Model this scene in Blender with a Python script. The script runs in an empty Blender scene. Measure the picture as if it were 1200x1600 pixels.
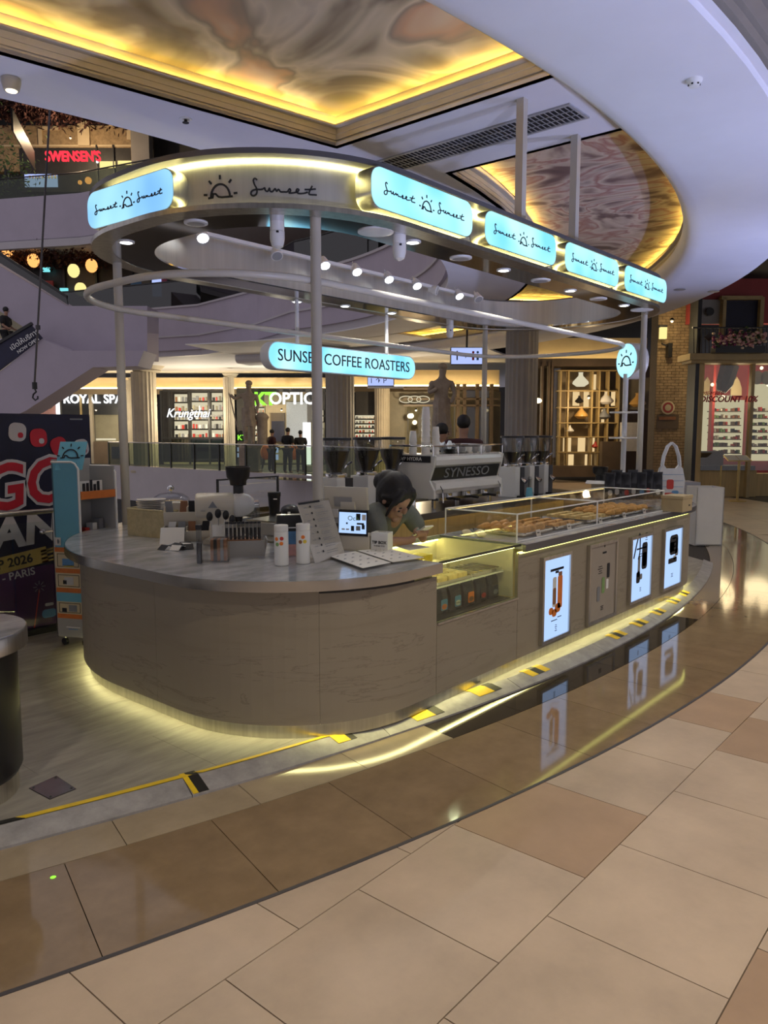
import bpy, bmesh, math, random
from mathutils import Vector as V, Matrix
random.seed(7)
PI=math.pi
sc=bpy.context.scene
# ---------------------------------------------------------------- camera
F_PX=1195.0; PITCH=math.atan(129/F_PX); H=1.7
YAW=math.atan(1025/math.hypot(F_PX,129))
FW=V((math.cos(YAW)*math.cos(PITCH),math.sin(YAW)*math.cos(PITCH),-math.sin(PITCH)))
RT=V((math.sin(YAW),-math.cos(YAW),0)); UP=RT.cross(FW); EYE=V((0,0,H))
cd=bpy.data.cameras.new('camera'); cam=bpy.data.objects.new('camera',cd); sc.collection.objects.link(cam)
cd.sensor_fit='HORIZONTAL'; cd.sensor_width=36; cd.lens=36*F_PX/1200; cd.clip_end=300; cd.clip_start=.05
cam.matrix_world=Matrix(((RT.x,UP.x,-FW.x,0),(RT.y,UP.y,-FW.y,0),(RT.z,UP.z,-FW.z,H),(0,0,0,1)))
sc.camera=cam
# ---------------------------------------------------------------- world, exposure
w=bpy.data.worlds.new('world'); sc.world=w; w.use_nodes=True
w.node_tree.nodes['Background'].inputs[0].default_value=(.76,.72,.80,1)
w.node_tree.nodes['Background'].inputs[1].default_value=.46
sc.view_settings.view_transform='Standard'; sc.view_settings.look='None'
sc.view_settings.gamma=1; sc.view_settings.use_curve_mapping=False
sc.view_settings.exposure=0.22
COL=sc.collection
# ---------------------------------------------------------------- placing helpers (survey of the place: a sight line cut with a plane)
FW2=V((math.cos(YAW),math.sin(YAW),0))
def ray(x,y): return FW+RT*((x-600)/F_PX)+UP*((800-y)/F_PX)
def onz(x,y,z): d=ray(x,y); return EYE+d*((z-H)/d.z)
def ony(x,y,Y): d=ray(x,y); return EYE+d*(Y/d.y)
def onx(x,y,X): d=ray(x,y); return EYE+d*(X/d.x)
def atd(x,y,dep): return EYE+ray(x,y)*dep
def atF(x,y,F): d=ray(x,y); return EYE+d*(F/d.dot(FW2))
# ---------------------------------------------------------------- materials
def _nt(name):
    m=bpy.data.materials.new(name); m.use_nodes=True; nt=m.node_tree
    return m,nt,nt.nodes['Principled BSDF']
MATS={}
def M(name,col,rough=.5,metal=0,emit=0,noise=None,stretch=(1,1,1),bump=0,spec=None,col2=None,rand=0):
    m,nt,b=_nt(name); c=(*col,1)
    b.inputs['Base Color'].default_value=c; b.inputs['Roughness'].default_value=rough; b.inputs['Metallic'].default_value=metal
    if spec is not None: b.inputs['Specular IOR Level'].default_value=spec
    if emit:
        b.inputs['Emission Color'].default_value=c; b.inputs['Emission Strength'].default_value=emit
    if noise or rand:
        sca,amt=noise or (1,0)
        geo=nt.nodes.new('ShaderNodeNewGeometry'); mp=nt.nodes.new('ShaderNodeMapping'); mp.inputs['Scale'].default_value=stretch
        nt.links.new(geo.outputs['Position'],mp.inputs['Vector'])
        n=nt.nodes.new('ShaderNodeTexNoise'); n.inputs['Scale'].default_value=sca; n.inputs['Detail'].default_value=8; n.inputs['Roughness'].default_value=.65
        nt.links.new(mp.outputs[0],n.inputs['Vector'])
        r=nt.nodes.new('ShaderNodeValToRGB'); r.color_ramp.elements[0].position=.32; r.color_ramp.elements[1].position=.68
        c2=col2 or tuple(x*(1+amt) for x in col); c1=tuple(x*(1-amt) for x in col) if not col2 else col
        r.color_ramp.elements[0].color=(*c1,1); r.color_ramp.elements[1].color=(*c2,1)
        nt.links.new(n.outputs[0],r.inputs[0]); out=r.outputs[0]
        if rand:
            oi=nt.nodes.new('ShaderNodeObjectInfo'); hs=nt.nodes.new('ShaderNodeHueSaturation')
            mr=nt.nodes.new('ShaderNodeMapRange'); mr.inputs[3].default_value=1-rand; mr.inputs[4].default_value=1+rand
            nt.links.new(oi.outputs['Random'],mr.inputs[0]); nt.links.new(mr.outputs[0],hs.inputs['Value'])
            nt.links.new(out,hs.inputs['Color']); out=hs.outputs[0]
        nt.links.new(out,b.inputs['Base Color'])
        if emit: nt.links.new(out,b.inputs['Emission Color'])
        if bump:
            bp=nt.nodes.new('ShaderNodeBump'); bp.inputs['Strength'].default_value=bump; bp.inputs['Distance'].default_value=.01
            nt.links.new(n.outputs[0],bp.inputs['Height']); nt.links.new(bp.outputs[0],b.inputs['Normal'])
    MATS[name]=m; return m
def EM(name,col,s):
    m,nt,b=_nt(name); nt.nodes.remove(b); e=nt.nodes.new('ShaderNodeEmission'); e.inputs[0].default_value=(*col,1); e.inputs[1].default_value=s
    nt.links.new(e.outputs[0],nt.nodes['Material Output'].inputs[0]); MATS[name]=m; return m
def GL(name,tint=(1,1,1),refl=.10,rough=.02):
    m,nt,b=_nt(name); nt.nodes.remove(b)
    t=nt.nodes.new('ShaderNodeBsdfTransparent'); t.inputs[0].default_value=(*tint,1)
    g=nt.nodes.new('ShaderNodeBsdfGlossy'); g.inputs[1].default_value=rough
    mx=nt.nodes.new('ShaderNodeMixShader'); mx.inputs[0].default_value=refl
    nt.links.new(t.outputs[0],mx.inputs[1]); nt.links.new(g.outputs[0],mx.inputs[2])
    nt.links.new(mx.outputs[0],nt.nodes['Material Output'].inputs[0]); MATS[name]=m; return m
# floor
M('tile_matte',(.46,.36,.27),.42,noise=(2.2,.14),bump=.03,rand=.05)
M('tile_matte_pink',(.36,.245,.16),.38,noise=(3,.10),rand=.04)
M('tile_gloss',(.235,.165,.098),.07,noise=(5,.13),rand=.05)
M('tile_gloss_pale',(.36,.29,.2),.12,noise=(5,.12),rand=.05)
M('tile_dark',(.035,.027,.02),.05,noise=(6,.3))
M('grout',(.045,.04,.035),.8)
M('vinyl',(.29,.27,.235),.5,noise=(3.2,.24),stretch=(1,4.5,1),bump=.05,rand=.05)
M('ramp_vinyl',(.3,.29,.29),.45,noise=(9,.25),bump=.05)
M('far_floor',(.35,.27,.18),.15)
# kiosk
def stone():
    m,nt,b=_nt('stone'); b.inputs['Roughness'].default_value=.5
    geo=nt.nodes.new('ShaderNodeNewGeometry'); mp=nt.nodes.new('ShaderNodeMapping')
    mp.inputs['Rotation'].default_value=(0.0,.30,0.0); mp.inputs['Scale'].default_value=(.55,.55,4.2)
    nt.links.new(geo.outputs['Position'],mp.inputs[0])
    n=nt.nodes.new('ShaderNodeTexNoise'); n.inputs['Scale'].default_value=1.7; n.inputs['Detail'].default_value=9; n.inputs['Roughness'].default_value=.62; n.inputs['Distortion'].default_value=.5
    nt.links.new(mp.outputs[0],n.inputs[0])
    r=nt.nodes.new('ShaderNodeValToRGB'); e=r.color_ramp.elements
    e[0].position=.25; e[0].color=(.25,.215,.16,1); e[1].position=.44; e[1].color=(.295,.255,.19,1)
    for p,c in((.56,(.30,.26,.195)),(.568,(.205,.175,.13)),(.578,(.29,.25,.19)),(.75,(.33,.29,.22))):
        q=e.new(p); q.color=(*c,1)
    nt.links.new(n.outputs[0],r.inputs[0]); nt.links.new(r.outputs[0],b.inputs['Base Color']); MATS['stone']=m
stone()
M('marble_top',(.40,.41,.43),.13,noise=(3.5,.35),stretch=(1,2.2,1))
M('steel',(.55,.53,.49),.28,1,noise=(3,.16),stretch=(9,9,.3))
M('fascia_steel',(.58,.565,.53),.45,1,noise=(2.2,.09),stretch=(7,7,.2))
M('edge_steel',(.50,.475,.43),.24,1,noise=(1.5,.06)); M('mirror_steel',(.72,.73,.75),.08,1,noise=(2,.08))
M('dark_band',(.13,.125,.13),.3,.4)
M('post_paint',(.46,.43,.36),.4,noise=(2,.06))
M('tube_paint',(.58,.56,.5),.35,noise=(2,.05))
M('white_enamel',(.72,.72,.70),.22,noise=(2,.04))
M('cream_plastic',(.62,.57,.47),.35,noise=(3,.05))
M('white_plastic',(.75,.75,.73),.35,noise=(3,.04))
M('grey_plastic',(.33,.33,.33),.4,noise=(4,.08))
M('black_plastic',(.012,.012,.014),.35,noise=(4,.2))
M('black_matte',(.010,.010,.011),.7,noise=(4,.2))
M('chrome',(.8,.8,.8),.08,1,noise=(3,.05))
M('ink',(.008,.008,.012),.6,noise=(9,.1))
M('white_ink',(.85,.85,.85),.5,noise=(9,.03))
EM('sign_light',(.30,.80,1.0),1.15); EM('sign_light_soft',(.30,.58,.88),1.05)
EM('screen_blue',(.42,.60,.95),1.0); EM('led',(1.0,.90,.36),13.0); EM('led_front',(.92,.92,.24),3.2); EM('led_skirt',(1.0,.92,.40),17.0); EM('led_case',(1.0,.78,.32),1.5); EM('led_bar',(1.0,.82,.30),6.0); EM('led_lower',(1.0,.86,.34),15.0)
EM('lamp_white',(.95,.98,1.0),9.0); EM('lamp_warm',(1,.82,.5),3.0); EM('gold_cove',(1,.66,.12),26.0); EM('cove_warm',(1,.72,.32),5.5)
EM('lit_white',(.95,.97,1.0),1.6); EM('neon_red',(1,.03,.05),1.6); EM('neon_green',(.30,1,.06),1.3); EM('lit_shelf',(1,.90,.62),.6); EM('lit_niche',(1,.72,.36),.7); EM('lit_lantern',(1,.42,.12),1.3); EM('lit_yellow',(1,.8,.3),1.0)
EM('lit_blue',(.45,.55,1),.9); EM('lit_teal',(.25,.9,.95),.8)
GL('glass',(.97,.99,.98),.06); GL('acrylic',(.98,.97,.95),.10); GL('rail_glass',(.62,.68,.58),.05); GL('shop_glass',(.85,.85,.8),.07); GL('case_glass',(.93,.97,.85),.07); GL('dark_glass',(.10,.13,.13),.12); GL('hopper_glass',(.80,.82,.85),.14)
# surroundings
M('ceiling_white',(.70,.69,.72),.75,noise=(1.5,.03)); M('soffit_white',(.74,.75,.82),.7,noise=(1.2,.03))
M('moulding',(.58,.52,.40),.6,noise=(4,.05)); M('outer_moulding',(.26,.235,.20),.6,noise=(4,.05)); M('dark_ceiling',(.03,.03,.035),.8,noise=(2,.2)); M('slab_paint',(.42,.37,.45),.6,noise=(1,.05)); M('slab_pale',(.47,.44,.47),.6,noise=(1,.05))
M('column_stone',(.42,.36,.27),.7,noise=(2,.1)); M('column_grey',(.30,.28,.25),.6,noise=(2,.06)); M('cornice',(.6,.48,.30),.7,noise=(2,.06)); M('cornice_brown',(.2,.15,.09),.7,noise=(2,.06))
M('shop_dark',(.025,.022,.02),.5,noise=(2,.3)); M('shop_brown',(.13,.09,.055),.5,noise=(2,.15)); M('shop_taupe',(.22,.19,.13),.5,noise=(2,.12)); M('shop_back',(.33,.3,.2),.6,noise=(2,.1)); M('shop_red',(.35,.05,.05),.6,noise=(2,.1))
M('frame_dark',(.02,.02,.02),.4,noise=(3,.2)); M('brass',(.5,.36,.13),.35,.6,noise=(3,.15)); M('gold_frame',(.45,.33,.14),.45,noise=(3,.1))
M('brick',(.34,.24,.13),.85,noise=(6,.3),rand=.1); M('mortar',(.13,.10,.07),.9,noise=(9,.1)); M('statue_stone',(.33,.27,.21),.75,noise=(5,.2)); M('wood_light',(.55,.40,.16),.5,noise=(3,.15),stretch=(6,6,.4)); M('wood_box',(.45,.36,.2),.55,noise=(4,.12))
M('wicker',(.50,.42,.23),.7,noise=(30,.15)); M('ceramic',(.78,.77,.73),.2,noise=(3,.03)); M('paper',(.72,.71,.68),.7,noise=(5,.04)); M('paper_grey',(.55,.54,.52),.6,noise=(8,.08))
M('skin',(.36,.20,.13),.5,noise=(12,.06)); M('hair',(.006,.005,.006),.55,noise=(60,.4),stretch=(1,1,.2)); M('shirt',(.15,.16,.145),.85,noise=(14,.14),bump=.2); M('lip',(.30,.12,.085),.5,noise=(9,.05)); M('poster_unlit',(.34,.30,.25),.45,noise=(4,.06)); M('cloth_black',(.012,.012,.014),.85,noise=(9,.2)); M('cloth_dark_red',(.05,.012,.012),.85,noise=(9,.2)); M('cloth_jeans',(.03,.035,.05),.85,noise=(9,.2))
M('poster_navy',(.008,.008,.035),.5,noise=(1.4,.5)); M('poster_red',(.5,.012,.03),.5,noise=(6,.1)); M('poster_white',(.55,.53,.55),.5,noise=(6,.04)); M('poster_gold',(.42,.30,.08),.5,noise=(6,.2)); M('poster_purple',(.06,.015,.09),.5,noise=(2,.3))
M('stand_blue',(.14,.42,.56),.5,noise=(4,.05)); M('stand_orange',(.62,.17,.025),.5,noise=(14,.12)); M('stand_cream',(.62,.52,.32),.5,noise=(4,.04)); M('stand_grey',(.36,.35,.34),.5,noise=(4,.05))
M('tape_yellow',(.75,.52,.015),.5,noise=(12,.12)); M('tape_black',(.015,.014,.012),.5,noise=(12,.1)); M('hatch_metal',(.42,.37,.38),.22,.9,noise=(6,.2))
M('pastry',(.62,.35,.10),.6,noise=(22,.35)); M('pastry_pale',(.75,.58,.26),.6,noise=(22,.25)); M('icing',(.8,.72,.5),.5,noise=(20,.1)); M('bean',(.010,.007,.006),.4,noise=(70,.6),bump=.4); M('orange_print',(.78,.20,.02),.5,noise=(10,.15)); M('brown_print',(.28,.12,.05),.5,noise=(10,.2)); M('green_print',(.2,.35,.12),.5,noise=(10,.2)); M('grey_print',(.22,.23,.25),.5,noise=(10,.1)); M('blue_print',(.10,.26,.5),.5,noise=(10,.15)); M('red_print',(.5,.04,.03),.5,noise=(10,.15)); M('yellow_print',(.75,.55,.05),.5,noise=(10,.1)); M('bag_foil',(.018,.018,.021),.22,noise=(9,.3),bump=.15)
M('tote_white',(.62,.64,.66),.85,noise=(9,.06)); M('bin_grey',(.42,.43,.46),.5,noise=(3,.05)); M('flower_pink',(.75,.42,.38),.8,noise=(20,.2)); M('flower_cream',(.8,.62,.42),.8,noise=(20,.15)); M('flower_plum',(.22,.05,.11),.8,noise=(20,.2)); M('leaf',(.05,.09,.03),.7,noise=(20,.3)); M('rust_leaf',(.09,.035,.03),.8,noise=(9,.5)); M('cable',(.06,.055,.06),.5); M('towel',(.6,.64,.7),.9,noise=(18,.1)); M('vase_amber',(.6,.35,.1),.3,noise=(5,.1))
def mural(name,cols,sca,dist):
    m,nt,b=_nt(name); b.inputs['Roughness'].default_value=.6
    geo=nt.nodes.new('ShaderNodeNewGeometry'); mp=nt.nodes.new('ShaderNodeMapping'); mp.inputs['Rotation'].default_value=(0,0,.7); mp.inputs['Scale'].default_value=(1,.8,0)
    nt.links.new(geo.outputs['Position'],mp.inputs[0])
    n=nt.nodes.new('ShaderNodeTexNoise'); n.inputs['Scale'].default_value=sca; n.inputs['Detail'].default_value=3.5; n.inputs['Roughness'].default_value=.45; n.inputs['Distortion'].default_value=dist
    nt.links.new(mp.outputs[0],n.inputs[0])
    r=nt.nodes.new('ShaderNodeValToRGB'); e=r.color_ramp.elements; e[0].position=cols[0][0]; e[0].color=(*cols[0][1],1); e[1].position=cols[-1][0]; e[1].color=(*cols[-1][1],1)
    for p,c in cols[1:-1]: q=e.new(p); q.color=(*c,1)
    nt.links.new(n.outputs[0],r.inputs[0]); nt.links.new(r.outputs[0],b.inputs['Base Color']); MATS[name]=m
mural('mural_gold',[(.28,(.10,.08,.06)),(.38,(.20,.16,.12)),(.45,(.46,.40,.28)),(.50,(.60,.52,.38)),(.55,(.30,.25,.19)),(.61,(.55,.34,.22)),(.72,(.66,.58,.42))],.9,1.2)
mural('mural_brown',[(.28,(.05,.03,.045)),(.38,(.14,.09,.095)),(.45,(.36,.30,.26)),(.50,(.46,.40,.35)),(.54,(.28,.14,.13)),(.60,(.42,.37,.33)),(.70,(.13,.09,.10))],.75,2.6)
# lettering light boxes glow unevenly, as tube-lit boxes do
def uneven(mat,lo,hi):
    nt=MATS[mat].node_tree; e=[n for n in nt.nodes if n.type=='EMISSION'][0]; g=nt.nodes.new('ShaderNodeNewGeometry'); t=nt.nodes.new('ShaderNodeTexNoise'); t.inputs['Scale'].default_value=2.6; t.inputs['Detail'].default_value=1
    nt.links.new(g.outputs['Position'],t.inputs['Vector']); r=nt.nodes.new('ShaderNodeValToRGB'); r.color_ramp.elements[0].position=.3; r.color_ramp.elements[1].position=.72; r.color_ramp.elements[0].color=(*lo,1); r.color_ramp.elements[1].color=(*hi,1); nt.links.new(t.outputs[0],r.inputs[0]); nt.links.new(r.outputs[0],e.inputs[0])
uneven('sign_light',(.20,.66,.95),(.50,.92,1.0)); uneven('sign_light_soft',(.20,.47,.85),(.40,.78,1.0))
# ---------------------------------------------------------------- mesh helpers
WL={}
class MB:
    def __init__(s): s.v=[]; s.f=[]
    def add(s,vs,fs):
        k=len(s.v); s.v+= [V(p) for p in vs]; s.f+=[tuple(i+k for i in f) for f in fs]; return s
    def obox(s,o,a,b,c):
        o,a,b,c=V(o),V(a),V(b),V(c)
        return s.add([o,o+a,o+a+b,o+b,o+c,o+a+c,o+a+b+c,o+b+c],[(0,3,2,1),(4,5,6,7),(0,1,5,4),(1,2,6,5),(2,3,7,6),(3,0,4,7)])
    def box(s,x0,y0,z0,x1,y1,z1): return s.obox((x0,y0,z0),(x1-x0,0,0),(0,y1-y0,0),(0,0,z1-z0))
    def cbox(s,c,sz,rz=0):
        c=V(c); ca,sa=math.cos(rz),math.sin(rz); a=V((ca,sa,0))*sz[0]; b=V((-sa,ca,0))*sz[1]
        return s.obox(c-a/2-b/2,a,b,(0,0,sz[2]))
    def prism(s,poly,z0,z1):
        n=len(poly); ar=sum(poly[i][0]*poly[(i+1)%n][1]-poly[(i+1)%n][0]*poly[i][1] for i in range(n))
        if ar<0: poly=list(reversed(poly))
        vs=[(p[0],p[1],z0) for p in poly]+[(p[0],p[1],z1) for p in poly]
        return s.add(vs,[tuple(range(n-1,-1,-1)),tuple(range(n,2*n))]+[(i,(i+1)%n,n+(i+1)%n,n+i) for i in range(n)])
    def cprism(s,poly,z0,z1):
        # concave outline
        bm=bmesh.new(); vs=[bm.verts.new((p[0],p[1],0)) for p in poly]
        es=[bm.edges.new((vs[i],vs[(i+1)%len(vs)])) for i in range(len(vs))]
        bmesh.ops.triangle_fill(bm,edges=es,use_beauty=True); bm.verts.index_update()
        n=len(poly); fs=[[v.index for v in f.verts] for f in bm.faces]; bm.free()
        ar=sum(poly[i][0]*poly[(i+1)%n][1]-poly[(i+1)%n][0]*poly[i][1] for i in range(n)); sg=1 if ar>0 else -1
        def ori(f):
            a,b,c=[V((poly[i][0],poly[i][1])) for i in f]; return ((b-a).x*(c-a).y-(b-a).y*(c-a).x)>0
        fs=[f if ori(f) else f[::-1] for f in fs]
        vv=[(p[0],p[1],z0) for p in poly]+[(p[0],p[1],z1) for p in poly]
        ff=[tuple(f[::-1]) for f in fs]+[tuple(i+n for i in f) for f in fs]
        for i in range(n):
            q=(i,(i+1)%n,n+(i+1)%n,n+i); ff.append(q if sg>0 else q[::-1])
        return s.add(vv,ff)
    def holed(s,outer,holes,z0,z1):
        bm=bmesh.new(); es=[]; ids=[]; allp=[]
        for lp in [outer]+holes:
            vs=[bm.verts.new((p[0],p[1],0)) for p in lp]; allp+=lp
            es+=[bm.edges.new((vs[i],vs[(i+1)%len(vs)])) for i in range(len(vs))]
        bmesh.ops.triangle_fill(bm,edges=es,use_beauty=True); bm.verts.index_update()
        fs=[[v.index for v in f.verts] for f in bm.faces]; bm.free(); n=len(allp)
        def up(f):
            a,b,c=[V((allp[i][0],allp[i][1])) for i in f]; return ((b-a).x*(c-a).y-(b-a).y*(c-a).x)>0
        fs=[f if up(f) else f[::-1] for f in fs]
        vv=[(p[0],p[1],z0) for p in allp]+[(p[0],p[1],z1) for p in allp]
        ff=[tuple(f[::-1]) for f in fs]+[tuple(i+n for i in f) for f in fs]
        k=0
        for lp in [outer]+holes:
            m=len(lp)
            for i in range(m): ff.append((k+i,k+(i+1)%m,n+k+(i+1)%m,n+k+i))
            k+=m
        return s.add(vv,ff)
    def band(s,A,B,z0,z1,closed=True):
        # wall between two outlines A (outer) and B (inner)
        n=len(A); vs=[(p[0],p[1],z0) for p in A]+[(p[0],p[1],z1) for p in A]+[(p[0],p[1],z0) for p in B]+[(p[0],p[1],z1) for p in B]
        fs=[]
        for i in range(n if closed else n-1):
            j=(i+1)%n
            fs+=[(i,j,n+j,n+i),(2*n+j,2*n+i,3*n+i,3*n+j),(n+i,n+j,3*n+j,3*n+i),(j,i,2*n+i,2*n+j)]
        if not closed: fs+=[(0,n,3*n,2*n),(n-1,3*n-1,4*n-1,2*n-1)]
        return s.add(vs,fs)
    def cyl(s,p0,p1,r0,r1=None,n=12,cap=True):
        p0,p1=V(p0),V(p1); r1=r0 if r1 is None else r1; d=(p1-p0).normalized()
        a=d.orthogonal().normalized(); b=d.cross(a)
        vs=[p0+(a*math.cos(2*PI*i/n)+b*math.sin(2*PI*i/n))*r0 for i in range(n)]+[p1+(a*math.cos(2*PI*i/n)+b*math.sin(2*PI*i/n))*r1 for i in range(n)]
        fs=[(i,(i+1)%n,n+(i+1)%n,n+i) for i in range(n)]
        if cap: fs+=[tuple(range(n-1,-1,-1)),tuple(range(n,2*n))]
        return s.add(vs,fs)
    def lathe(s,prof,c=(0,0,0),n=20,axis=None,cap=True):
        c=V(c); d=V(axis).normalized() if axis else V((0,0,1))
        a=d.orthogonal().normalized() if axis else V((1,0,0)); b=d.cross(a); vs=[]
        for r,z in prof: vs+=[c+d*z+(a*math.cos(2*PI*i/n)+b*math.sin(2*PI*i/n))*max(r,1e-4) for i in range(n)]
        fs=[]
        for k in range(len(prof)-1): fs+=[(k*n+i,k*n+(i+1)%n,(k+1)*n+(i+1)%n,(k+1)*n+i) for i in range(n)]
        if cap: fs+=[tuple(range(n-1,-1,-1)),tuple(range((len(prof)-1)*n,len(prof)*n))]
        return s.add(vs,fs)
    def tube(s,pts,r,n=8,closed=False):
        pts=[V(p) for p in pts]; m=len(pts); vs=[]; up=None
        for i,p in enumerate(pts):
            t=(pts[(i+1)%m]-pts[i-1]) if closed else (pts[min(i+1,m-1)]-pts[max(i-1,0)]); t.normalize()
            if up is None: up=t.orthogonal().normalized() if abs(t.z)>.9 else V((0,0,1))
            a=(up-t*up.dot(t)); a=a.normalized() if a.length>1e-4 else t.orthogonal().normalized(); up=a; b=t.cross(a)
            rr=r[i] if isinstance(r,(list,tuple)) else r
            vs+=[p+(a*math.cos(2*PI*k/n)+b*math.sin(2*PI*k/n))*rr for k in range(n)]
        fs=[]
        for i in range(m if closed else m-1):
            j=(i+1)%m; fs+=[(i*n+k,i*n+(k+1)%n,j*n+(k+1)%n,j*n+k) for k in range(n)]
        if not closed: fs+=[tuple(range(n-1,-1,-1)),tuple(range((m-1)*n,m*n))]
        return s.add(vs,fs)
    def sphere(s,c,r,n=14,m=9,sc_=(1,1,1),rot=None):
        c=V(c); vs=[]
        for j in range(m+1):
            th=PI*j/m
            for i in range(n):
                p=V((math.sin(th)*math.cos(2*PI*i/n)*sc_[0],math.sin(th)*math.sin(2*PI*i/n)*sc_[1],math.cos(th)*sc_[2]))*r
                if rot: p=rot@p
                vs.append(c+p)
        fs=[]
        for j in range(m):
            for i in range(n):
                a,b,c2,d=j*n+i,j*n+(i+1)%n,(j+1)*n+(i+1)%n,(j+1)*n+i
                fs.append((d,c2,b,a))
        return s.add(vs,fs)
    def build(s,name,mat,parent=None,smooth=False,local=False,label=None,kind=None,bevel=0):
        vs=s.v
        if not vs: return None
        lo=V((min(p[i] for p in vs) for i in range(3))); hi=V((max(p[i] for p in vs) for i in range(3)))
        c=V(((lo.x+hi.x)/2,(lo.y+hi.y)/2,lo.z))
        if local: c=V((0,0,0))
        me=bpy.data.meshes.new(name); me.from_pydata([p-c for p in vs],[],s.f); me.validate()
        o=bpy.data.objects.new(name,me); COL.objects.link(o); WL[o.name]=c
        me.materials.append(MATS[mat])
        bm=bmesh.new(); bm.from_mesh(me); bmesh.ops.remove_doubles(bm,verts=bm.verts,dist=1e-5); bmesh.ops.recalc_face_normals(bm,faces=bm.faces)
        if bevel: bmesh.ops.bevel(bm,geom=[e for e in bm.edges if len(e.link_faces)==2 and e.calc_face_angle(0)>.5],offset=bevel,segments=2,affect='EDGES',profile=.7)
        bm.to_mesh(me); bm.free()
        if smooth:
            for p in me.polygons: p.use_smooth=True
            try: me.set_sharp_from_angle(angle=math.radians(38))
            except Exception: pass
        if parent:
            o.parent=parent; o.location=c if local else c-WL[parent.name]
        else: o.location=c
        if label: o['label']=label
        if kind: o['kind']=kind
        return o
def tag(o,label,cat,group=None):
    o['label']=label; o['category']=cat
    if group: o['group']=group
    return o
def thing(name,label,cat,loc=(0,0,0),rz=0,group=None):
    o=bpy.data.objects.new(name,None); COL.objects.link(o); o.empty_display_size=.1
    o.location=loc; o.rotation_euler=(0,0,rz); WL[o.name]=V(loc); return tag(o,label,cat,group)
def struct(name,mb,mat,parent=None,**k):
    o=mb.build(name,mat,parent,**k)
    o['kind']='structure'; return o
def dup(root,loc,rz,label,group=None,scale=None):
    def cp(o,par):
        c=o.copy(); COL.objects.link(c); c.parent=par
        for ch in list(o.children): cp(ch,c)
        return c
    r=cp(root,None); r.location=loc; r.rotation_euler=(0,0,rz); WL[r.name]=V(loc); r['label']=label
    if scale: r.scale=(scale,)*3
    if group: r['group']=group
    return r
def text(name,s,size,mat,parent,o,ux,uy,align='CENTER',ext=.002,shear=0,sx=1.0,bold=0,local=False):
    cu=bpy.data.curves.new(name,'FONT'); cu.body=s; cu.size=size; cu.align_x=align; cu.align_y='CENTER'; cu.extrude=ext; cu.shear=shear; cu.offset=bold; cu.resolution_u=3
    t=bpy.data.objects.new(name,cu); COL.objects.link(t)
    dg=bpy.context.evaluated_depsgraph_get(); me=bpy.data.meshes.new_from_object(t.evaluated_get(dg)); bpy.data.objects.remove(t); bpy.data.curves.remove(cu)
    ux=V(ux).normalized(); uy=V(uy).normalized(); uz=ux.cross(uy); o=V(o)
    pw=V((0,0,0)) if (local or parent is None) else WL[parent.name]
    for v in me.vertices:
        p=v.co.copy(); v.co=ux*p.x*sx+uy*p.y+uz*p.z
    me.materials.clear(); me.materials.append(MATS[mat]); me.name=name
    ob=bpy.data.objects.new(name,me); COL.objects.link(ob); ob.parent=parent; ob.location=o-pw; WL[ob.name]=o
    return ob
def smooth_path(pts,k=6):
    out=[]; n=len(pts)
    for i in range(n-1):
        p0,p1,p2,p3=[V(pts[max(0,min(n-1,j))]) for j in (i-1,i,i+1,i+2)]
        for q in range(k):
            t=q/k; out.append(.5*((2*p1)+(p2-p0)*t+(2*p0-5*p1+4*p2-p3)*t*t+(3*p1-p0-3*p2+p3)*t**3))
    out.append(V(pts[-1])); return out
def ribbon(mb,pts,wd,fmap,n0=0,n1=.004):
    # pts 2D path; fmap(s,t,n)->3D
    pts=[V((p[0],p[1])) for p in pts]; L=[];R=[]
    for i,p in enumerate(pts):
        t=pts[min(i+1,len(pts)-1)]-pts[max(i-1,0)]
        if t.length<1e-9: t=V((1,0))
        t.normalize(); q=V((-t.y,t.x))*wd/2; L.append(p+q); R.append(p-q)
    m=len(pts); vs=[fmap(p.x,p.y,n1) for p in L]+[fmap(p.x,p.y,n1) for p in R]+[fmap(p.x,p.y,n0) for p in L]+[fmap(p.x,p.y,n0) for p in R]; fs=[]
    for i in range(m-1): fs+=[(i,m+i,m+i+1,i+1),(2*m+i,i,i+1,2*m+i+1),(m+i,3*m+i,3*m+i+1,m+i+1)]
    mb.add(vs,fs)
SUNSET=[ # long flat handwritten word, unit width
 [(.105,.30),(.07,.335),(.045,.30),(.06,.22),(.095,.13),(.09,.04),(.045,.0),(.005,.03),(.02,.09),(.08,.12),(.15,.12),(.19,.13)],
 [(.19,.13),(.215,.15),(.225,.10),(.26,.09),(.285,.15),(.295,.09),(.33,.085),(.37,.14),(.39,.09),(.42,.13),(.45,.085),(.50,.085)],
 [(.50,.085),(.55,.09),(.585,.15),(.60,.11),(.575,.07),(.64,.075),(.70,.10),(.725,.14),(.70,.155),(.685,.11),(.72,.07),(.80,.08),(.86,.11)],
 [(.93,.24),(.885,.12),(.885,.07),(.93,.065),(1.0,.07)],[(.81,.155),(.90,.165),(.985,.185)]]
def script_word(mb,s0,t0,wd,pen,fmap,hs=1.0):
    for st in SUNSET: ribbon(mb,smooth_path([(s0+p[0]*wd,t0+p[1]*wd*hs) for p in st],4),pen,fmap)
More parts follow.
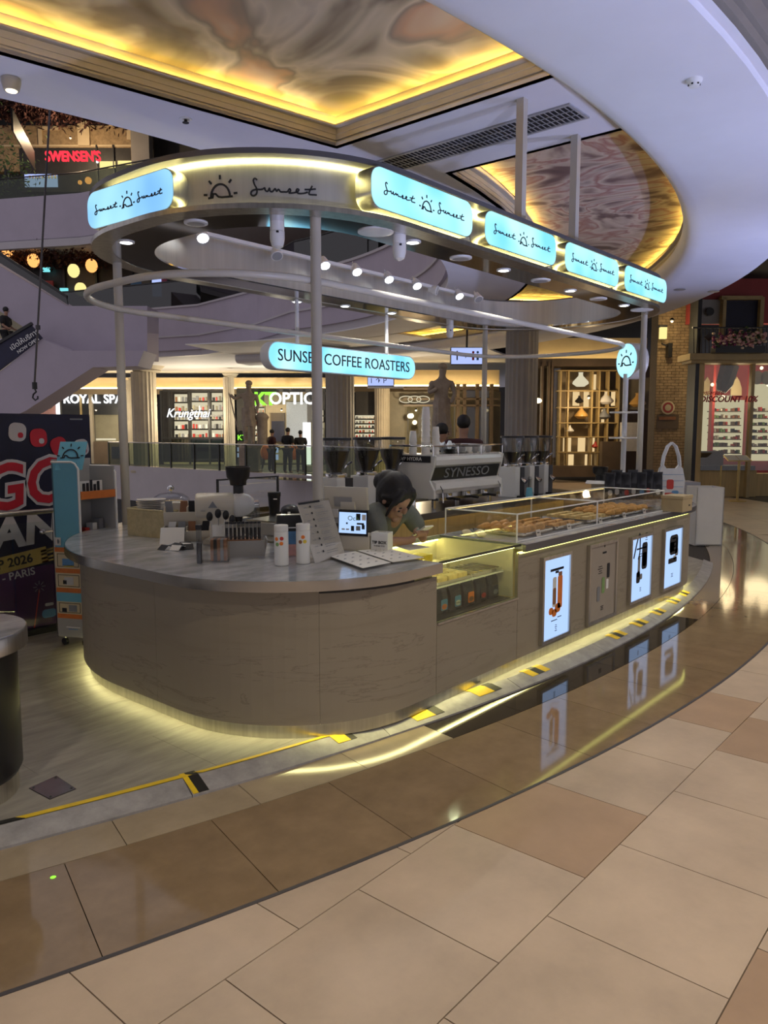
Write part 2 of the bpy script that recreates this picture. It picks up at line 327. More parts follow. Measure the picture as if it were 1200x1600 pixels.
def sun_logo(mb,sc_,tc,r,pen,fmap):
    arc=[(sc_+r*.62*math.cos(a),tc+r*.75*math.sin(a)) for a in [PI*(-.02+1.02*i/16) for i in range(17)]]
    ribbon(mb,arc,pen,fmap)
    ribbon(mb,[(sc_-r*.80,tc-.02*r),(sc_-r*.50,tc-.0*r),(sc_-r*.46,tc+.22*r),(sc_-r*.30,tc+.20*r),(sc_-r*.12,tc+.02*r),(sc_+r*.1,tc-.02*r),(sc_+r*.80,tc-.0*r)],pen,fmap)
    for a in (0.02,.27,.5,.73,.98):
        c,s_=math.cos(a*PI),math.sin(a*PI); b=tc+.12*r
        ribbon(mb,[(sc_+r*.86*c,b+r*.9*s_),(sc_+r*1.10*c,b+r*1.16*s_)],pen,fmap)
def plane_map(o,ux,uy):
    o=V(o); ux=V(ux).normalized(); uy=V(uy).normalized(); uz=ux.cross(uy)
    return lambda s,t,n: o+ux*s+uy*t+uz*n
def rr(x0,y0,x1,y1,rfl,rbl,rbr,rfr,k=14,st=6):
    # outline clockwise seen from above, from the front middle: front-left, back-left, back-right, front-right
    P=[]
    def arc(cx,cy,r,a0,a1):
        for i in range(k+1): a=a0+(a1-a0)*i/k; P.append((cx+r*math.cos(a),cy+r*math.sin(a)))
    def line(a,b):
        for i in range(1,st): P.append((a[0]+(b[0]-a[0])*i/st,a[1]+(b[1]-a[1])*i/st))
    arc(x0+rfl,y0+rfl,rfl,-PI/2,-PI); line((x0,y0+rfl),(x0,y1-rbl)); arc(x0+rbl,y1-rbl,rbl,PI,PI/2)
    line((x0+rbl,y1),(x1-rbr,y1)); arc(x1-rbr,y1-rbr,rbr,PI/2,0); line((x1,y1-rbr),(x1,y0+rfr)); arc(x1-rfr,y0+rfr,rfr,0,-PI/2); line((x1-rfr,y0),(x0+rfl,y0))
    return P
def figure(name,nodes,edges,mat,parent,root,sub=2,label=None):
    ks=list(nodes); me=bpy.data.meshes.new(name); me.from_pydata([nodes[k][0] for k in ks],[(ks.index(a),ks.index(b)) for a,b in edges],[])
    o=bpy.data.objects.new(name,me); COL.objects.link(o)
    md=o.modifiers.new('s','SKIN'); md.use_smooth_shade=True; md.branch_smoothing=.6
    for i,k in enumerate(ks):
        sv=me.skin_vertices[0].data[i]; r=nodes[k][1]; sv.radius=(r,r) if not isinstance(r,tuple) else r; sv.use_root=(k==root)
    o.modifiers.new('u','SUBSURF').levels=sub
    dg=bpy.context.evaluated_depsgraph_get(); m2=bpy.data.meshes.new_from_object(o.evaluated_get(dg)); bpy.data.objects.remove(o)
    return m2
def mesh_obj(name,me,mat,parent=None,smooth=True,label=None):
    me.materials.clear(); me.materials.append(MATS[mat]); me.name=name
    for p in me.polygons: p.use_smooth=smooth
    o=bpy.data.objects.new(name,me); COL.objects.link(o); WL[o.name]=V((0,0,0))
    if parent: o.parent=parent; o.location=-WL[parent.name]
    if label: o['label']=label
    return o
def rrect2(w,h,r,k=5):
    P=[]
    for cx,cy,a0 in ((w/2-r,h/2-r,0),(-w/2+r,h/2-r,PI/2),(-w/2+r,-h/2+r,PI),(w/2-r,-h/2+r,1.5*PI)):
        for i in range(k+1): a=a0+PI/2*i/k; P.append((cx+r*math.cos(a),cy+r*math.sin(a)))
    return P
def slabp(mb,o,ux,uy,poly,n0,n1):
    # polygon in the plane (ux,uy) extruded along the normal from n0 to n1
    fm=plane_map(o,ux,uy); n=len(poly); vs=[fm(p[0],p[1],n0) for p in poly]+[fm(p[0],p[1],n1) for p in poly]
    mb.add(vs,[tuple(range(n-1,-1,-1)),tuple(range(n,2*n))]+[(i,(i+1)%n,n+(i+1)%n,n+i) for i in range(n)]); return mb
def clip_poly(subj,clip):
    out=subj
    n=len(clip)
    for i in range(n):
        a,b=clip[i],clip[(i+1)%n]; inp=out; out=[]
        if not inp: return []
        def ins(p): return (b[0]-a[0])*(p[1]-a[1])-(b[1]-a[1])*(p[0]-a[0])>=0
        def itx(p,q):
            d1=(b[0]-a[0])*(p[1]-a[1])-(b[1]-a[1])*(p[0]-a[0]); d2=(b[0]-a[0])*(q[1]-a[1])-(b[1]-a[1])*(q[0]-a[0]); t=d1/(d1-d2); return (p[0]+(q[0]-p[0])*t,p[1]+(q[1]-p[1])*t)
        for j in range(len(inp)):
            p,q=inp[j-1],inp[j]
            if ins(q):
                if not ins(p): out.append(itx(p,q))
                out.append(q)
            elif ins(p): out.append(itx(p,q))
    return out
def lamp(name,kind,loc,power,col=(1,1,1),rad=.05,target=None,ang=90,blend=.6,parent=None):
    l=bpy.data.lights.new(name,kind); l.energy=power; l.color=col
    if kind in('POINT','SPOT'): l.shadow_soft_size=rad
    if kind=='SPOT': l.spot_size=math.radians(ang); l.spot_blend=blend
    o=bpy.data.objects.new(name,l); COL.objects.link(o); o.location=loc
    if target is not None:
        d=V(target)-V(loc); o.rotation_euler=d.to_track_quat('-Z','Y').to_euler()
    if parent: o.parent=parent; o.location=V(loc)-WL[parent.name]
    return o
# ================================================================ THE SETTING
CX,CY=5.7,17.3
def pol(R,a): return (CX+R*math.cos(a),CY+R*math.sin(a))
def arcpts(R,a0,a1,n): return [pol(R,a0+(a1-a0)*i/n) for i in range(n+1)]
D=math.radians
def xang(X,R): return -PI/2+math.asin((X-CX)/R)
# floor slab with a void behind the kiosk
void=[(18.5,46),(18.9,33),(19.1,20),(18.4,16.5),(16.8,13.8)]+arcpts(10.35,D(-35),D(-175),40)
floor=struct('floor',MB().holed([(-9,-6),(38,-6),(38,46)]+void+[(-9,16.4)],[],-.30,-.012),'grout')
edge=void[1:]
struct('trim_1',MB().band(edge,[(p[0]-.03*(p[0]-CX)/12,p[1]-.03*(p[1]-CY)/12) for p in edge],-1.5,.06,closed=False),'slab_pale')
struct('floor_2',MB().box(-10,4,-6.2,40,46,-6.0),'far_floor')
# square matte tiles outside the curved band
T=.6145
reg=arcpts(15.79,xang(-3.2,15.79),xang(13.4,15.79),70)+[(13.4,-1.6),(-3.2,-1.6)]
pink={(0,2),(0,5),(1,4),(1,-2),(2,1),(1,7),(2,6),(3,3),(3,0)}
for r in range(-4,6):
    y1=1.81-.61*r; y0=y1-.61; x00=1.36 if r%2==0 else 1.675
    for k in range(-8,20):
        x0=x00+T*k; g=.0022
        if x0>13.3 or x0<-3.1: continue
        c=clip_poly(reg,[(x0+g,y0+g),(x0+T-g,y0+g),(x0+T-g,y1-g),(x0+g,y1-g)])
        if len(c)<3: continue
        ar=abs(sum(c[i-1][0]*c[i][1]-c[i][0]*c[i-1][1] for i in range(len(c))))/2
        if ar<.004: continue
        MB().prism(c,-.012,0).build('tile','tile_matte_pink' if (r,k) in pink else 'tile_matte',floor)
# curved bands of polished tiles round the kiosk
def sector(R0,R1,a0,a1,n=4): return arcpts(R0,a0,a1,n)+arcpts(R1,a1,a0,n)
A0=xang(1.35,15.13); ST=.604/15.13
for k in range(-6,34):
    a=A0+k*ST; g=.00012
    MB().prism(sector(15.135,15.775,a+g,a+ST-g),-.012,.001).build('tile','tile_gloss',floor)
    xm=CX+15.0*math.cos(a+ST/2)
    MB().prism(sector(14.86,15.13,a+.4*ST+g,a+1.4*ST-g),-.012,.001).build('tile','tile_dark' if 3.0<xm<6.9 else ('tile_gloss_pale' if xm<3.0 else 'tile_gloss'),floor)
struct('trim_2',MB().band(arcpts(15.792,xang(-3.2,15.79),D(-35),90),arcpts(15.776,xang(-3.2,15.79),D(-35),90),-.012,.003,closed=False),'cable')
# polished floor of the promenade to the right and round the bend
for k in range(16):
    a=D(-72)+k*D(5.5)
    for R0,R1 in ((12.0,13.2),(13.2,14.4),(14.4,15.13)):
        if k<2 and R0>12: continue
        MB().prism(sector(R0+.004,R1-.004,a+.0003,a+D(5.5)-.0003,3),-.012,0).build('tile','tile_gloss',floor)
for k in range(30):
    a=xang(13.3,15.79)+k*D(2.6)
    for R0,R1 in ((15.80,16.6),(16.6,17.4),(17.4,18.6)): MB().prism(sector(R0+.004,R1-.004,a+.0002,a+D(2.6)-.0002,2),-.012,0).build('tile','tile_matte',floor)
# raised vinyl platform of the kiosk, with a sloping edge strip
PT=14.78
plat=arcpts(PT,xang(-2.2,PT),xang(9.9,PT),60)+[(10.55,3.9),(10.55,5.6)]+arcpts(10.75,xang(8.6,10.75),xang(-2.2,10.75),30)
platform=struct('platform',MB().cprism(plat,-.012,.046),'grout')
for r in range(9):
    y0=2.3+r*.62
    for k in range(-3,9):
        x0=.35+k*1.25+(.62 if r%2 else 0); g=.0008
        if x0<-1.9: continue
        c=clip_poly(plat,[(x0+g,y0+g),(x0+1.25-g,y0+g),(x0+1.25-g,y0+.62-g),(x0+g,y0+.62-g)])
        if len(c)>2: MB().cprism(c,.046,.05).build('vinyl_plank','vinyl',platform)
ra0=xang(-2.2,14.8); ra1=xang(10.0,14.8); NR=11
for k in range(NR):
    a0=ra0+(ra1-ra0)*k/NR+.00015; a1=ra0+(ra1-ra0)*(k+1)/NR-.00015; n=6; A=arcpts(PT,a0,a1,n); B=arcpts(14.895,a0,a1,n); m=MB(); q=n+1
    vs=[(p[0],p[1],.052) for p in A]+[(p[0],p[1],.012) for p in B]+[(p[0],p[1],-.01) for p in B]+[(p[0],p[1],-.01) for p in A]
    fs=[]
    for i in range(n): fs+=[(i,i+1,q+i+1,q+i),(q+i,q+i+1,2*q+i+1,2*q+i),(3*q+i,3*q+i+1,i+1,i)]
    fs+=[(0,q,2*q,3*q),(n,3*q+n,2*q+n,q+n)]
    m.add(vs,fs).build('ramp_strip','ramp_vinyl',platform)
# ---- ceiling over the promenade
ca0,ca1=D(-155),D(25)
A2=xang(7.15,12.27)
hole1=[(5.735,5.517),(5.735,2.75),(3.0,2.98),(1.0,3.45),(-1.0,4.2),(-3.0,5.2),(-3.0,7.18)]
hole2=arcpts(12.27,A2,D(-38),14)+arcpts(14.46,D(-38),xang(7.2,14.46),14)
hole3=arcpts(12.3,D(-24),D(6),10)+arcpts(14.2,D(6),D(-24),10)
outer=arcpts(10.7,ca0,ca1,70)+arcpts(14.5,ca1,ca0,90)
ceiling=struct('ceiling',MB().holed(outer,[hole1,hole2,hole3],4.5,4.53),'ceiling_white')
def coffer(hole,depth,mat,n):
    m=MB().holed([(p[0],p[1]) for p in hole],[],4.5+depth,4.52+depth); o=m.build('mural_panel',mat,ceiling); o['label']='painted mural panel'
    k=len(hole); cx=sum(p[0] for p in hole)/k; cy=sum(p[1] for p in hole)/k
    # inward offset of each edge for stepped mouldings
    def inset(d):
        out=[]; ar=sum(hole[i-1][0]*hole[i][1]-hole[i][0]*hole[i-1][1] for i in range(k)); sg=1 if ar>0 else -1
        for i in range(k):
            a,b,c=V(hole[i-1]),V(hole[i]),V(hole[(i+1)%k]); e1=(b-a).normalized(); e2=(c-b).normalized()
            n1=V((-e1.y,e1.x))*sg; n2=V((-e2.y,e2.x))*sg; nn=n1+n2; out.append(tuple(b+nn*(d/max(.3,nn.length_squared/2))))
        return out
    prof=[(0,4.5,4.54),(-.018,4.54,4.555),(.004,4.555,4.6),(.016,4.6,4.615),(.008,4.615,4.655),(.075,4.655,4.67),(-.02,4.67,4.5+depth+.01)]
    for d,z0,z1 in prof: MB().band(inset(d),inset(-.06),z0,z1 if z1<4.67 else z1).build('moulding','moulding',ceiling)
    MB().band(inset(.012),inset(-.012),4.672,4.684).build('cove_light','gold_cove',ceiling)
coffer(hole1,.28,'mural_gold',0); coffer(hole2,.28,'mural_brown',1); coffer(hole3,.28,'mural_gold',2)
# lower curved soffit
prof=[(14.40,4.52),(14.36,4.46),(14.36,4.36),(14.40,4.28),(14.48,4.225),(14.60,4.20),(15.58,4.20),(15.60,4.23),(15.66,4.235)]
prof2=[(15.66,4.235),(15.66,4.30),(15.70,4.31),(15.70,4.37),(15.78,4.385),(15.78,4.46),(15.84,4.47),(15.84,5.5)]
for prof,smt in((prof,'soffit_white'),(prof2,'outer_moulding')):
  n=96; m=MB(); vs=[]; fs=[]
  for i in range(n+1):
    a=ca0+(ca1-ca0)*i/n
    for R,z in prof: p=pol(R,a); vs.append((p[0],p[1],z))
  q=len(prof)
  for i in range(n):
    for j in range(q-1): fs.append((i*q+j,(i+1)*q+j,(i+1)*q+j+1,i*q+j+1))
  so=struct('ceiling_2' if smt=='soffit_white' else 'trim_3',m.add(vs,fs),smt,smooth=True)
struct('ceiling_3',MB().holed(arcpts(15.84,D(-175),D(25),80)+[(40,24),(40,-7),(-12,-7),(-12,15)],[],5.5,5.55),'dark_ceiling')
# air grille
vent=thing('air_grille','long dark linear air grille in the ceiling between the two murals','air grille',(6.5,4.45,4.5))
m=MB()
for x0,x1,y0,y1 in((6.31,6.34,3.28,5.63),(6.67,6.70,3.28,5.63),(6.34,6.67,3.28,3.31),(6.34,6.67,5.60,5.63)): m.box(x0,y0,4.485,x1,y1,4.5)
m.build('frame','grey_plastic',vent)
MB().box(6.33,3.3,4.497,6.68,5.61,4.4995).build('backing','shop_dark',vent)
for i in range(46): 
    y=3.34+i*.0495; MB().obox((6.34,y,4.487),(.33,0,0),(0,.012,.0),(0,.008,.009)).build('slat','grey_plastic',vent)
for i in range(2): MB().box(6.34+.11*(i+1)-.004,3.31,4.484,6.34+.11*(i+1)+.004,5.6,4.49).build('bar','grey_plastic',vent)
# smoke detector, sprinkler, downlight
p=onz(1085,124,4.2); o=thing('smoke_detector','white round smoke detector on the bluish curved soffit','smoke detector',p)
MB().lathe([(.055,0),(.055,-.012),(.045,-.03)],p,16).build('base','white_plastic',o,True); MB().lathe([(.04,-.03),(.036,-.05),(.015,-.056)],p,16).build('sensor_head','white_plastic',o,True)
for i in range(6):
    a=i*PI/3; MB().cbox(p+V((.040*math.cos(a),.04*math.sin(a),-.044)),(.012,.006,.010),a+PI/2).build('slot','black_matte',o)
p=onz(290,186,4.5); o=thing('sprinkler','small dark sprinkler head in the ceiling above the curved canopy fascia','sprinkler',p)
MB().lathe([(.06,0),(.055,-.006),(.02,-.008)],p,14).build('rose','white_plastic',o,True); MB().cyl(p,p-V((0,0,.03)),.014).build('head','black_matte',o); MB().lathe([(.03,-.03),(.03,-.034)],p,10).build('deflector','black_matte',o)
p=onz(17,123,4.5); o=thing('ceiling_downlight','lit surface-mounted ceiling downlight at the upper left','downlight',p)
MB().lathe([(.075,0),(.075,-.03),(.06,-.09),(.05,-.092)],p,16).build('housing','post_paint',o,True); MB().lathe([(.045,-.093),(.04,-.099)],p,14).build('lens','lamp_warm',o)
for px,py in((1062,452),(1115,455)):
    p=onz(px,py,4.2); o=thing('soffit_downlight','unlit recessed downlight in the far soffit %s'%('beside the last lightbox' if px<1100 else 'above the dark red facade'),'downlight',p)
    MB().lathe([(.10,-.004),(.10,-.012),(.07,-.012)],p,16).build('rim','grey_plastic',o,True); MB().lathe([(.065,-.006),(.02,-.008)],p,12).build('lens','shop_dark',o)
# downlights added to brighten the matte tiles, unseen behind and above the viewpoint
for i,(x,y,e) in enumerate(((1.2,-1.0,60),(4.2,-1.6,60),(7.4,-1.2,55),(-1.6,.6,45),(10.5,-.6,50))):
    p=V((x,y,5.5)); o=thing('added_downlight','added unseen recessed warm downlight in the dark outer ceiling, '+['above the viewpoint','second to the right','third to the right','leftmost','rightmost'][i],'downlight',p,group='added outer ceiling downlights')
    MB().lathe([(.11,0),(.11,-.02),(.08,-.02)],p,18).build('rim','grey_plastic',o,True); MB().lathe([(.075,-.004),(.01,-.004)],p,14).build('lens','lamp_warm',o)
    lamp('added_downlight_lamp','SPOT',p-V((0,0,.05)),e*7.4,(1,.87,.70),.12,p-V((0,0,4)),115,.8,o)

# added unseen floor uplights washing the white soffit and ceiling with cool light
for i,(x,y,z,tx,ty,tz,e,lab) in enumerate(((2.2,-2.2,.02,3.6,2.0,4.2,150,'left of the viewpoint'),(6.0,-2.4,.02,6.2,1.9,4.2,150,'behind the viewpoint'),(9.6,-1.6,.02,9.0,2.4,4.2,150,'right of the viewpoint'),(13.0,.4,.02,12.0,4.0,4.2,170,'farther right along the promenade'),(1.5,9.6,-5.98,2.6,6.4,4.5,420,'below the left of the void'),(6.0,9.4,-5.98,6.2,5.8,4.5,420,'below the middle of the void'),(10.5,9.6,-5.98,9.6,6.2,4.5,420,'below the right of the void'))):
    p=V((x,y,z)); o=thing('added_uplight','added unseen round in-ground uplight '+lab,'uplight',p); MB().lathe([(.09,-.005),(.09,.008),(.07,.012)],p,18).build('rim','steel',o,True); MB().lathe([(.065,.008),(.01,.010)],p,14).build('lens','lit_blue',o)
    lamp('added_uplight_lamp','SPOT',p+V((0,0,.04)),e*(4.8 if z>-1 else 1.5),(.50,.57,1.0),.08,(tx,ty,tz),70 if z>-1 else 60,.9,o)
# ================================================================ THE KIOSK
kiosk=thing('coffee_kiosk_counter','long rounded coffee kiosk counter with beige stone panels, steel-edged top and glowing skirting','counter',(5.6,4.2,.05))
TOPO=rr(2.31,2.58,8.95,5.87,.97,1.65,1.3,1.3,24,6)
PAN=rr(2.41,2.62,8.87,5.82,.93,1.6,1.25,1.25,24,6)
def insetR(d,base=(2.41,2.62,8.87,5.82,.93,1.6,1.25,1.25)):
    b=base; return rr(b[0]+d,b[1]+d,b[2]-d,b[3]-d,b[4]-d,b[5]-d,b[6]-d,b[7]-d,24,6)
PANi=insetR(.025)
SK=insetR(.036)
# outline order: front-left corner, left side, back, right end, front straight (towards the left)
def idx_near(P,x,y): return min(range(len(P)),key=lambda i:(P[i][0]-x)**2+(P[i][1]-y)**2)
def strip(P,Q,i0,i1,ex0=None,ex1=None):
    a=[P[i%len(P)] for i in range(i0,i1+1)]; b=[Q[i%len(Q)] for i in range(i0,i1+1)]; return a,b
N=len(PAN)
i_s=idx_near(PAN,2.825,2.84)
cuts=[0,i_s,26,42,56]
# first panel: straight bit from x=3.55 to the corner, then to the seam
a,b=strip(PAN,PANi,0,i_s); a=[(3.548,2.62)]+a; b=[(3.548,2.645)]+b
MB().band(a,b,.135,.845,False).build('stone_panel','stone',kiosk)
for s0,s1 in zip(cuts[1:-1],cuts[2:]):
    a,b=strip(PAN,PANi,s0,s1)
    def nudge(P): 
        u=V(P[1])-V(P[0]); return [tuple(V(P[0])+u*.02)]+list(P[1:])
    MB().band(nudge(a),nudge(b),.135,.875,False).build('stone_panel','stone',kiosk)
a,b=strip(PAN,PANi,56,104); MB().band(a,b,.135,.875,False).build('back_panel','stone',kiosk)
MB().box(3.552,2.62,.135,4.468,2.645,.565).build('stone_panel','stone',kiosk)
for x0,x1 in((4.472,5.648),(5.652,6.848),(6.852,7.62)): MB().box(x0,2.62,.135,x1,2.645,.868).build('stone_panel','stone',kiosk)
ie=idx_near(PAN,8.87,3.87); ef=idx_near(PAN,7.62,2.62)
a,b=strip(PAN,PANi,min(ie,ef),max(ie,ef)); MB().band(a,b,.135,.868,False).build('stone_panel','stone',kiosk)
ski=insetR(.05)
MB().band(SK,ski,.05,.128).build('skirting','steel',kiosk,label='brushed steel skirting')
MB().band(insetR(.022),insetR(.034),.1285,.1345).build('skirting_light','led_skirt',kiosk,label='glowing yellow light strip under the panels')
# countertop, left U-shaped part
ol=[p for p in TOPO[:57]]
U=[(3.55,2.588)]+rr(2.318,2.588,8.942,5.862,.962,1.642,1.292,1.292,24,6)[:57]+[(4.35,5.862),(4.35,5.25),(3.75,5.12),(3.52,4.95),(3.42,4.75),(3.42,3.95),(3.50,3.68),(3.55,3.64)]
MB().cprism(U,.882,.93).build('countertop','marble_top',kiosk,label='grey marble countertop')
ol2=[(3.555,2.576)]+[(p[0]-.004*(1 if p[0]<3.2 else 0),p[1]-.004*(1 if p[1]<3.3 else 0)) for p in ol]
in2=[(3.552,2.5875)]+rr(2.3175,2.5875,8.9425,5.8625,.9625,1.6425,1.2925,1.2925,24,6)[:57]
MB().band([(3.552,2.58)]+ol,in2,.872,.929,False).build('edge_band','edge_steel',kiosk,True,label='brushed steel counter edge')
MB().band([(p[0],p[1]) for p in a] if 0 else insetR(.004)[:60],insetR(.05)[:60],.845,.872,False).build('painted_shade_gap','shop_dark',kiosk)  # gap under the counter edge, its shade painted as a dark strip
# inner faces of the left part
inn=[(4.35,5.25),(3.75,5.12),(3.52,4.95),(3.42,4.75),(3.42,3.95),(3.50,3.68),(3.55,3.64),(3.55,3.34)]
MB().band(inn,[(p[0]-.02,p[1]) for p in inn],.05,.882,False).build('inner_panel','stone',kiosk)
# glazed pastry section x 3.55..4.5
MB().box(3.56,2.67,.54,4.46,3.32,.56).build('case_floor','black_plastic',kiosk)
MB().box(3.56,3.30,.05,4.50,3.32,.93).build('case_back','cream_plastic',kiosk)
MB().box(4.462,2.66,.565,4.472,3.3,.92).build('case_end','cream_plastic',kiosk)
MB().box(3.553,2.66,.565,3.558,3.3,.88).build('case_end','cream_plastic',kiosk)
MB().box(3.556,2.622,.567,4.466,2.630,.922).build('front_pane','case_glass',kiosk)
MB().box(3.556,2.60,.922,4.50,3.31,.932).build('top_pane','case_glass',kiosk)
MB().box(3.556,2.612,.555,4.47,2.624,.567).build('sill_trim','steel',kiosk)
MB().box(3.556,2.606,.918,4.48,2.612,.9335).build('pane_edge','shop_dark',kiosk)
MB().box(3.6,3.27,.90,4.44,3.285,.912).build('case_light','led_lower',kiosk); MB().box(3.58,3.25,.9135,4.46,3.298,.9185).build('light_cover','steel',kiosk)
MB().box(3.6,2.635,.908,4.44,2.642,.916).build('case_light','led_lower',kiosk)
MB().box(3.57,2.72,.735,4.45,3.28,.745).build('glass_shelf','white_plastic',kiosk)
# right part of the countertop
io=[i for i in range(len(TOPO))]
jf=idx_near(TOPO,7.65,2.58); je=idx_near(TOPO,8.95,4.0)
cur=[TOPO[i] for i in range(je,jf+1)]
R_=cur+[(4.5,2.58),(4.5,3.32),(7.6,3.32),(8.1,3.62),(8.25,4.0)]
MB().cprism(R_,.892,.93).build('countertop','marble_top',kiosk,label='grey countertop of the display side')
c2=cur+[(4.49,2.58)]; c2o=[(p[0],p[1]-.004) for p in c2]; c2i=[(p[0]-.02*(1 if p[0]>7.7 else 0),p[1]+.02) for p in c2]
MB().band(c2o,c2i,.878,.928,False).build('edge_band','dark_band',kiosk,True,label='dark grey counter edge')
c3=[PAN[i] for i in range(ie,ef+1)]+[(4.49,2.62)]; 
MB().band([(p[0]+.006*(1 if p[0]>7.7 else 0),p[1]-.006) for p in c3],[(p[0]-.02,p[1]+.01) for p in c3],.862,.876,False).build('front_light','led_front',kiosk,label='glowing yellow-green light strip under the edge')
MB().box(4.50,3.30,.05,8.0,3.32,.89).build('inner_panel','wood_light',kiosk)
# four poster frames on the front
def poster(px,ptop,pbot,lit,idx):
    a=ony(px[0],ptop[0],2.6); b=ony(px[1],ptop[1],2.6); x0,x1=a.x,b.x; z1=(a.z+b.z)/2; z0=(ony(px[0],pbot[0],2.6).z+ony(px[1],pbot[1],2.6).z)/2
    f=MB(); t=.025
    for q in((x0,x1,z1-t,z1),(x0,x1,z0,z0+t),(x0,x0+t,z0+t,z1-t),(x1-t,x1,z0+t,z1-t)): f.box(q[0],2.59,q[2],q[1],2.62,q[3])
    fr=f.build('poster_frame','steel',kiosk)
    MB().box(x0+t,2.602,z0+t,x1-t,2.612,z1-t).build('poster_sheet','screen_blue' if lit else 'poster_unlit',fr)
    return fr,(x0+x1)/2,z0,z1
def pr(fr,x,z,w,h,mat,r=None,y=2.600):
    m=MB(); slabp(m,(x,y,z),(1,0,0),(0,0,1),rrect2(w,h,r or min(w,h)*.25,3),0,.0015); o=m.build('print',mat,fr); return o
def lines(fr,x,z,ws,dz=.02,h=.006,mat='ink'):
    for i,w_ in enumerate(ws): pr(fr,x,z-i*dz,w_,h,mat)
fr,x,z0,z1=poster((848,893),(871,861),(1005,991),True,0)
lines(fr,x,z1-.11,(.20,.05),.02,.018)
pr(fr,x-.035,z0+.36,.055,.22,'paper'); pr(fr,x-.035,z0+.33,.045,.12,'brown_print',y=2.5985); pr(fr,x+.05,z0+.35,.07,.24,'orange_print',.012); pr(fr,x+.05,z0+.485,.055,.03,'brown_print')
for q in((-.08,.225,.065),(-.03,.205,.07),(.02,.235,.085)): pr(fr,x+q[0],z0+q[1],q[2],q[2]*.8,'orange_print' if q[2]>.046 else 'brown_print',q[2]*.35)
lines(fr,x-.03,z0+.53,(.08,)); lines(fr,x+.06,z0+.525,(.05,)); lines(fr,x-.03,z0+.15,(.09,)); lines(fr,x+.05,z0+.165,(.06,)); lines(fr,x,z0+.11,(.02,.03,.02,.03),.014,.005)
fr,x,z0,z1=poster((921,965),(852,841),(975,961),False,1)
lines(fr,x+.02,z1-.09,(.07,),.02,.014)
for q in((-.075,.23,.05,.12,'grey_print'),(.01,.29,.05,.13,'green_print'),(.10,.40,.05,.12,'ink'),(.085,.29,.04,.08,'white_ink'),(.02,.62,.015,.04,'ink')): pr(fr,x+q[0],z0+q[1],q[2],q[3],q[4])
lines(fr,x-.05,z0+.45,(.06,.09,.05,.07),.018,.005); lines(fr,x+.0,z0+.12,(.05,.04,.05),.014,.005)
fr,x,z0,z1=poster((986,1020),(840,831),(945,930),True,2)
lines(fr,x,z1-.12,(.22,),.02,.014)
lines(fr,x,z1-.17,(.12,.10)); m=MB(); fm=plane_map((x,2.600,0),(1,0,0),(0,0,1)); ribbon(m,smooth_path([(-.17,z0+.40),(-.10,z0+.55),(-.05,z0+.60),(-.04,z0+.45),(-.07,z0+.38)]),.022,fm,0,.0015); m.build('print','ink',fr)
for q in((-.05,.33,.05,.16,'grey_print'),(.07,.40,.12,.24,'ink'),(.07,.37,.09,.12,'red_print'),(.07,.34,.07,.07,'yellow_print'),(-.06,.22,.08,.10,'ink'),(-.06,.25,.05,.05,'paper'),(.0,.22,.06,.05,'grey_print')): pr(fr,x+q[0],z0+q[1],q[2],q[3],q[4])
lines(fr,x+.1,z0+.60,(.05,.06,.04,.05),.02,.006); lines(fr,x,z0+.12,(.03,.03,.03),.014,.005)
fr,x,z0,z1=poster((1038,1067),(826,821),(923,911),True,3)
for q in((.02,.42,.22,.19,'ink'),(-.05,.40,.07,.10,'paper'),(.0,.40,.05,.08,'red_print'),(.10,.42,.04,.12,'paper'),(.1,.34,.08,.07,'grey_print'),(.0,.27,.22,.05,'ink'),(.05,.29,.06,.04,'paper')): pr(fr,x+q[0],z0+q[1],q[2],q[3],q[4])
lines(fr,x+.02,z1-.11,(.10,.10,.10,.08),.04,.012); lines(fr,x,z0+.14,(.05,.04,.05),.014,.005)
# ---------------------------------------------------------------- canopy
can=thing('kiosk_canopy','oval brushed steel kiosk canopy ring on posts with lit fascia','canopy',(6.0,4.5,.93))
def ro(d): return rr(2.77+d,3.18+d,9.25-d,5.85-d,1.2-d,1.2-d,1.2-d,1.2-d,20,8)
INN=rr(3.2,3.6,8.87,5.43,.8,.8,.8,.8,20,8)
INNi=rr(3.19,3.59,8.88,5.44,.81,.81,.81,.81,20,8)
OUT=ro(0)
MB().band(ro(.02),INN,3.0,3.012).build('soffit_plate','mirror_steel',can,label='mirror-polished steel underside')
MB().band(OUT,ro(.14),2.996,3.026).build('bottom_lip','steel',can,True)
MB().band(ro(.125),ro(.135),3.026,3.305).build('fascia','fascia_steel',can,True,label='brushed steel fascia')
MB().band(OUT,ro(.14),3.305,3.338).build('top_lip','dark_band',can,True)
MB().band(ro(.105),ro(.122),3.297,3.3045).build('fascia_light','led',can,label='yellow light strip along the fascia')
MB().band(ro(.108),ro(.120),3.0265,3.031).build('fascia_light','led',can)
MB().band(INNi,INN,3.012,3.31).build('inner_fascia','fascia_steel',can,True)
MB().band(ro(.02),INNi,3.31,3.325).build('top_plate','dark_band',can)
POSTS=((3.455,3.504),(3.333,5.588),(8.716,3.526),(8.687,5.656))
for x,y in POSTS: MB().cyl((x,y,.93),(x,y,3.0),.034,n=16).build('post','post_paint',can,True)
for px,py in((816,155),(900,212)):
    p=onz(px,py,4.5); MB().box(p.x-.035,p.y-.035,3.32,p.x+.035,p.y+.035,4.5).build('hanger_post','post_paint',can)
    MB().box(p.x+.045,p.y-.012,3.32,p.x+.065,p.y+.012,4.49).build('conduit','post_paint',can)
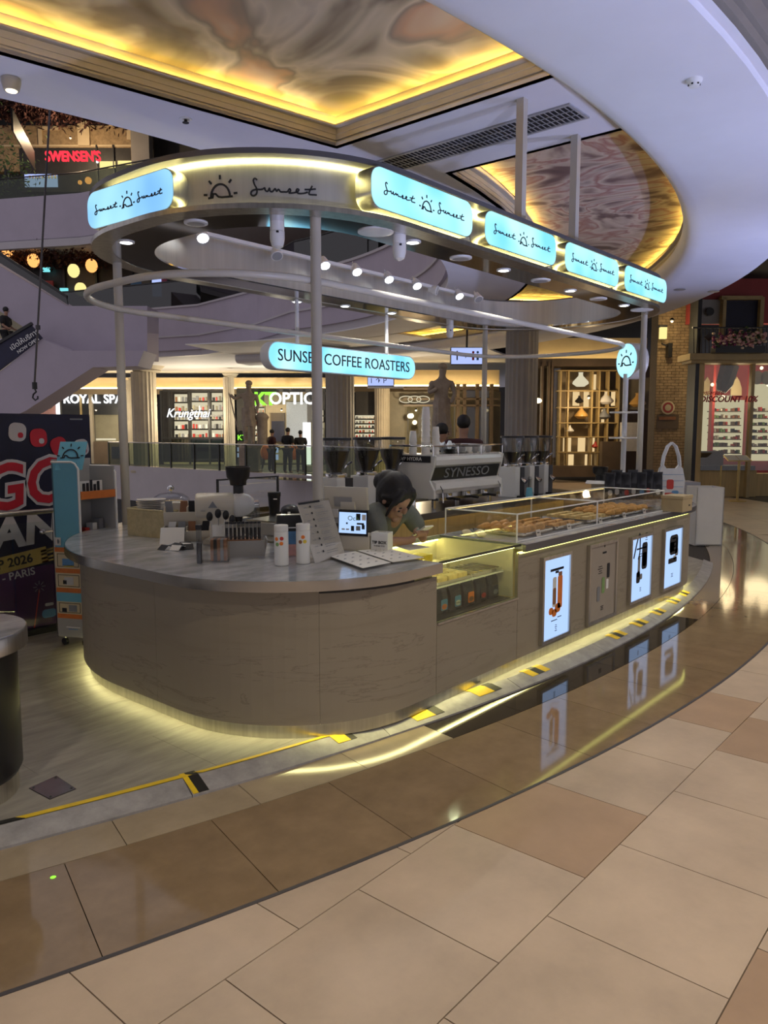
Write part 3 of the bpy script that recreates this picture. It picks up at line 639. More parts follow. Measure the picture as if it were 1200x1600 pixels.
# handrail-like tube ring under the canopy
tr=rr(2.70,3.535,8.85,5.55,.85,.85,.85,.85,16,6)
o=MB().tube([(p[0],p[1],2.63) for p in tr],.024,10,True).build('tube_ring','tube_paint',can,True,label='pale painted tube ring')
# light boxes
def lightbox(o,ux,w,h,mat,nm='light_box'):
    o=V(o); ux=V(ux).normalized(); uy=V((0,0,1)); P=rrect2(w,h,h*.36,7)
    b=MB(); slabp(b,o,ux,uy,P,-.13,-.002); bx=b.build(nm,'steel',can,True)
    b=MB(); slabp(b,o,ux,uy,rrect2(w-.012,h-.012,h*.36-.006,7),-.002,.003); b.build('lit_face',mat,bx)
    fm=plane_map(o+uy.cross(ux)*-0,ux,uy); fm2=lambda s,t,n: fm(s,t,.004+n)
    m=MB(); k=w/1.06
    script_word(m,-.42*k,-.035,.30*k,.006,fm2,.72); m.build('lettering','ink',bx); m=MB(); script_word(m,.12*k,-.035,.30*k,.006,fm2,.72); m.build('lettering','ink',bx)
    m=MB(); sun_logo(m,.0,-.04,.075,.008,fm2); m.build('sun_logo','ink',bx)
    return bx
for x0,x1 in((3.60,4.69),(4.85,5.93),(6.09,7.18),(7.32,8.42)):
    lightbox(((x0+x1)/2,3.172,3.172),(1,0,0),x1-x0,.25,'sign_light')
la,lb=V((2.775,5.00,3.158)),V((2.825,4.08,3.158)); lightbox((la+lb)/2,lb-la,(lb-la).length,.245,'sign_light_soft')
# lettering on the curved part of the fascia
fp=ro(.1245)
i0=idx_near(fp,3.02,4.02)
path=[V(fp[i%len(fp)]) for i in range(i0,-1,-1)]+[V(fp[i]) for i in range(len(fp)-1,len(fp)-6,-1)]
cum=[0]
for i in range(1,len(path)): cum.append(cum[-1]+(path[i]-path[i-1]).length)
def fmap(s,t,n):
    for i in range(1,len(path)):
        if s<=cum[i] or i==len(path)-1:
            u=(s-cum[i-1])/(cum[i]-cum[i-1]); p=path[i-1].lerp(path[i],u); tg=(path[i]-path[i-1]).normalized(); nn=V((tg.y,-tg.x)); q=p+nn*n; return V((q.x,q.y,3.10+t))
m=MB(); sun_logo(m,.10,.0,.10,.012,fmap); m.build('sun_logo','ink',can)
m=MB(); script_word(m,.29,.0,.40,.010,fmap,.75); m.build('lettering','ink',can)
# downlights and speakers in the underside
for px,py,lit in((197,378,1),(645,378,1),(787,422,1),(891,454,1),(975,477,1),(539,478,1),(852,514,1),(612,489,1),(464,471,1)):
    p=onz(px,py,3.0); b=MB().lathe([(.058,0),(.058,-.006),(.045,-.007)],p,18).build('downlight','white_plastic',can,True)
    MB().lathe([(.042,-.0075),(.005,-.0085)],p,14).build('lens','lamp_white',b)
    lamp('downlight_lamp','SPOT',p-V((0,0,.03)),16,(1,.95,.85),.04,p-V((0,0,2)),100,.7,can)
for px,py,r in((306,348,.075),(587,362,.12),(720,403,.085),(845,438,.085),(935,467,.085),(1003,484,.12),(700,511,.10)):
    p=onz(px,py,3.0); b=MB().lathe([(r,0),(r,-.006),(r*.8,-.010)],p,22).build('ceiling_speaker','white_plastic',can,True)
    MB().lathe([(r*.74,-.0102),(r*.1,-.011)],p,18).build('grille','white_plastic' if r>.11 else 'grey_plastic',b)
for px,py in((433,347),(624,368),(703,508)):
    p=onz(px,py,3.0); o=thing('dome_camera','white cylindrical dome camera hanging under the canopy '+('near the script lettering' if px<500 else 'beside the first lightbox' if px<650 else 'at its far side'),'camera',p-V((0,0,.16)))
    MB().lathe([(.045,0),(.045,-.055),(.043,-.058)],p,18).build('mount','white_plastic',o,True); MB().lathe([(.046,-.06),(.046,-.11),(.036,-.15),(.012,-.165)],p,18).build('dome','white_plastic',o,True)
    MB().cbox(p+V((-.03,-.035,-.075)),(.012,.012,.012)).build('sensor','black_plastic',o)
# track with spotlights on the back inner face
track=thing('light_track','white lighting track with spotlights above the back of the canopy ring','lighting track',(5.4,5.35,3.3))
ta=onz(318,368,3.29).x; tb=onz(752,466,3.29).x+.1
MB().box(ta,5.33,3.29,tb,5.37,3.32).build('rail','white_plastic',track)
for px,py,on in((317,372,1),(433,400,0),(508,415,1),(558,425,1),(608,437,1),(652,447,1),(683,454,2),(718,463,1),(748,468,0)):
    p=ony(px,py,5.29)
    hd=MB(); dr=V((-.25,-.55,-.75)) if on<2 else V((.3,-.8,-.25)); dr.normalize()
    b=hd.lathe([(.03,-.10),(.05,-.03),(.055,0),(.050,.004)],p,16,dr).build('spot_head','white_plastic',track,True)
    MB().lathe([(.046,.005),(.006,.009)],p,14,dr).build('lens','lamp_white' if on==1 else 'grey_plastic',b)
    MB().tube([p-dr*.07,p-dr*.08+V((0,.03,.05)),(p.x,5.35,3.29)],.012,6).build('arm','white_plastic',track)
    if on==1: lamp('spot_lamp','SPOT',p+dr*.03,13,(1,.96,.9),.03,p+dr,75,.6,track)
# hanging sign
sg=thing('hanging_sign','capsule-shaped lit hanging sign reading SUNSET COFFEE ROASTERS','sign',(6.1,5.75,2.28))
xa,xb=ony(419,553,5.70).x,ony(649,577,5.70).x; zc_=2.42; hs=.27; wsg=xb-xa
b=MB(); slabp(b,((xa+xb)/2,5.70,zc_),(1,0,0),(0,0,1),rrect2(wsg,hs,hs*.48,10),-.12,-.002); b.build('sign_body','white_plastic',sg,True)
b=MB(); slabp(b,((xa+xb)/2,5.70,zc_),(1,0,0),(0,0,1),rrect2(wsg-.02,hs-.02,hs*.45,10),-.002,.003); b.build('lit_face','sign_light',sg)
text('lettering','SUNSET COFFEE ROASTERS',.165,'ink',sg,((xa+xb)/2,5.694,zc_),(1,0,0),(0,0,1),sx=1.02,ext=.002)
for px in(464,604):
    x=ony(px,500,5.78).x; MB().cyl((x,5.78,zc_+hs/2-.01),(x,5.78,3.0),.02).build('hanger_rod','white_plastic',sg,True)
# ================================================================ THINGS ON THE COUNTER
CT=.93
ORD=['first','second','third','fourth','fifth','sixth','seventh','eighth','ninth','tenth','eleventh','twelfth','thirteenth','fourteenth','fifteenth','sixteenth','seventeenth','eighteenth']
def ridged(mb,out,z0,h,rows,amp):
    n=len(out); cx=sum(p[0] for p in out)/n; cy=sum(p[1] for p in out)/n; vs=[]; fs=[]; L=rows*2+1
    for j in range(L):
        k=1+(amp if j%2 else 0)
        for i,p in enumerate(out):
            kk=k if (j//2+i)%2 or not j%2 else 1+amp*.3
            vs.append((cx+(p[0]-cx)*kk,cy+(p[1]-cy)*kk,z0+h*j/(L-1)))
    for j in range(L-1): fs+=[(j*n+i,j*n+(i+1)%n,(j+1)*n+(i+1)%n,(j+1)*n+i) for i in range(n)]
    # rim and inside
    t=(L-1)*n; m=len(vs); 
    for zz in (z0+h,z0+.01):
        for p in out: vs.append((cx+(p[0]-cx)*.93,cy+(p[1]-cy)*.93,zz))
    fs+=[(t+i,t+(i+1)%n,m+(i+1)%n,m+i) for i in range(n)]+[(m+i,m+(i+1)%n,m+n+(i+1)%n,m+n+i) for i in range(n)]+[tuple(range(m+n,m+2*n)),tuple(range(n-1,-1,-1))]
    return mb.add(vs,fs)
def rotpoly(P,c,a): return [(c[0]+p[0]*math.cos(a)-p[1]*math.sin(a),c[1]+p[0]*math.sin(a)+p[1]*math.cos(a)) for p in P]
bc=V((3.20,4.86)); ba=D(100)
P=[]
q=rrect2(.44,.33,.04,4)
for i in range(len(q)):
    a_,b_=V(q[i]),V(q[(i+1)%len(q)]); k=max(1,int((b_-a_).length/.02))
    for j in range(k): P.append(tuple(a_.lerp(b_,j/k)))
bk=thing('wicker_basket','woven pale wicker basket holding plates on the counter','basket',(bc.x,bc.y,CT)); ridged(MB(),rotpoly(P,bc,ba),CT,.195,13,.012).build('woven_body','wicker',bk,True)
MB().tube([(p[0],p[1],CT+.195) for p in rotpoly(rrect2(.435,.325,.04,4),bc,ba)],.008,6,True).build('rim','wicker',bk,True)
for i in range(17):
    z=CT+.03+i*.0135; c=bc+V((-.045,.085)); o=MB().lathe([(.03,0),(.06,.001),(.105,.012),(.106,.014),(.06,.006),(.02,.005)],(c.x+random.uniform(-.003,.003),c.y,z),22).build('round_plate','ceramic',None,True)
    tag(o,'white round plate, %s from the top of the stack in the wicker basket'%ORD[16-i],'plate','round plates in the basket')
for i in range(16):
    z=CT+.03+i*.0135; c=bc+V((.035,-.115)); m=MB(); m.prism(rotpoly(rrect2(.15,.15,.02,3),c,ba),z,z+.004); m.band(rotpoly(rrect2(.17,.17,.022,3),c,ba),rotpoly(rrect2(.15,.15,.02,3),c,ba),z+.003,z+.011)
    tag(m.build('square_plate','ceramic'),'white square plate, %s from the top, beside the round plates in the basket'%ORD[15-i],'plate','square plates in the basket')
# cake dome
c=onz(268,806,CT); o=thing('cake_dome','clear glass cake dome with a round knob on a white stand','cake dome',c)
MB().lathe([(.09,0),(.05,.02),(.05,.05),(.18,.06),(.185,.075),(.17,.07)],c,28).build('stand','ceramic',o,True)
MB().lathe([(.17,.076),(.17,.13),(.15,.17),(.10,.20),(.02,.212)],c,28,cap=False).build('glass_dome','hopper_glass',o,True); MB().lathe([(.012,.21),(.012,.225),(.03,.24),(.03,.262),(.012,.275)],c,14).build('knob','chrome',o,True)
MB().lathe([(.12,.078),(.12,.12),(.10,.135)],c,20).build('cake','pastry_pale',o,True)
# tiered card and sachet holder
c=onz(292,846,CT); o=thing('sachet_holder','cream two-tier acrylic holder with sachets and cards beside the basket','holder',c)
for k,(dy,z,h) in enumerate(((0,.0,.10),(.09,.10,.13))):
    b=MB(); a=V((.76,-.65,0)); bb=V((.65,.76,0)); oo=c+bb*dy-a*.16+V((0,0,z)); 
    b.obox(oo,a*.32,bb*.015-V((0,0,0))*1,V((0,0,h*.75))-bb*.03); b.obox(oo,a*.32,bb*.10,V((0,0,.012))); b.obox(oo+bb*.09,a*.32,bb*.012,V((0,0,h*1.15))+bb*.02); b.obox(oo,a*.008,bb*.10,V((0,0,h))); b.obox(oo+a*.155,a*.008,bb*.10,V((0,0,h))); b.obox(oo+a*.312,a*.008,bb*.10,V((0,0,h))); b.build('tier','cream_plastic',o)
    for j in range(4):
        MB().obox(oo+a*(.02+.075*j)+bb*(.03+.01*j)+V((0,0,.012)),a*.05,bb*.008,V((0,0,h*1.2))+a*random.uniform(-.02,.02)+bb*.02).build('sachet',['paper','grey_print','brown_print','ink'][(j+k)%4],o)
MB().obox(c-V((.65,.76,0))*.10-V((.76,-.65,0))*.17,V((.76,-.65,0))*.16,V((.65,.76,0))*.01,V((.65,.76,0))*.08+V((0,0,.10))).build('price_card','paper',o)
# bulk coffee grinder
c=onz(338,850,CT); g=thing('bulk_coffee_grinder','white horizontal bulk coffee grinder with black hopper behind the counter trays','coffee grinder',c)
st=atd(306,790,5.18); ax=(RT+FW2*.25).normalized(); 
MB().lathe([(.06,-.004),(.078,0),(.084,.012),(.084,.235),(.078,.25)],st,26,ax).build('motor_housing','cream_plastic',g,True)
MB().lathe([(.075,.25),(.086,.265),(.086,.30),(.07,.35),(.045,.385),(.03,.39)],st,26,ax).build('burr_housing','white_enamel',g,True)
MB().lathe([(.04,-.008),(.042,-.004)],st,20,ax).build('end_cap','cream_plastic',g,True); MB().lathe([(.028,.39),(.03,.42),(.02,.425)],st,16,ax).build('dial','chrome',g,True)
hb=st+ax*.285
MB().lathe([(.035,.075),(.035,.13),(.055,.135),(.058,.165),(.078,.19),(.085,.26),(.082,.262),(.07,.20)],hb,22).build('hopper','black_plastic',g,True)
fb=st+ax*.13-FW2*.081+V((0,0,.0)); m=MB(); slabp(m,fb-FW2*.006,ax,(0,0,1),[(-.03,-.01),(.03,-.01),(0,.035)],0,.003); m.build('logo','grey_print',g)
for j in range(4): MB().obox(st+ax*(.05+(.13 if j>1 else 0))-FW2*.083+V((0,0,-.02-.012*(j%2))),ax*.03,FW2*.004,(0,0,.004)).build('vent_slot','grey_print',g)
m=MB(); m.obox(st+ax*.10-FW2*.06+V((0,0,-(st.z-CT))),ax*.16,FW2*.12,(0,0,st.z-CT-.06)); m.build('column','cream_plastic',g,bevel=.01)
m=MB(); m.obox(st+ax*.06-FW2*.09+V((0,0,-(st.z-CT))),ax*.26,FW2*.2,(0,0,.03)); m.build('base','cream_plastic',g,bevel=.008); MB().cyl(hb+V((0,0,-.07)),hb+V((0,0,-.12)),.03,.022).build('chute','black_plastic',g)
# utensil cup
c=onz(342,858,CT); o=thing('utensil_cup','white cup with blue band holding black-headed spoons','utensil cup',c)
MB().lathe([(.035,0),(.042,.16),(.038,.16),(.033,.02)],c,18).build('cup','ceramic',o,True); MB().lathe([(.0365,.02),(.0395,.08)],c,18,cap=False).build('band','blue_print',o,True)
for dx,dz,tl in((-.075,.20,-.05),(-.02,.22,.02),(.03,.21,.05),(.07,.18,.06)):
    p=c+RT*tl*.3+V((0,0,.04)); t=c+RT*(dx+.02)+V((0,0,dz)); b=MB().tube([p,t],.005,6).build('spoon_handle','steel',o,True); MB().sphere(t+V((0,0,.012)),.03,12,8,(.8,.5,1.05)).build('spoon_head','black_plastic',b,True)
# acrylic box with dark sticks
c=onz(333,879,CT); o=thing('acrylic_stick_box','clear acrylic box with dark brown coffee sticks near the counter edge','acrylic box',c)
m=MB(); a=V((.70,-.71,0)); bb=V((.71,.70,0)); s=c-a*.085
m.obox(s,a*.17,bb*.004,(0,0,.135)); m.obox(s+bb*.1,a*.17,bb*.004,(0,0,.135)); m.obox(s,a*.004,bb*.1,(0,0,.135)); m.obox(s+a*.166,a*.004,bb*.1,(0,0,.135)); m.obox(s,a*.17,bb*.1,(0,0,.004)); m.build('case','acrylic',o)
for k in range(5): MB().obox(s+a*(.068+.019*k)+bb*.02+V((0,0,.006)),a*.017,bb*.06,(0,0,.125)).build('stick_pack',['brown_print','ink','brown_print','grey_print','brown_print'][k],o)
o2=thing('tube_vial','tall slim glass tube with black cap beside the acrylic box','vial',c-a*.075+V((0,0,.0))-bb*.02); q=c-a*.075-bb*.02
MB().cyl(q,q+V((0,0,.20)),.016,n=12).build('glass_tube','hopper_glass',o2,True); MB().cyl(q+V((0,0,.002)),q+V((0,0,.12)),.0145,n=12).build('beans','bean',o2,True); MB().cyl(q+V((0,0,.20)),q+V((0,0,.225)),.019,n=12).build('cap','black_plastic',o2,True)
# leaflets and receipt
c=onz(284,858,CT)
for k,(dx,dy,r,mt) in enumerate(((0,0,.4,'paper'),(.05,.02,1.1,'ink'),(-.04,.05,.1,'ink'))):
    pts=[c+V((dx,dy,0))+V((math.cos(r)*.09*t,math.sin(r)*.09*t,.004+.03*math.sin(PI*abs(t)))) for t in(-1,-.6,-.2,.2,.6,1)]; m=MB(); u=V((-math.sin(r),math.cos(r),0))*.035
    vs=[p-u for p in pts]+[p+u for p in pts]+[p-u+V((0,0,.0015)) for p in pts]+[p+u+V((0,0,.0015)) for p in pts]; n=6; fs=[]
    for i in range(5): fs+=[(i,i+1,n+i+1,n+i),(2*n+i,3*n+i,3*n+i+1,2*n+i+1),(i,2*n+i,2*n+i+1,i+1),(n+i,n+i+1,3*n+i+1,3*n+i)]
    tag(m.add(vs,fs).build('curled_leaflet',mt,None,True),'curled %s leaflet lying on the counter in front of the sachet holder'%['white','black','small black'][k],'leaflet')
# tray with sample tubes
c=onz(374,868,CT)+V((.02,.03,0)); o=thing('sample_tray','grey plastic tray behind the white tumblers','tray',c); a=(RT*.97+FW2*.2).normalized(); bb=V((-a.y,a.x,0)); s=c-a*.155-bb*.09
m=MB(); m.obox(s,a*.31,bb*.20,(0,0,.012)); 
m.obox(s,a*.31,bb*.008-V((0,0,0)),V((0,0,.10))-bb*.02); m.obox(s+bb*.19,a*.31,bb*.008,V((0,0,.10))+bb*.02); m.obox(s,a*.008,bb*.20,V((0,0,.10))-a*.02); m.obox(s+a*.302,a*.008,bb*.2,V((0,0,.10))+a*.02); m.build('tray_body','stand_grey',o)
rk=thing('sample_rack','wooden rack of thin glass bean sample tubes standing in the grey tray','rack',c+V((0,0,.013))); MB().obox(s+a*.07+bb*.05+V((0,0,.013)),a*.22,bb*.10,(0,0,.085)).build('wood_base','brown_print',rk)
for j in range(9):
    q=s+a*(.085+.0245*j)+bb*.075+V((0,0,.09)); MB().cyl(q,q+V((0,0,.105)),.0105,n=10).build('sample_tube','hopper_glass',rk,True); MB().cyl(q,q+V((0,0,.08)),.0085,n=8).build('beans','bean',rk); MB().cyl(q+V((0,0,.105)),q+V((0,0,.117)),.0115,n=10).build('lid','black_plastic',rk,True)
# tumblers
def tumbler(px,py,lab,cols):
    c=onz(px,py,CT); o=thing('tumbler',lab,'tumbler',c,group='white fruit-print tumblers')
    MB().lathe([(.037,0),(.041,.004),(.041,.19),(.039,.194)],c,22).build('bottle','white_enamel',o,True); MB().lathe([(.0395,.195),(.0405,.198),(.0405,.228),(.037,.232)],c,22).build('lid','white_plastic',o,True)
    for k,(dx,dz,mt) in enumerate(cols):
        th=math.asin(dx/.041); n=(-FW2*math.cos(th)+RT*math.sin(th)); p=c+n*.0405+V((0,0,dz)); MB().lathe([(.0115,0),(.010,.0012)],p,10,n).build('fruit_print',mt,o)
tumbler(440,883,'white tumbler with red and orange fruit prints, nearer the tray',((-.022,.155,'orange_print'),(.008,.158,'red_print'),(.006,.13,'orange_print'),(-.018,.125,'green_print')))
tumbler(474,880,'white tumbler with orange and brown fruit prints beside the menu board',((.004,.158,'orange_print'),(-.012,.13,'brown_print'),(.014,.132,'yellow_print')))
c=onz(459,868,CT); o=thing('retail_bag','dark gift box with blue and pink artwork behind the two tumblers','box',c); a=(RT*.98+FW2*.2).normalized(); bb=V((-a.y,a.x,0)); s=c-a*.10
MB().obox(s,a*.20,bb*.08,(0,0,.25)).build('box_body','bag_foil',o,bevel=.004); MB().obox(s+a*.03-bb*.002,a*.14,bb*.002,(0,0,.15)).build('artwork','blue_print',o); MB().obox(s+a*.05-bb*.003,a*.10,bb*.001,(0,0,.07)).build('artwork_patch','flower_pink',o); MB().obox(s+a*.07-bb*.003+V((0,0,.17)),a*.10,bb*.001,(0,0,.006)).build('lettering_line','white_ink',o)
# leaning menu board
pl,pr_=onz(494,881,CT),onz(541,868,CT); up_=V((0,0,1)); tl=atd(481,792,4.62); u=(pr_-pl); 
bk_=(V((-u.y,u.x,0))).normalized(); bv=V((0,0,.355))+bk_*.10-u.normalized()*.035
o=thing('menu_board','white acrylic menu board leaning back beside the tumblers','menu board',(pl+pr_)/2)
MB().obox(pl,u,bk_*.006,bv).build('acrylic_panel','acrylic',o); MB().obox(pl+bk_*.0065+bv*.01,u,bk_*.003,bv*.95).build('menu_sheet','paper_grey',o); MB().obox(pl+bk_*.0,u*.9,-bk_*.001,bv*.02).build('foot','acrylic',o)
fo=pl-bk_*.0015; un=u.normalized(); vn=bv.normalized(); wu=u.length; hv=bv.length
MB().obox(fo+un*.0+vn*hv*.955,un*wu*.66,-bk_*.001,vn*.012).build('header','ink',o)
for j in range(8):
    b=MB().obox(fo+un*wu*.30+vn*(hv*(.885-.105*j)),un*.014,-bk_*.001,vn*.012).build('bullet','ink',o)
    MB().obox(fo+un*wu*.12+vn*(hv*(.89-.105*j)),un*.03,-bk_*.001,vn*.004).build('price','grey_print',o)
    for k in range(2): MB().obox(fo+un*wu*.44+vn*(hv*(.89-.105*j-.035*k)),un*wu*random.uniform(.25,.45),-bk_*.001,vn*.003).build('text_line','grey_print',o)
MB().obox(pl+bk_*.012+un*.03,un*.008,bk_*.12,vn*.004).build('strut','acrylic',o); MB().obox(pl-un*.035+bk_*.11,un*.006,bk_*.006-un*.0,V((0,0,.17))-bk_*.06).build('strut','acrylic',o)
# POS terminal
c=onz(562,862,CT)+V((.02,.06,0)); o=thing('pos_terminal','cream point-of-sale terminal with two tilted screens','pos terminal',c)
fn=(-FW2*.93-RT*.37).normalized(); a=V((-fn.y,fn.x,0)); 
if a.dot(RT)<0: a=-a
bb=-fn
m=MB(); m.obox(c-a*.10-bb*.02,a*.21,bb*.16,(0,0,.10)); m.build('base','cream_plastic',o,bevel=.012)
# customer screen, leaning back
s=c-a*.105-bb*.03+V((0,0,.10)); v=V((0,0,.155))+bb*.075-a*.03; vv=v.normalized(); nn=a.cross(vv).normalized()
if nn.dot(-fn)>0: nn=-nn
MB().obox(s,a*.205,-nn*.012,v).build('screen_body','black_plastic',o); sf=s+a*.007+vv*.014+nn*.001
sc_o=MB().obox(sf,a*.19,nn*.001,vv*.142).build('screen','screen_blue',o)
text('screen_text','Och',.045,'green_print',sc_o,sf+a*.10+vv*.10+nn*.003,a,vv,ext=.0005)
for k,(u_,v_,w_,h_,mt) in enumerate(((.12,.09,.03,.045,'ink'),(.16,.09,.028,.04,'paper'),(.05,.06,.012,.012,'ink'),(.02,.02,.022,.01,'paper'),(.05,.02,.022,.01,'paper'),(.085,.015,.022,.035,'ink'),(.12,.02,.03,.03,'grey_print'),(.125,.06,.05,.012,'ink'),(.16,.03,.02,.03,'ink'))):
    MB().obox(sf+a*u_+vv*v_+nn*.0012,a*w_,nn*.0008,vv*h_).build('screen_icon',mt,sc_o)
# staff screen behind, seen from its back
s=c-a*.275+bb*.14+V((0,0,.245)); v=V((0,0,.155))-bb*.07+a*.02; vv=v.normalized()
MB().obox(s,a*.31,bb*.02,v).build('staff_screen','cream_plastic',o,bevel=.006); MB().obox(s+a*.07+vv*.02-bb*.006,a*.13,bb*.006,vv*.075).build('hinge_plate','stand_grey',o,bevel=.002); MB().obox(c-a*.15+bb*.11+V((0,0,.06)),a*.10,bb*.03,(0,0,.24)).build('stem','cream_plastic',o)
# tip box
c=onz(592,863,CT); o=thing('tip_box','small white tip box with black lettering in front of the terminal','tip box',c); s=c-a*.055
MB().obox(s,a*.115,bb*.09,(0,0,.125)).build('box_body','white_plastic',o,bevel=.003); text('lettering','TIP BOX',.026,'ink',o,s+a*.0575+V((0,0,.062))-bb*.002,a,(0,0,1),ext=.0006,bold=.0008); text('lettering','THANK YOU',.013,'ink',o,s+a*.0575+V((0,0,.04))-bb*.002,a,(0,0,1),ext=.0006)
MB().obox(s+a*.035+bb*.04+V((0,0,.1255)),a*.05,bb*.006,(0,0,.001)).build('coin_slot','ink',o); MB().obox(s+a*.04-bb*.10,a*.07,bb*.003,(0,0,.05)).build('acrylic_stand','acrylic',o)
# flat acrylic menus
def flatmenu(pts,lab,z=CT):
    P=[onz(x,y,z+.02) for x,y in pts]; c=sum(P,V((0,0,0)))/4; o=thing('flat_menu',lab,'menu',V((c.x,c.y,z)),group='flat acrylic menus')
    MB().prism([(p.x,p.y) for p in P],z,z+.014).build('acrylic_block','acrylic',o); 
    Q=[c+(p-c)*.97 for p in P]; MB().prism([(p.x,p.y) for p in Q],z+.0145,z+.0165).build('menu_sheet','paper',o)
    for k in range(4):
        for j in range(3):
            q=Q[0].lerp(Q[1],.15+.22*k).lerp(Q[3].lerp(Q[2],.15+.22*k),.18+.28*j); MB().cbox((q.x,q.y,z+.0166),(.03,.006,.0006),.3).build('text_line','grey_print',o)
            q=q+V((.012,.014,0)); MB().cbox((q.x,q.y,z+.0166),(.018,.004,.0006),.3).build('text_line','grey_print',o)
flatmenu([(511,867),(567,887),(612,878),(555,860)],'flat acrylic price menu lying at the counter edge, left one')
flatmenu([(557,859),(614,877.5),(664,870),(604,855)],'flat acrylic price menu lying right of its twin, near the leaning barista')
c=onz(640,856,CT+.004); o=MB().prism([(p.x,p.y) for p in (onz(612,853,CT),onz(640,861,CT),onz(672,856,CT),onz(640,850,CT))],CT+.0025,CT+.005).build('paper_sheet','paper'); tag(o,'loose white paper sheet under the barista\'s hands','paper')
# milk steel things behind: sink unit, knock cup, black cup
c=V((3.95,4.35,.05)); o=thing('prep_station','low stainless prep table behind the trays','prep table',c)
MB().box(3.62,4.15,.86,4.45,4.95,.90).build('table_top','steel',o); MB().box(3.65,4.2,.05,4.42,4.9,.86).build('cabinet','stand_grey',o); MB().box(3.62,4.14,.80,4.45,4.155,.86).build('edge','dark_band',o)
c=V((3.98,4.50,.90)); o=thing('countertop_scale','low grey brewing scale on the prep table','scale',c); MB().cbox(c,(.42,.3,.10),.2).build('body','stand_grey',o,bevel=.01); MB().cbox(c+V((0,0,.1)),(.40,.28,.012),.2).build('plate','steel',o)
c=V((4.10,4.66,1.012)); o=thing('travel_cup','tall black travel cup with white mark','cup',c); MB().lathe([(.04,0),(.05,.15),(.053,.155),(.053,.185),(.045,.188)],c,20).build('cup','black_plastic',o,True); MB().obox(c-FW2*.05+V((-.0,0,.13)),RT*.03,FW2*.002,(0,0,.008)).build('mark','white_ink',o)
c=V((4.08,4.45,1.012)); o=thing('handheld_scanner','black rounded label printer in front of the travel cup','printer',c); MB().sphere(c+V((0,0,.05)),.07,16,10,(1,1.2,.75)).build('shell','black_plastic',o,True); MB().cbox(c-FW2*.085+V((0,0,.03)),(.02,.02,.02),.8).build('label','paper',o)
c=V((3.90,4.60,1.012))
for k in range(3):
    q=c+V((-.10+.06*k,.03*k,0)); o=thing('spray_bottle','small clear bottle with black cap on the prep table, %s of three'%['leftmost','middle','rightmost'][k],'bottle',q,group='small bottles'); MB().lathe([(.02,0),(.022,.06),(.01,.075)],q,12).build('bottle','hopper_glass',o,True); MB().lathe([(.012,.075),(.012,.10)],q,10).build('cap','black_plastic',o)
c=V((4.28,4.86,.90)); o=thing('monitor','thin black-framed glass screen standing behind the prep table','screen guard',c); m=MB(); m.box(3.70,4.87,1.30,4.34,4.885,1.312); m.box(4.325,4.87,.90,4.34,4.885,1.30); m.box(3.70,4.87,.90,3.715,4.885,1.3); m.build('frame','black_plastic',o); MB().box(3.715,4.875,.92,4.325,4.88,1.30).build('pane','glass',o)
# ---------------------------------------------------------------- pastry display
case=thing('pastry_display_case','clear acrylic pastry case on the right-hand counter','display case',(5.85,3.0,CT))
X0,X1,Y0,Y1,Z0,Z1=4.53,7.22,2.67,3.27,CT,1.125
def rod(a,b,n='edge_rod'): MB().cyl(a,b,.006,n=6).build(n,'white_plastic',case)
for x in(X0,5.78,X1):
    rod((x,Y0,Z0),(x,Y0,Z1)); rod((x,Y0,Z1),(x,Y1,Z1)); rod((x,Y1,Z0),(x,Y1,Z1))
for y,z in((Y0,Z1),(Y1,Z1),(Y0,Z0+.005)): rod((X0,y,z),(X1,y,z))
for x0,x1 in((X0,5.77),(5.79,X1)):
    MB().box(x0+.01,Y0-.002,Z0+.01,x1-.01,Y0+.002,Z1-.008).build('front_pane','acrylic',case); MB().box(x0+.01,Y0+.008,Z1-.002,x1-.01,Y1-.008,Z1+.002).build('top_pane','acrylic',case); MB().box(x0+.01,Y1-.002,Z0+.01,x1-.01,Y1+.002,Z1-.008).build('back_pane','acrylic',case)
for x in(X0,X1): MB().box(x-.002,Y0+.008,Z0+.01,x+.002,Y1-.008,Z1-.008).build('end_pane','acrylic',case)
MB().box(X0+.03,Y1-.012,Z1-.013,X1-.03,Y1-.006,Z1-.008).build('case_light','led_case',case)
def pastry(px,py,z,kind,lab,grp,rz=0,s=1):
    m=MB()
    if kind=='croissant':
        pts=[]; rr_=[]
        for i in range(9): t=-1+i/4; pts.append((px+.075*t*math.cos(rz)*s-.03*t*t*math.sin(rz),py+.075*t*math.sin(rz)*s+.03*t*t*math.cos(rz),z+.022)); rr_.append((.028*(1-.75*t*t)+.006)*(1+.10*(i%2)))
        m.tube(pts,rr_,9); mt='pastry'
    elif kind=='bun': m.lathe([(.02,0),(.045,.008),(.048,.025),(.03,.045),(.005,.05)],(px,py,z),14); mt='pastry'
    elif kind=='slice': m.obox((px-.05,py-.03,z),(.10,0,0),(0,.06,0),(0,0,.035)); mt='pastry_pale'
    else: m.obox((px-.06,py-.025,z),(.12,.01,0),(-.005,.05,0),(0,0,.028)); mt='pastry'
    o=m.build(kind if kind!='bar' else 'pastry_bar',mt,None,kind!='slice' and kind!='bar',bevel=.006 if kind in('slice','bar') else 0); return tag(o,lab,'pastry',grp)
def tray(cx,cy,w,d,z,lab,mt='steel'):
    o=thing('pastry_tray',lab,'tray',(cx,cy,z)); m=MB(); m.box(cx-w/2,cy-d/2,z,cx+w/2,cy+d/2,z+.006); m.build('tray_base',mt,o)
    m=MB(); out=rotpoly(rrect2(w+.012,d+.012,.02,3),(cx,cy),0); inn=rotpoly(rrect2(w,d,.016,3),(cx,cy),0); m.band(out,inn,z+.004,z+.022); m.build('rim','chrome',o); return o
zt=CT+.012
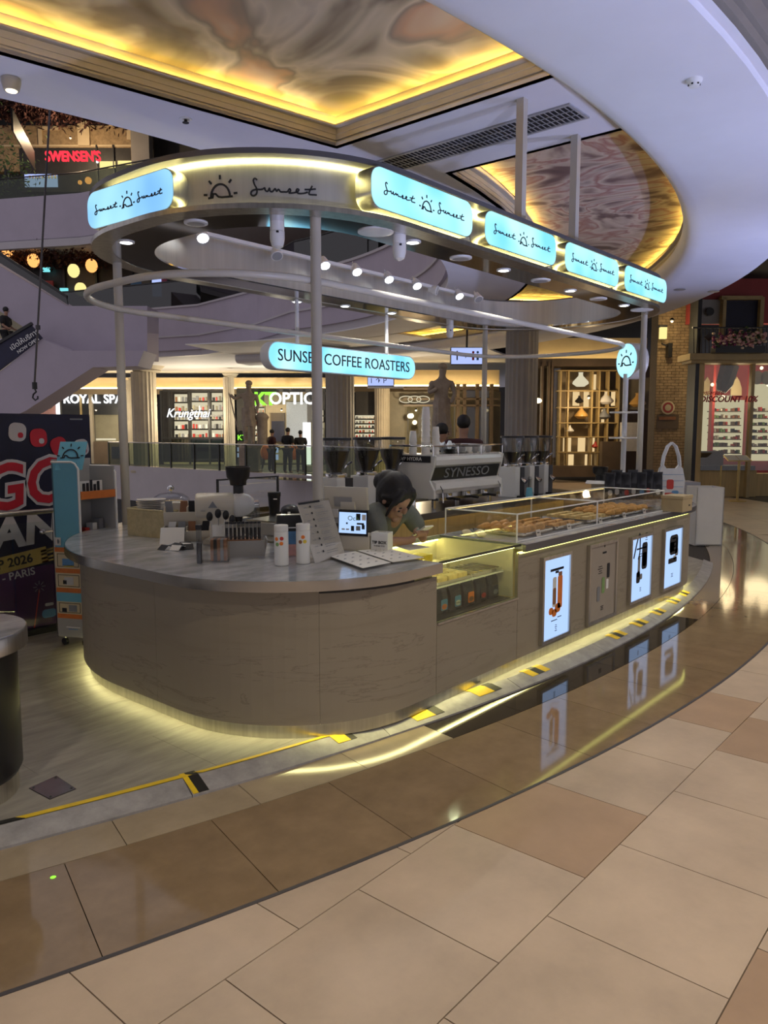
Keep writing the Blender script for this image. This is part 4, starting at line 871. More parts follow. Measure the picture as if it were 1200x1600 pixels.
names=['nearest','second','third','fourth','farthest']
for i,(cx,kind) in enumerate(((4.98,'croissant'),(5.46,'bar'),(6.02,'slice'),(6.50,'croissant'),(6.95,'bun'))):
    tray(cx,2.97,.42,.44,zt,'steel pastry tray inside the acrylic case, %s to the barista\'s end'%names[i])
    nx,ny=(3,4)
    for ix in range(nx):
        for iy in range(ny): pastry(cx-.13+.13*ix,2.97-.155+.103*iy,zt+.006,kind,'golden %s on the %s tray, %s row from the glass front, %s column'%({'bar':'pastry bar'}.get(kind,kind),names[i],ORD[iy],ORD[ix]),kind+'s on the %s tray'%names[i],.15+random.uniform(-.2,.2))
    m=thing('price_card','white price card standing before the %s pastry tray'%names[i],'price card',(cx-.05,2.715,CT)); MB().obox((cx-.08,2.72,CT),(.06,0,0),(0,.003,0),(0,.012,.045)).build('card','paper',m); MB().obox((cx-.072,2.7235,CT+.02),(.035,0,0),(0,.0005,0),(0,.003,.008)).build('text_line','ink',m)
o=thing('icing_bag','heap of pale wrapped pastries at the near end of the acrylic case','pastries',(4.62,3.1,CT))
for i in range(5): MB().sphere((4.60+.05*(i%3),3.0+.07*i*.6,CT+.02),.035,10,6,(1.2,.9,.55)).build('wrapped_pastry','icing',o,True)
# lower glazed case: trays, boxes and coffee bags
tray(3.90,2.85,.36,.24,.747,'steel tray of sandwiches in the lower glass case, left one'); tray(4.27,2.85,.34,.24,.747,'empty wire-lined steel tray in the lower glass case')
for k in range(7): MB().cyl((4.12+.05*k,2.74,.768),(4.12+.05*k,2.96,.768),.004,n=5).build('wire','chrome',bpy.data.objects['pastry_tray.006'])
for ix in range(3):
    for iy in range(3): pastry(3.79+.112*ix,2.785+.075*iy,.754,'slice','pale sandwich slice in the lower glass case, %s row from the glass, %s column'%(ORD[iy],ORD[ix]),'sandwich slices',0)
o=thing('sandwich_box','yellow cardboard sandwich box at the back of the lower glass case','box',(4.02,3.1,.745)); MB().obox((3.94,3.05,.7455),(.14,0,0),(0,.12,0),(0,0,.12)).build('box_body','yellow_print',o)
for k in range(2):
    q=(4.18+.16*k,3.10,.7455); o=thing('clear_food_box','clear plastic food box at the back of the lower glass case, %s'%['left','right'][k],'box',q,group='clear food boxes'); MB().obox((q[0]-.07,3.04,.7455),(.14,0,0),(0,.12,0),(0,0,.07)).build('box_body','acrylic',o); MB().obox((q[0]-.06,3.05,.748),(.12,0,0),(0,.1,0),(0,0,.05)).build('filling','icing',o)
def coffee_bag(name,loc,rz,w,h,d,art,lab,grp):
    o=thing(name,lab,'coffee bag',loc,rz,group=grp); m=MB(); vs=[]; prof=[(0,1),(.15,1.05),(.55,.95),(.82,.5),(.93,.12),(1,.10)]
    for t,k in prof:
        for i in range(12):
            a_=2*PI*i/12; sx=math.copysign(abs(math.cos(a_))**.5,math.cos(a_)); sy=math.copysign(abs(math.sin(a_))**.6,math.sin(a_)); vs.append((sx*w/2*(1-.06*math.sin(PI*t)),sy*d/2*k,t*h))
    fs=[]
    for j in range(len(prof)-1): fs+=[(j*12+i,j*12+(i+1)%12,(j+1)*12+(i+1)%12,(j+1)*12+i) for i in range(12)]
    fs+=[tuple(range(11,-1,-1)),tuple(range(60,72))]; m.add(vs,fs).build('pouch','bag_foil',o,True,local=True)
    if art:
        m=MB(); slabp(m,(0,-d/2*1.07,h*.34),(1,0,0),(0,0,1),rrect2(w*.5,h*.42,.01,2),0,.002); m.build('label_patch',art[0],o,local=True); m=MB(); slabp(m,(0,-d/2*1.08,h*.27),(1,0,0),(0,0,1),rrect2(w*.4,h*.2,.02,3),0,.003); m.build('label_art',art[1],o,local=True)
    return o
arts=[('paper','grey_print','cream animal art'),('blue_print','orange_print','blue and orange art'),('blue_print','paper','pale blue art'),('orange_print','brown_print','orange art'),('ink','red_print','small red art'),('ink','grey_print','plain dark art')]
for k in range(6): coffee_bag('coffee_bag',(3.645+.148*k,2.78,.56),0,.135,.165,.07,arts[k][:2],'black coffee bag with %s in the lower glass case'%arts[k][2],'coffee bags in the lower case')
# ---------------------------------------------------------------- back bar
bb_=thing('back_counter','long back bar counter with pale wood front behind the barista','counter',(6.5,4.85,.05))
MB().box(4.70,4.42,.87,8.67,5.19,.90).build('worktop','dark_band',bb_); MB().box(4.72,5.17,.05,8.65,5.19,.87).build('back_panel','wood_light',bb_)
MB().box(4.75,4.428,.856,8.63,4.434,.868).build('counter_light','led_bar',bb_); MB().box(4.70,4.415,.835,8.67,4.421,.898).build('front_lip','dark_band',bb_)
for k in range(6): MB().box(4.72+.655*k,4.44,.05,4.72+.655*k+.651,4.46,.868).build('wood_door','wood_light',bb_)
# espresso machine
em=thing('espresso_machine','large white and steel espresso machine on the back bar','espresso machine',(6.6,4.75,.90))
xa,xb=5.98,7.24
for x in(xa+.12,xb-.12):
    for y in(4.55,4.98): MB().cyl((x,y,.90),(x,y,1.0),.022).build('foot','chrome',em,True)
def sideprof(x0,x1,P,nm,mt,bev=0): 
    m=MB(); n=len(P); vs=[(x0,p[0],p[1]) for p in P]+[(x1,p[0],p[1]) for p in P]; m.add(vs,[tuple(range(n)),tuple(range(2*n-1,n-1,-1))]+[(i,n+i,n+(i+1)%n,(i+1)%n) for i in range(n)]); return m.build(nm,mt,em,bevel=bev)
side=[(4.46,1.02),(4.46,1.10),(4.52,1.20),(4.47,1.33),(4.45,1.44),(4.50,1.455),(5.02,1.455),(5.06,1.36),(5.08,1.10),(5.05,1.02)]
sideprof(xa,xa+.03,side,'side_panel','white_enamel'); sideprof(xb-.03,xb,side,'side_panel','white_enamel')
sideprof(xa+.03,xb-.03,[(4.55,1.0),(4.55,1.2),(4.50,1.35),(4.50,1.44),(5.04,1.44),(5.06,1.0)],'body','steel')
m=MB(); vs=[]; fs=[]; PR=[(4.475,1.435),(4.455,1.40),(4.46,1.35),(4.50,1.325),(4.55,1.335),(4.55,1.43)]
sideprof(xa+.03,xb-.03,PR,'upper_barrel','white_enamel'); sideprof(xa+.03,xb-.03,[(4.485,1.325),(4.515,1.20),(4.53,1.20),(4.52,1.325)],'name_panel','black_plastic')
sideprof(xa+.03,xb-.03,[(4.505,1.195),(4.455,1.17),(4.45,1.11),(4.48,1.07),(4.56,1.07),(4.56,1.195)],'lower_barrel','white_enamel'); MB().box(xa+.06,4.44,1.0,xb-.06,4.75,1.03).build('drip_tray','chrome',em)
text('lettering','SYNESSO',.14,'grey_print',em,((xa+xb)/2,4.4965,1.262),(1,0,0),(0,-.24,1),sx=1.45,ext=.003)
MB().box(xa-.004,4.50,1.375,xa,5.05,1.44).build('side_band','black_plastic',em); text('lettering','MVP HYDRA',.05,'white_ink',em,(xa-.006,4.76,1.408),(0,-1,0),(0,0,1),sx=1.1)
MB().lathe([(.055,0),(.055,.02),(.045,.024)],(xa-.004,5.02,1.405),18,(-1,0,0)).build('steam_knob','black_plastic',em,True)
for i,x in enumerate((xa+.3,xa+.63,xa+.96)):
    g=MB().cyl((x,4.50,1.06),(x,4.50,1.0),.04,.036,14).build('group_head','chrome',em,True); MB().cyl((x,4.49,1.015),(x,4.36,1.005),.014,n=8).build('portafilter_handle','black_plastic',g,True)
for x in(xa+.10,xb-.10): MB().tube([(x,4.47,1.16),(x,4.43,1.10),(x,4.42,.98)],.008,6).build('steam_wand','chrome',em,True)
m=MB(); 
for a_,b_ in(((xa,4.47),(xb,4.47)),((xa,5.02),(xb,5.02)),((xa,4.47),(xa,5.02)),((xb,4.47),(xb,5.02))): MB().cyl((*a_,1.535),(*b_,1.535),.008,n=6).build('cup_rail','chrome',em,True)
for x in(xa,(xa*2+xb)/3,(xa+2*xb)/3,xb):
    for y in(4.47,5.02): MB().cyl((x,y,1.44),(x,y,1.535),.006,n=6).build('rail_post','chrome',em)
MB().box(xa+.02,4.5,1.4405,xb-.02,5.02,1.452).build('cup_tray','steel',em)
def paper_cup(x,y,z,lab,grp,s=1):
    o=MB().lathe([(.038*s,.001),(.042*s,0),(.042*s,.006*s),(.040*s,.008*s),(.030*s,.105*s),(.026*s,.107*s),(.026*s,.103*s),(.006*s,.102*s)],(x,y,z),16).build('paper_cup','ceramic',None,True); return tag(o,lab,'cup',grp)
for k in range(7): paper_cup(6.16,4.70,1.453+.058*k,'white paper cup, %s from the top of the tallest stack on the machine'%ORD[6-k],'tallest cup stack',1.15)
for j,(x,y,nk) in enumerate(((6.08,4.80,4),(6.22,4.62,5),(6.24,4.75,4))):
    for k in range(nk): paper_cup(x,y,1.453+.042*k,'white paper cup, %s from the top of the %s low stack on the machine'%(ORD[nk-1-k],['left','front','right'][j]),'%s cup stack'%['left','front','right'][j],1.0)
for j in range(4):
    x=6.42+.10*j
    for k in range(4 if j<2 else 2):
        o=MB().lathe([(.03,0),(.06,.008),(.062,.011),(.03,.006)],(x,4.60+.03*(j%2),1.453+.012*k),16).build('saucer','ceramic' if j else 'black_plastic',None,True); tag(o,'%s saucer, %s from the bottom of the machine-top stack %s'%('black' if j==0 else 'white',ORD[k],['nearest the paper cups','second along','third along','last along'][j]),'saucer','saucers on the machine, stack %d'%j)
for j in range(5):
    x=6.62+.125*j; q=V((x,4.58,1.453)); o=thing('espresso_cup','white espresso cup on the machine top, number %s from the towel'%['one','two','three','four','five'][j],'cup',q,group='espresso cups'); MB().lathe([(.022,0),(.038,.03),(.042,.065),(.038,.064),(.02,.008)],q,16).build('cup','ceramic' if j%2 else 'grey_plastic',o,True); MB().tube([q+V((.04,0,.05)),q+V((.065,0,.045)),q+V((.06,0,.02)),q+V((.036,0,.02))],.005,6).build('handle','ceramic' if j%2 else 'grey_plastic',o,True)
# crumpled towel
m=MB(); n=12; vs=[];fs=[]
for i in range(n):
    for j in range(8): vs.append((6.40+.30*i/(n-1),4.66+.22*j/7,1.50+.05*math.sin(i*1.1)*math.cos(j*.9)+.02*math.sin(i*2.3+j)+.02))
for i in range(n-1):
    for j in range(7): fs.append((i*8+j,(i+1)*8+j,(i+1)*8+j+1,i*8+j+1))
o=m.add(vs,fs).build('crumpled_towel','towel',None,True); tag(o,'crumpled pale blue towel on top of the espresso machine','towel'); sd=o.modifiers.new('t','SOLIDIFY'); sd.thickness=.008
# steel pitchers and shaker
for k,(x,y,h,r) in enumerate(((5.72,4.52,.16,.034),(5.62,4.56,.10,.04),(5.52,4.60,.09,.035))):
    q=V((x,y,.90)); o=thing('milk_pitcher','steel milk pitcher on the back bar beside the machine, %s'%['tall shaker','middle','smallest'][k],'pitcher',q,group='steel pitchers'); MB().lathe([(r,0),(r*1.05,h*.35),(r*.8,h*.8),(r*.55,h) if k==0 else (r*.9,h)],q,18).build('body','chrome',o,True)
    if k: MB().tube([q+V((r,0,h*.8)),q+V((r+.03,0,h*.7)),q+V((r+.03,0,h*.35)),q+V((r,0,h*.25))],.005,6).build('handle','chrome',o,True)
# bean grinders
def bean_grinder(loc,lab,full):
    o=thing('bean_grinder',lab,'coffee grinder',loc,group='conical-hopper bean grinders'); L=lambda mb,n,mt,sm=True,bv=0: mb.build(n,mt,o,sm,True,bevel=bv)
    L(MB().box(-.105,-.11,0,.010,.12,.36),'body','white_enamel',False,.01); L(MB().box(.012,-.112,.0,.112,.12,.355),'front_housing','black_plastic',False,.008)
    L(MB().lathe([(.10,.36),(.102,.365),(.102,.39),(.09,.395)],(0,0,0),22),'collar','chrome')
    L(MB().lathe([(.06,.395),(.066,.44),(.108,.53),(.132,.63),(.138,.70)],(0,0,0),22,cap=False),'hopper','hopper_glass')
    L(MB().lathe([(.056,.396),(.062,.44),(.104,.53),(.122,.60) if full else (.07,.45),(.02,.61) if full else (.02,.455)],(0,0,0),18),'beans','bean')
    L(MB().lathe([(.142,.70),(.142,.724),(.02,.728)],(0,0,0),22),'hopper_lid','black_plastic'); L(MB().box(-.06,-.20,0,.06,-.10,.02),'tray','black_plastic',False); L(MB().cyl((.05,-.10,.22),(.05,-.17,.18),.022,.028,10),'spout','chrome')
    L(MB().tube([(.06,-.04,.44),(.085,-.09,.49),(.11,-.10,.50)],.010,6),'clamp','chrome')
    return o
for k,px in enumerate((525,573,612)): bean_grinder((ony(px,720,4.93).x,4.93,.90),'white bean grinder with a full hopper left of the espresso machine, %s'%['first from the post','middle','nearest the machine'][k],True)
for k,px in enumerate((800,823,845)): bean_grinder((ony(px,720,4.76).x,4.76,.90),'white bean grinder with a nearly empty hopper right of the machine, %s'%['nearest the machine','middle','farthest'][k],False)
# ---------------------------------------------------------------- right end of the counter
c=onz(972,772,CT); o=thing('lollipop_sign_stand','round lit sun-logo sign on a white pole with two disc shelves','sign',c)
MB().lathe([(.10,0),(.10,.012),(.03,.015)],c,20).build('foot','white_plastic',o,True); MB().cyl(c,c+V((0,0,1.42)),.03,n=14).build('pole','white_plastic',o,True)
for z in(.66,.96): MB().lathe([(.17,z),(.175,z+.004),(.175,z+.018),(.17,z+.02)],c,26).build('disc_shelf','white_plastic',o,True)
nrm=(-RT*.955-FW2*.30).normalized(); sc0=c+V((0,0,1.57)); ux=V((-nrm.y,nrm.x,0)); 
b=MB(); b.lathe([(.20,-.16),(.21,-.155),(.21,-.004),(.205,0)],sc0,34,nrm).build('sign_drum','white_plastic',o,True); MB().lathe([(.20,.001),(.01,.004)],sc0,34,nrm).build('lit_face','sign_light',o)
m=MB(); sun_logo(m,0,-.05,.14,.016,plane_map(sc0+nrm*.005,ux,(0,0,1))); m.build('sun_logo','ink',o)
for k in range(7):
    p=onz(952+12.3*k,781-.3*k,CT)+FW2*.04*(k%2); coffee_bag('coffee_bag',p,-D(50)+random.uniform(-.3,.3),.118,.30+.025*(k%2),.085,(('ink','paper'),('ink','blue_print'),('ink','red_print'))[k%3] if k not in(1,) else ('ink','paper'),'tall black coffee bag, %s in the row at the far counter end'%['first','second','third','fourth','fifth','sixth','last'][k],'coffee bags in a row')
# tote bag
c=onz(1046,777,CT); o=thing('tote_bag','white tote bag with red print standing at the far counter end','tote bag',c); a=RT; b=FW2; w2=.15
m=MB(); P=[(-.15,0),(.15,0),(.16,.2),(.13,.33),(.09,.38),(.055,.33),(-.055,.33),(-.09,.38),(-.13,.33),(-.16,.2)]; slabp(m,c-b*.03,a,(0,0,1),P,-.05,.0); m.build('bag_body','tote_white',o,bevel=.008)
for s_ in(0,.05): MB().tube([c+a*x+V((0,0,z))-b*(.03-s_) for x,z in((-.10,.36),(-.085,.47),(-.045,.58),(.0,.62),(.045,.58),(.085,.47),(.10,.36))],.012,6).build('handle','tote_white',o,True)
for q,mt in(((-.01,.15,.08,.11),'red_print'),((-.02,.03,.12,.05),'red_print'),((.05,.06,.08,.04),'blue_print')):
    m=MB(); slabp(m,c-b*.031+a*q[0]+V((0,0,q[1])),a,(0,0,1),rrect2(q[2],q[3],.02,3),0,.002); m.build('print_patch',mt,o)
for k in range(4): MB().obox(c-b*.032-a*.14+V((0,0,.05+.07*k)),a*.28,b*.001,(0,0,.004)).build('grid_line','blue_print',o)
# wooden box and round tray
c=onz(1057,798,CT); o=thing('wooden_box','small pale wooden box on the counter right of the pastry case','box',c); MB().cbox(c,(.26,.2,.12),0).build('box_body','wood_box',o,bevel=.004); MB().cbox(c+V((0,0,.121)),(.27,.21,.03),0).build('lid','wood_box',o,bevel=.004); MB().cbox(c+V((.05,-.102,.05)),(.03,.004,.012),0).build('mark','ink',o)
c=V((8.25,3.75,CT)); o=thing('paper_stand','open white papers on a low stand behind the coffee bags','papers',c)
MB().cbox(c,(.3,.25,.16),.4).build('stand','cream_plastic',o); MB().obox(c+V((-.2,-.1,.162)),(.25,.1,.02),(-.05,.2,0),(0,0,.004)).build('sheet','paper',o); MB().obox(c+V((.05,0,.17)),(.22,.06,-.02),(-.05,.2,0),(0,0,.004)).build('sheet','paper',o)
c=V((8.36,3.84,CT+.19)); o=thing('hand_grinder','small black coffee hopper on the papers beside the pole','grinder',c); MB().lathe([(.05,0),(.05,.05),(.08,.08),(.09,.15),(.08,.15),(.06,.09)],c,18).build('hopper','black_plastic',o,True); MB().lathe([(.06,0),(.05,-.03)],c,16).build('base','black_plastic',o,True)
c=V((7.9,4.5,.90)); o=thing('blue_paper_cup','pale blue tapered cup on the back bar right of the grinders','cup',c); MB().lathe([(.045,0),(.032,.12),(.03,.122)],c,16).build('cup_body','stand_blue',o,True)
c=V((8.12,4.62,.90)); o=thing('pepper_mill','slim grey tamper stand on the back bar','tamper',c); MB().lathe([(.05,0),(.05,.05),(.02,.06),(.022,.2),(.028,.21),(.015,.24)],c,16).build('tamper_body','grey_plastic',o,True)
c=V((8.02,4.9,.90)); o=thing('snack_bag','small orange snack bag hanging at the end of the back bar','bag',c); MB().cbox(c,(.10,.04,.30),.3).build('pouch','orange_print',o,bevel=.012); MB().cbox(c+V((0,0,.30)),(.10,.01,.03),.3).build('top_seal','orange_print',o)
# bins behind the right end
c=onz(1107,853,0.0); o=thing('white_bin','tall white square bin on the floor beyond the counter end','bin',c); m=MB(); h=.86
a_=RT*.40; b_=FW2*.40; s=c-a_/2
for q in((s,a_,b_*.04),(s+b_*.96,a_,b_*.04),(s,a_*.04,b_),(s+a_*.96,a_*.04,b_)): m.obox(*q,(0,0,h))
m.build('bin_body','white_plastic',o); MB().obox(s+a_*.04+b_*.04,a_*.92,b_*.92,(0,0,.5)).build('liner','grey_plastic',o); MB().obox(s+a_*.02,a_*.96,b_*.96,(0,0,.02)).build('base','black_plastic',o)
c=onz(1078,835,0.0); o=thing('grey_service_cabinet','low pale grey service cabinet beside the white bin','cabinet',c); MB().obox(c-RT*.22,RT*.36,FW2*.5,(0,0,.85)).build('cabinet_body','bin_grey',o,bevel=.01); MB().obox(c-RT*.23,RT*.38,FW2*.52,(0,0,.03)).build('plinth','grey_plastic',o)
# ================================================================ PEOPLE
def remesh(meshes,vox,name,smooth=3):
    bm=bmesh.new()
    for me in meshes: bm.from_mesh(me)
    me=bpy.data.meshes.new(name); bm.to_mesh(me); bm.free(); o=bpy.data.objects.new(name,me); COL.objects.link(o)
    r=o.modifiers.new('r','REMESH'); r.mode='VOXEL'; r.voxel_size=vox
    s=o.modifiers.new('s','SMOOTH'); s.iterations=smooth; s.factor=.5
    dg=bpy.context.evaluated_depsgraph_get(); m2=bpy.data.meshes.new_from_object(o.evaluated_get(dg)); bpy.data.objects.remove(o); return m2
def mbmesh(mb):
    me=bpy.data.meshes.new('t'); me.from_pydata(mb.v,[],mb.f); bm=bmesh.new(); bm.from_mesh(me); bmesh.ops.recalc_face_normals(bm,faces=bm.faces); bm.to_mesh(me); bm.free(); return me
# barista leaning on the counter over a phone
pel=atd(566,858,5.50); sp1=atd(578,832,5.36); ch=atd(603,806,5.18); nk=atd(606,788,5.12); hd=atd(617,779,5.08)
shR=atd(582,797,5.06); shL=atd(637,798,5.28); elR=atd(599,847,4.97); elL=atd(660,836,5.28); wrR=atd(641,845,5.01); wrL=atd(661,843,5.12)
pal=atd(650,840,5.01); palL=atd(660,838,5.06)
kR=pel+V((-.10,.02,-.45)); kL=pel+V((.10,.04,-.45)); fR=V((pel.x-.11,pel.y+.08,.09)); fL=V((pel.x+.11,pel.y+.10,.09))
hp=V((pel.x,3.80,.93))
barista=thing('person','barista in grey short-sleeved shirt leaning on the counter over a phone','person',(pel.x,pel.y,.05))
N={'pel':(pel,.135),'sp':(sp1,.125),'ch':(ch,.13),'nk':(nk,.052),'hd':(hd+V((0,0,.0)),.05),'cR':(ch.lerp(shR,.5),.085),'cL':(ch.lerp(shL,.5),.085),'sR':(shR,.058),'sL':(shL,.058),'eR':(elR,.040),'eL':(elL,.040),'wR':(wrR,.027),'wL':(wrL,.027),'pR':(pal,.030),'pL':(palL,.030),
 'hR':(pel+V((-.09,0,-.05)),.10),'hL':(pel+V((.09,0,-.05)),.10),'kR':(kR,.065),'kL':(kL,.065),'aR':(fR,.045),'aL':(fL,.045),'tR':(fR+V((0,-.15,-.015)),.035),'tL':(fL+V((0,-.15,-.015)),.035)}
E=[('pel','sp'),('sp','ch'),('ch','nk'),('nk','hd'),('ch','cR'),('ch','cL'),('cR','sR'),('cL','sL'),('sR','eR'),('sL','eL'),('eR','wR'),('eL','wL'),('wR','pR'),('wL','pL'),('pel','hR'),('pel','hL'),('hR','kR'),('hL','kL'),('kR','aR'),('kL','aL'),('aR','tR'),('aL','tL')]
body=figure('b',N,E,None,None,'pel',2)
# head: looks down and forward
look=(RT*.62-V((0,0,.58))-FW2*.50).normalized(); hu=(V((0,0,1))-look*look.z).normalized(); hs=look.cross(hu)
HS=1.16
def hp_(f,s,u): return hd+(look*f+hs*s+hu*u)*HS
rot=Matrix((look,hs,hu)).transposed()
hm=MB(); hm.sphere(hp_(-.01,0,.02),.1*HS,20,14,(.98,.78,1.08),rot); hm.sphere(hp_(.03,0,-.045),.07*HS,16,10,(.85,.82,1.0),rot)
hm.sphere(hp_(.098,0,-.012),.016*HS,10,8,(1,.8,1.5),rot); hm.sphere(hp_(.082,0,-.055),.020*HS,10,8,(.7,1.2,.5),rot); hm.sphere(hp_(.072,0,-.095),.028*HS,10,8,(.8,1,.8),rot)
for s in(-1,1): hm.sphere(hp_(-.005,s*.079,-.008),.026*HS,10,8,(.6,.35,1.1),rot); hm.sphere(hp_(.07,s*.035,-.025),.022*HS,8,6,(.6,.9,.8),rot)
# fingers curled round the phone
phone_c=atd(661,830,5.03); pu=(RT*.8+FW2*.6).normalized(); pn=(V((0,0,.85))-RT*.45+FW2*.25).normalized(); pv=pn.cross(pu).normalized()
parts=[body,mbmesh(hm)]
for side_,base,other in((1,pal,1),(-1,palL,-1)):
    for k in range(4):
        f0=base+V((.012*other,-.01,.005))+pu*(-.03+.02*k)*1.0; f1=f0+V((.03*other,-.02,.012)); f2=f1+V((.02*other,.005,.022)); f3=f2+V((-.012*other,.018,.010))
        parts.append(figure('f',{'a':(f0,.0105),'b':(f1,.0095),'c':(f2,.0085),'d':(f3,.0075)},[('a','b'),('b','c'),('c','d')],None,None,'a',1))
    t0=base+V((-.0,.015,.015)); t1=t0+V((.015*other,.01,.03)); t2=t1+V((.02*other,-.012,.018)); parts.append(figure('f',{'a':(t0,.012),'b':(t1,.010),'c':(t2,.008)},[('a','b'),('b','c')],None,None,'a',1))
bm_=remesh(parts,.0055,'body'); mesh_obj('body',bm_,'skin',barista)
# shirt
NS={k:(N[k][0],N[k][1]+.022) for k in('pel','sp','ch','cR','cL','sR','sL')}; NS['nk']=(nk.lerp(ch,.55),.075)
NS['eR']=(shR.lerp(elR,.85),.064); NS['eL']=(shL.lerp(elL,.88),.064); NS['hR']=(N['hR'][0],.112); NS['hL']=(N['hL'][0],.112)
sh=figure('s',NS,[('pel','sp'),('sp','ch'),('ch','nk'),('ch','cR'),('ch','cL'),('cR','sR'),('cL','sL'),('sR','eR'),('sL','eL'),('pel','hR'),('pel','hL')],None,None,'pel',2); mesh_obj('shirt',remesh([sh],.009,'shirt',4),'shirt',barista)
NT={k:(N[k][0],N[k][1]+.012) for k in('pel','hR','hL','kR','kL')}; NT['aR']=(fR+V((0,0,.04)),.062); NT['aL']=(fL+V((0,0,.04)),.062)
mesh_obj('trousers',figure('t',NT,[('pel','hR'),('pel','hL'),('hR','kR'),('hL','kL'),('kR','aR'),('kL','aL')],None,None,'pel',2),'cloth_black',barista)
for s,f_ in(('R',fR),('L',fL)): MB().sphere(f_+V((0,-.07,-.01)),.06,12,8,(.75,1.9,.6)).build('shoe','cloth_black',barista,True)
# hair: cap, fringe sides, bun
hh=MB(); hh.sphere(hp_(-.028,0,.032),.112*HS,20,14,(1.0,.84,1.05),rot); hm2=[mbmesh(hh)]
hx=MB(); hx.sphere(hp_(-.10,-.0,.055),.062*HS,14,10,(1,1,1),rot); hx.sphere(hp_(-.135,0,.02),.05*HS,12,8,(1,1,1.1),rot); hm2.append(mbmesh(hx))
for s,l in((-1,.12),(1,.14)):
    hm2.append(figure('h',{'a':(hp_(.045,s*.03,.105),.03),'b':(hp_(.062,s*.066,.06),.024),'c':(hp_(.055,s*.088,.0),.016),'d':(hp_(.06,s*.09,-.02-l*.4),.010)},[('a','b'),('b','c'),('c','d')],None,None,'a',1))
    hm2.append(figure('h',{'a':(hp_(.03,s*.05,.10),.03),'b':(hp_(.03,s*.085,.04),.022),'c':(hp_(-.03,s*.092,.0),.016)},[('a','b'),('b','c')],None,None,'a',1))
mesh_obj('hair',remesh(hm2,.007,'hair',2),'hair',barista)
for s in(-1,1):
    MB().sphere(hp_(.084,s*.034,.0),.016,8,6,(.35,1.1,.22),rot).build('eyebrow','hair',barista,True); MB().sphere(hp_(.085,s*.034,-.022),.013,8,6,(.4,1.1,.3),rot).build('eye','ink',barista,True)
MB().sphere(hp_(.094,0,-.058),.016,10,6,(.4,1.3,.4),rot).build('mouth','lip',barista,True)
mk=MB(); mk.tube([nk+V((-.07,-.02,.015)),nk+V((-.03,-.065,-.0)),nk+V((.0,-.08,-.012)),nk+V((.04,-.065,0)),nk+V((.07,-.01,.015))],.013,6).build('collar','shirt',barista,True)
ph=thing('smartphone','pale smartphone held in the barista\'s hands','phone',phone_c); MB().obox(phone_c-pu*.036-pv*.075,pu*.072,pv*.15,pn*.009).build('phone_body','white_plastic',ph); MB().obox(phone_c-pu*.032-pv*.07+pn*.0092,pu*.064,pv*.14,pn*.0006).build('phone_screen','lit_teal',ph)
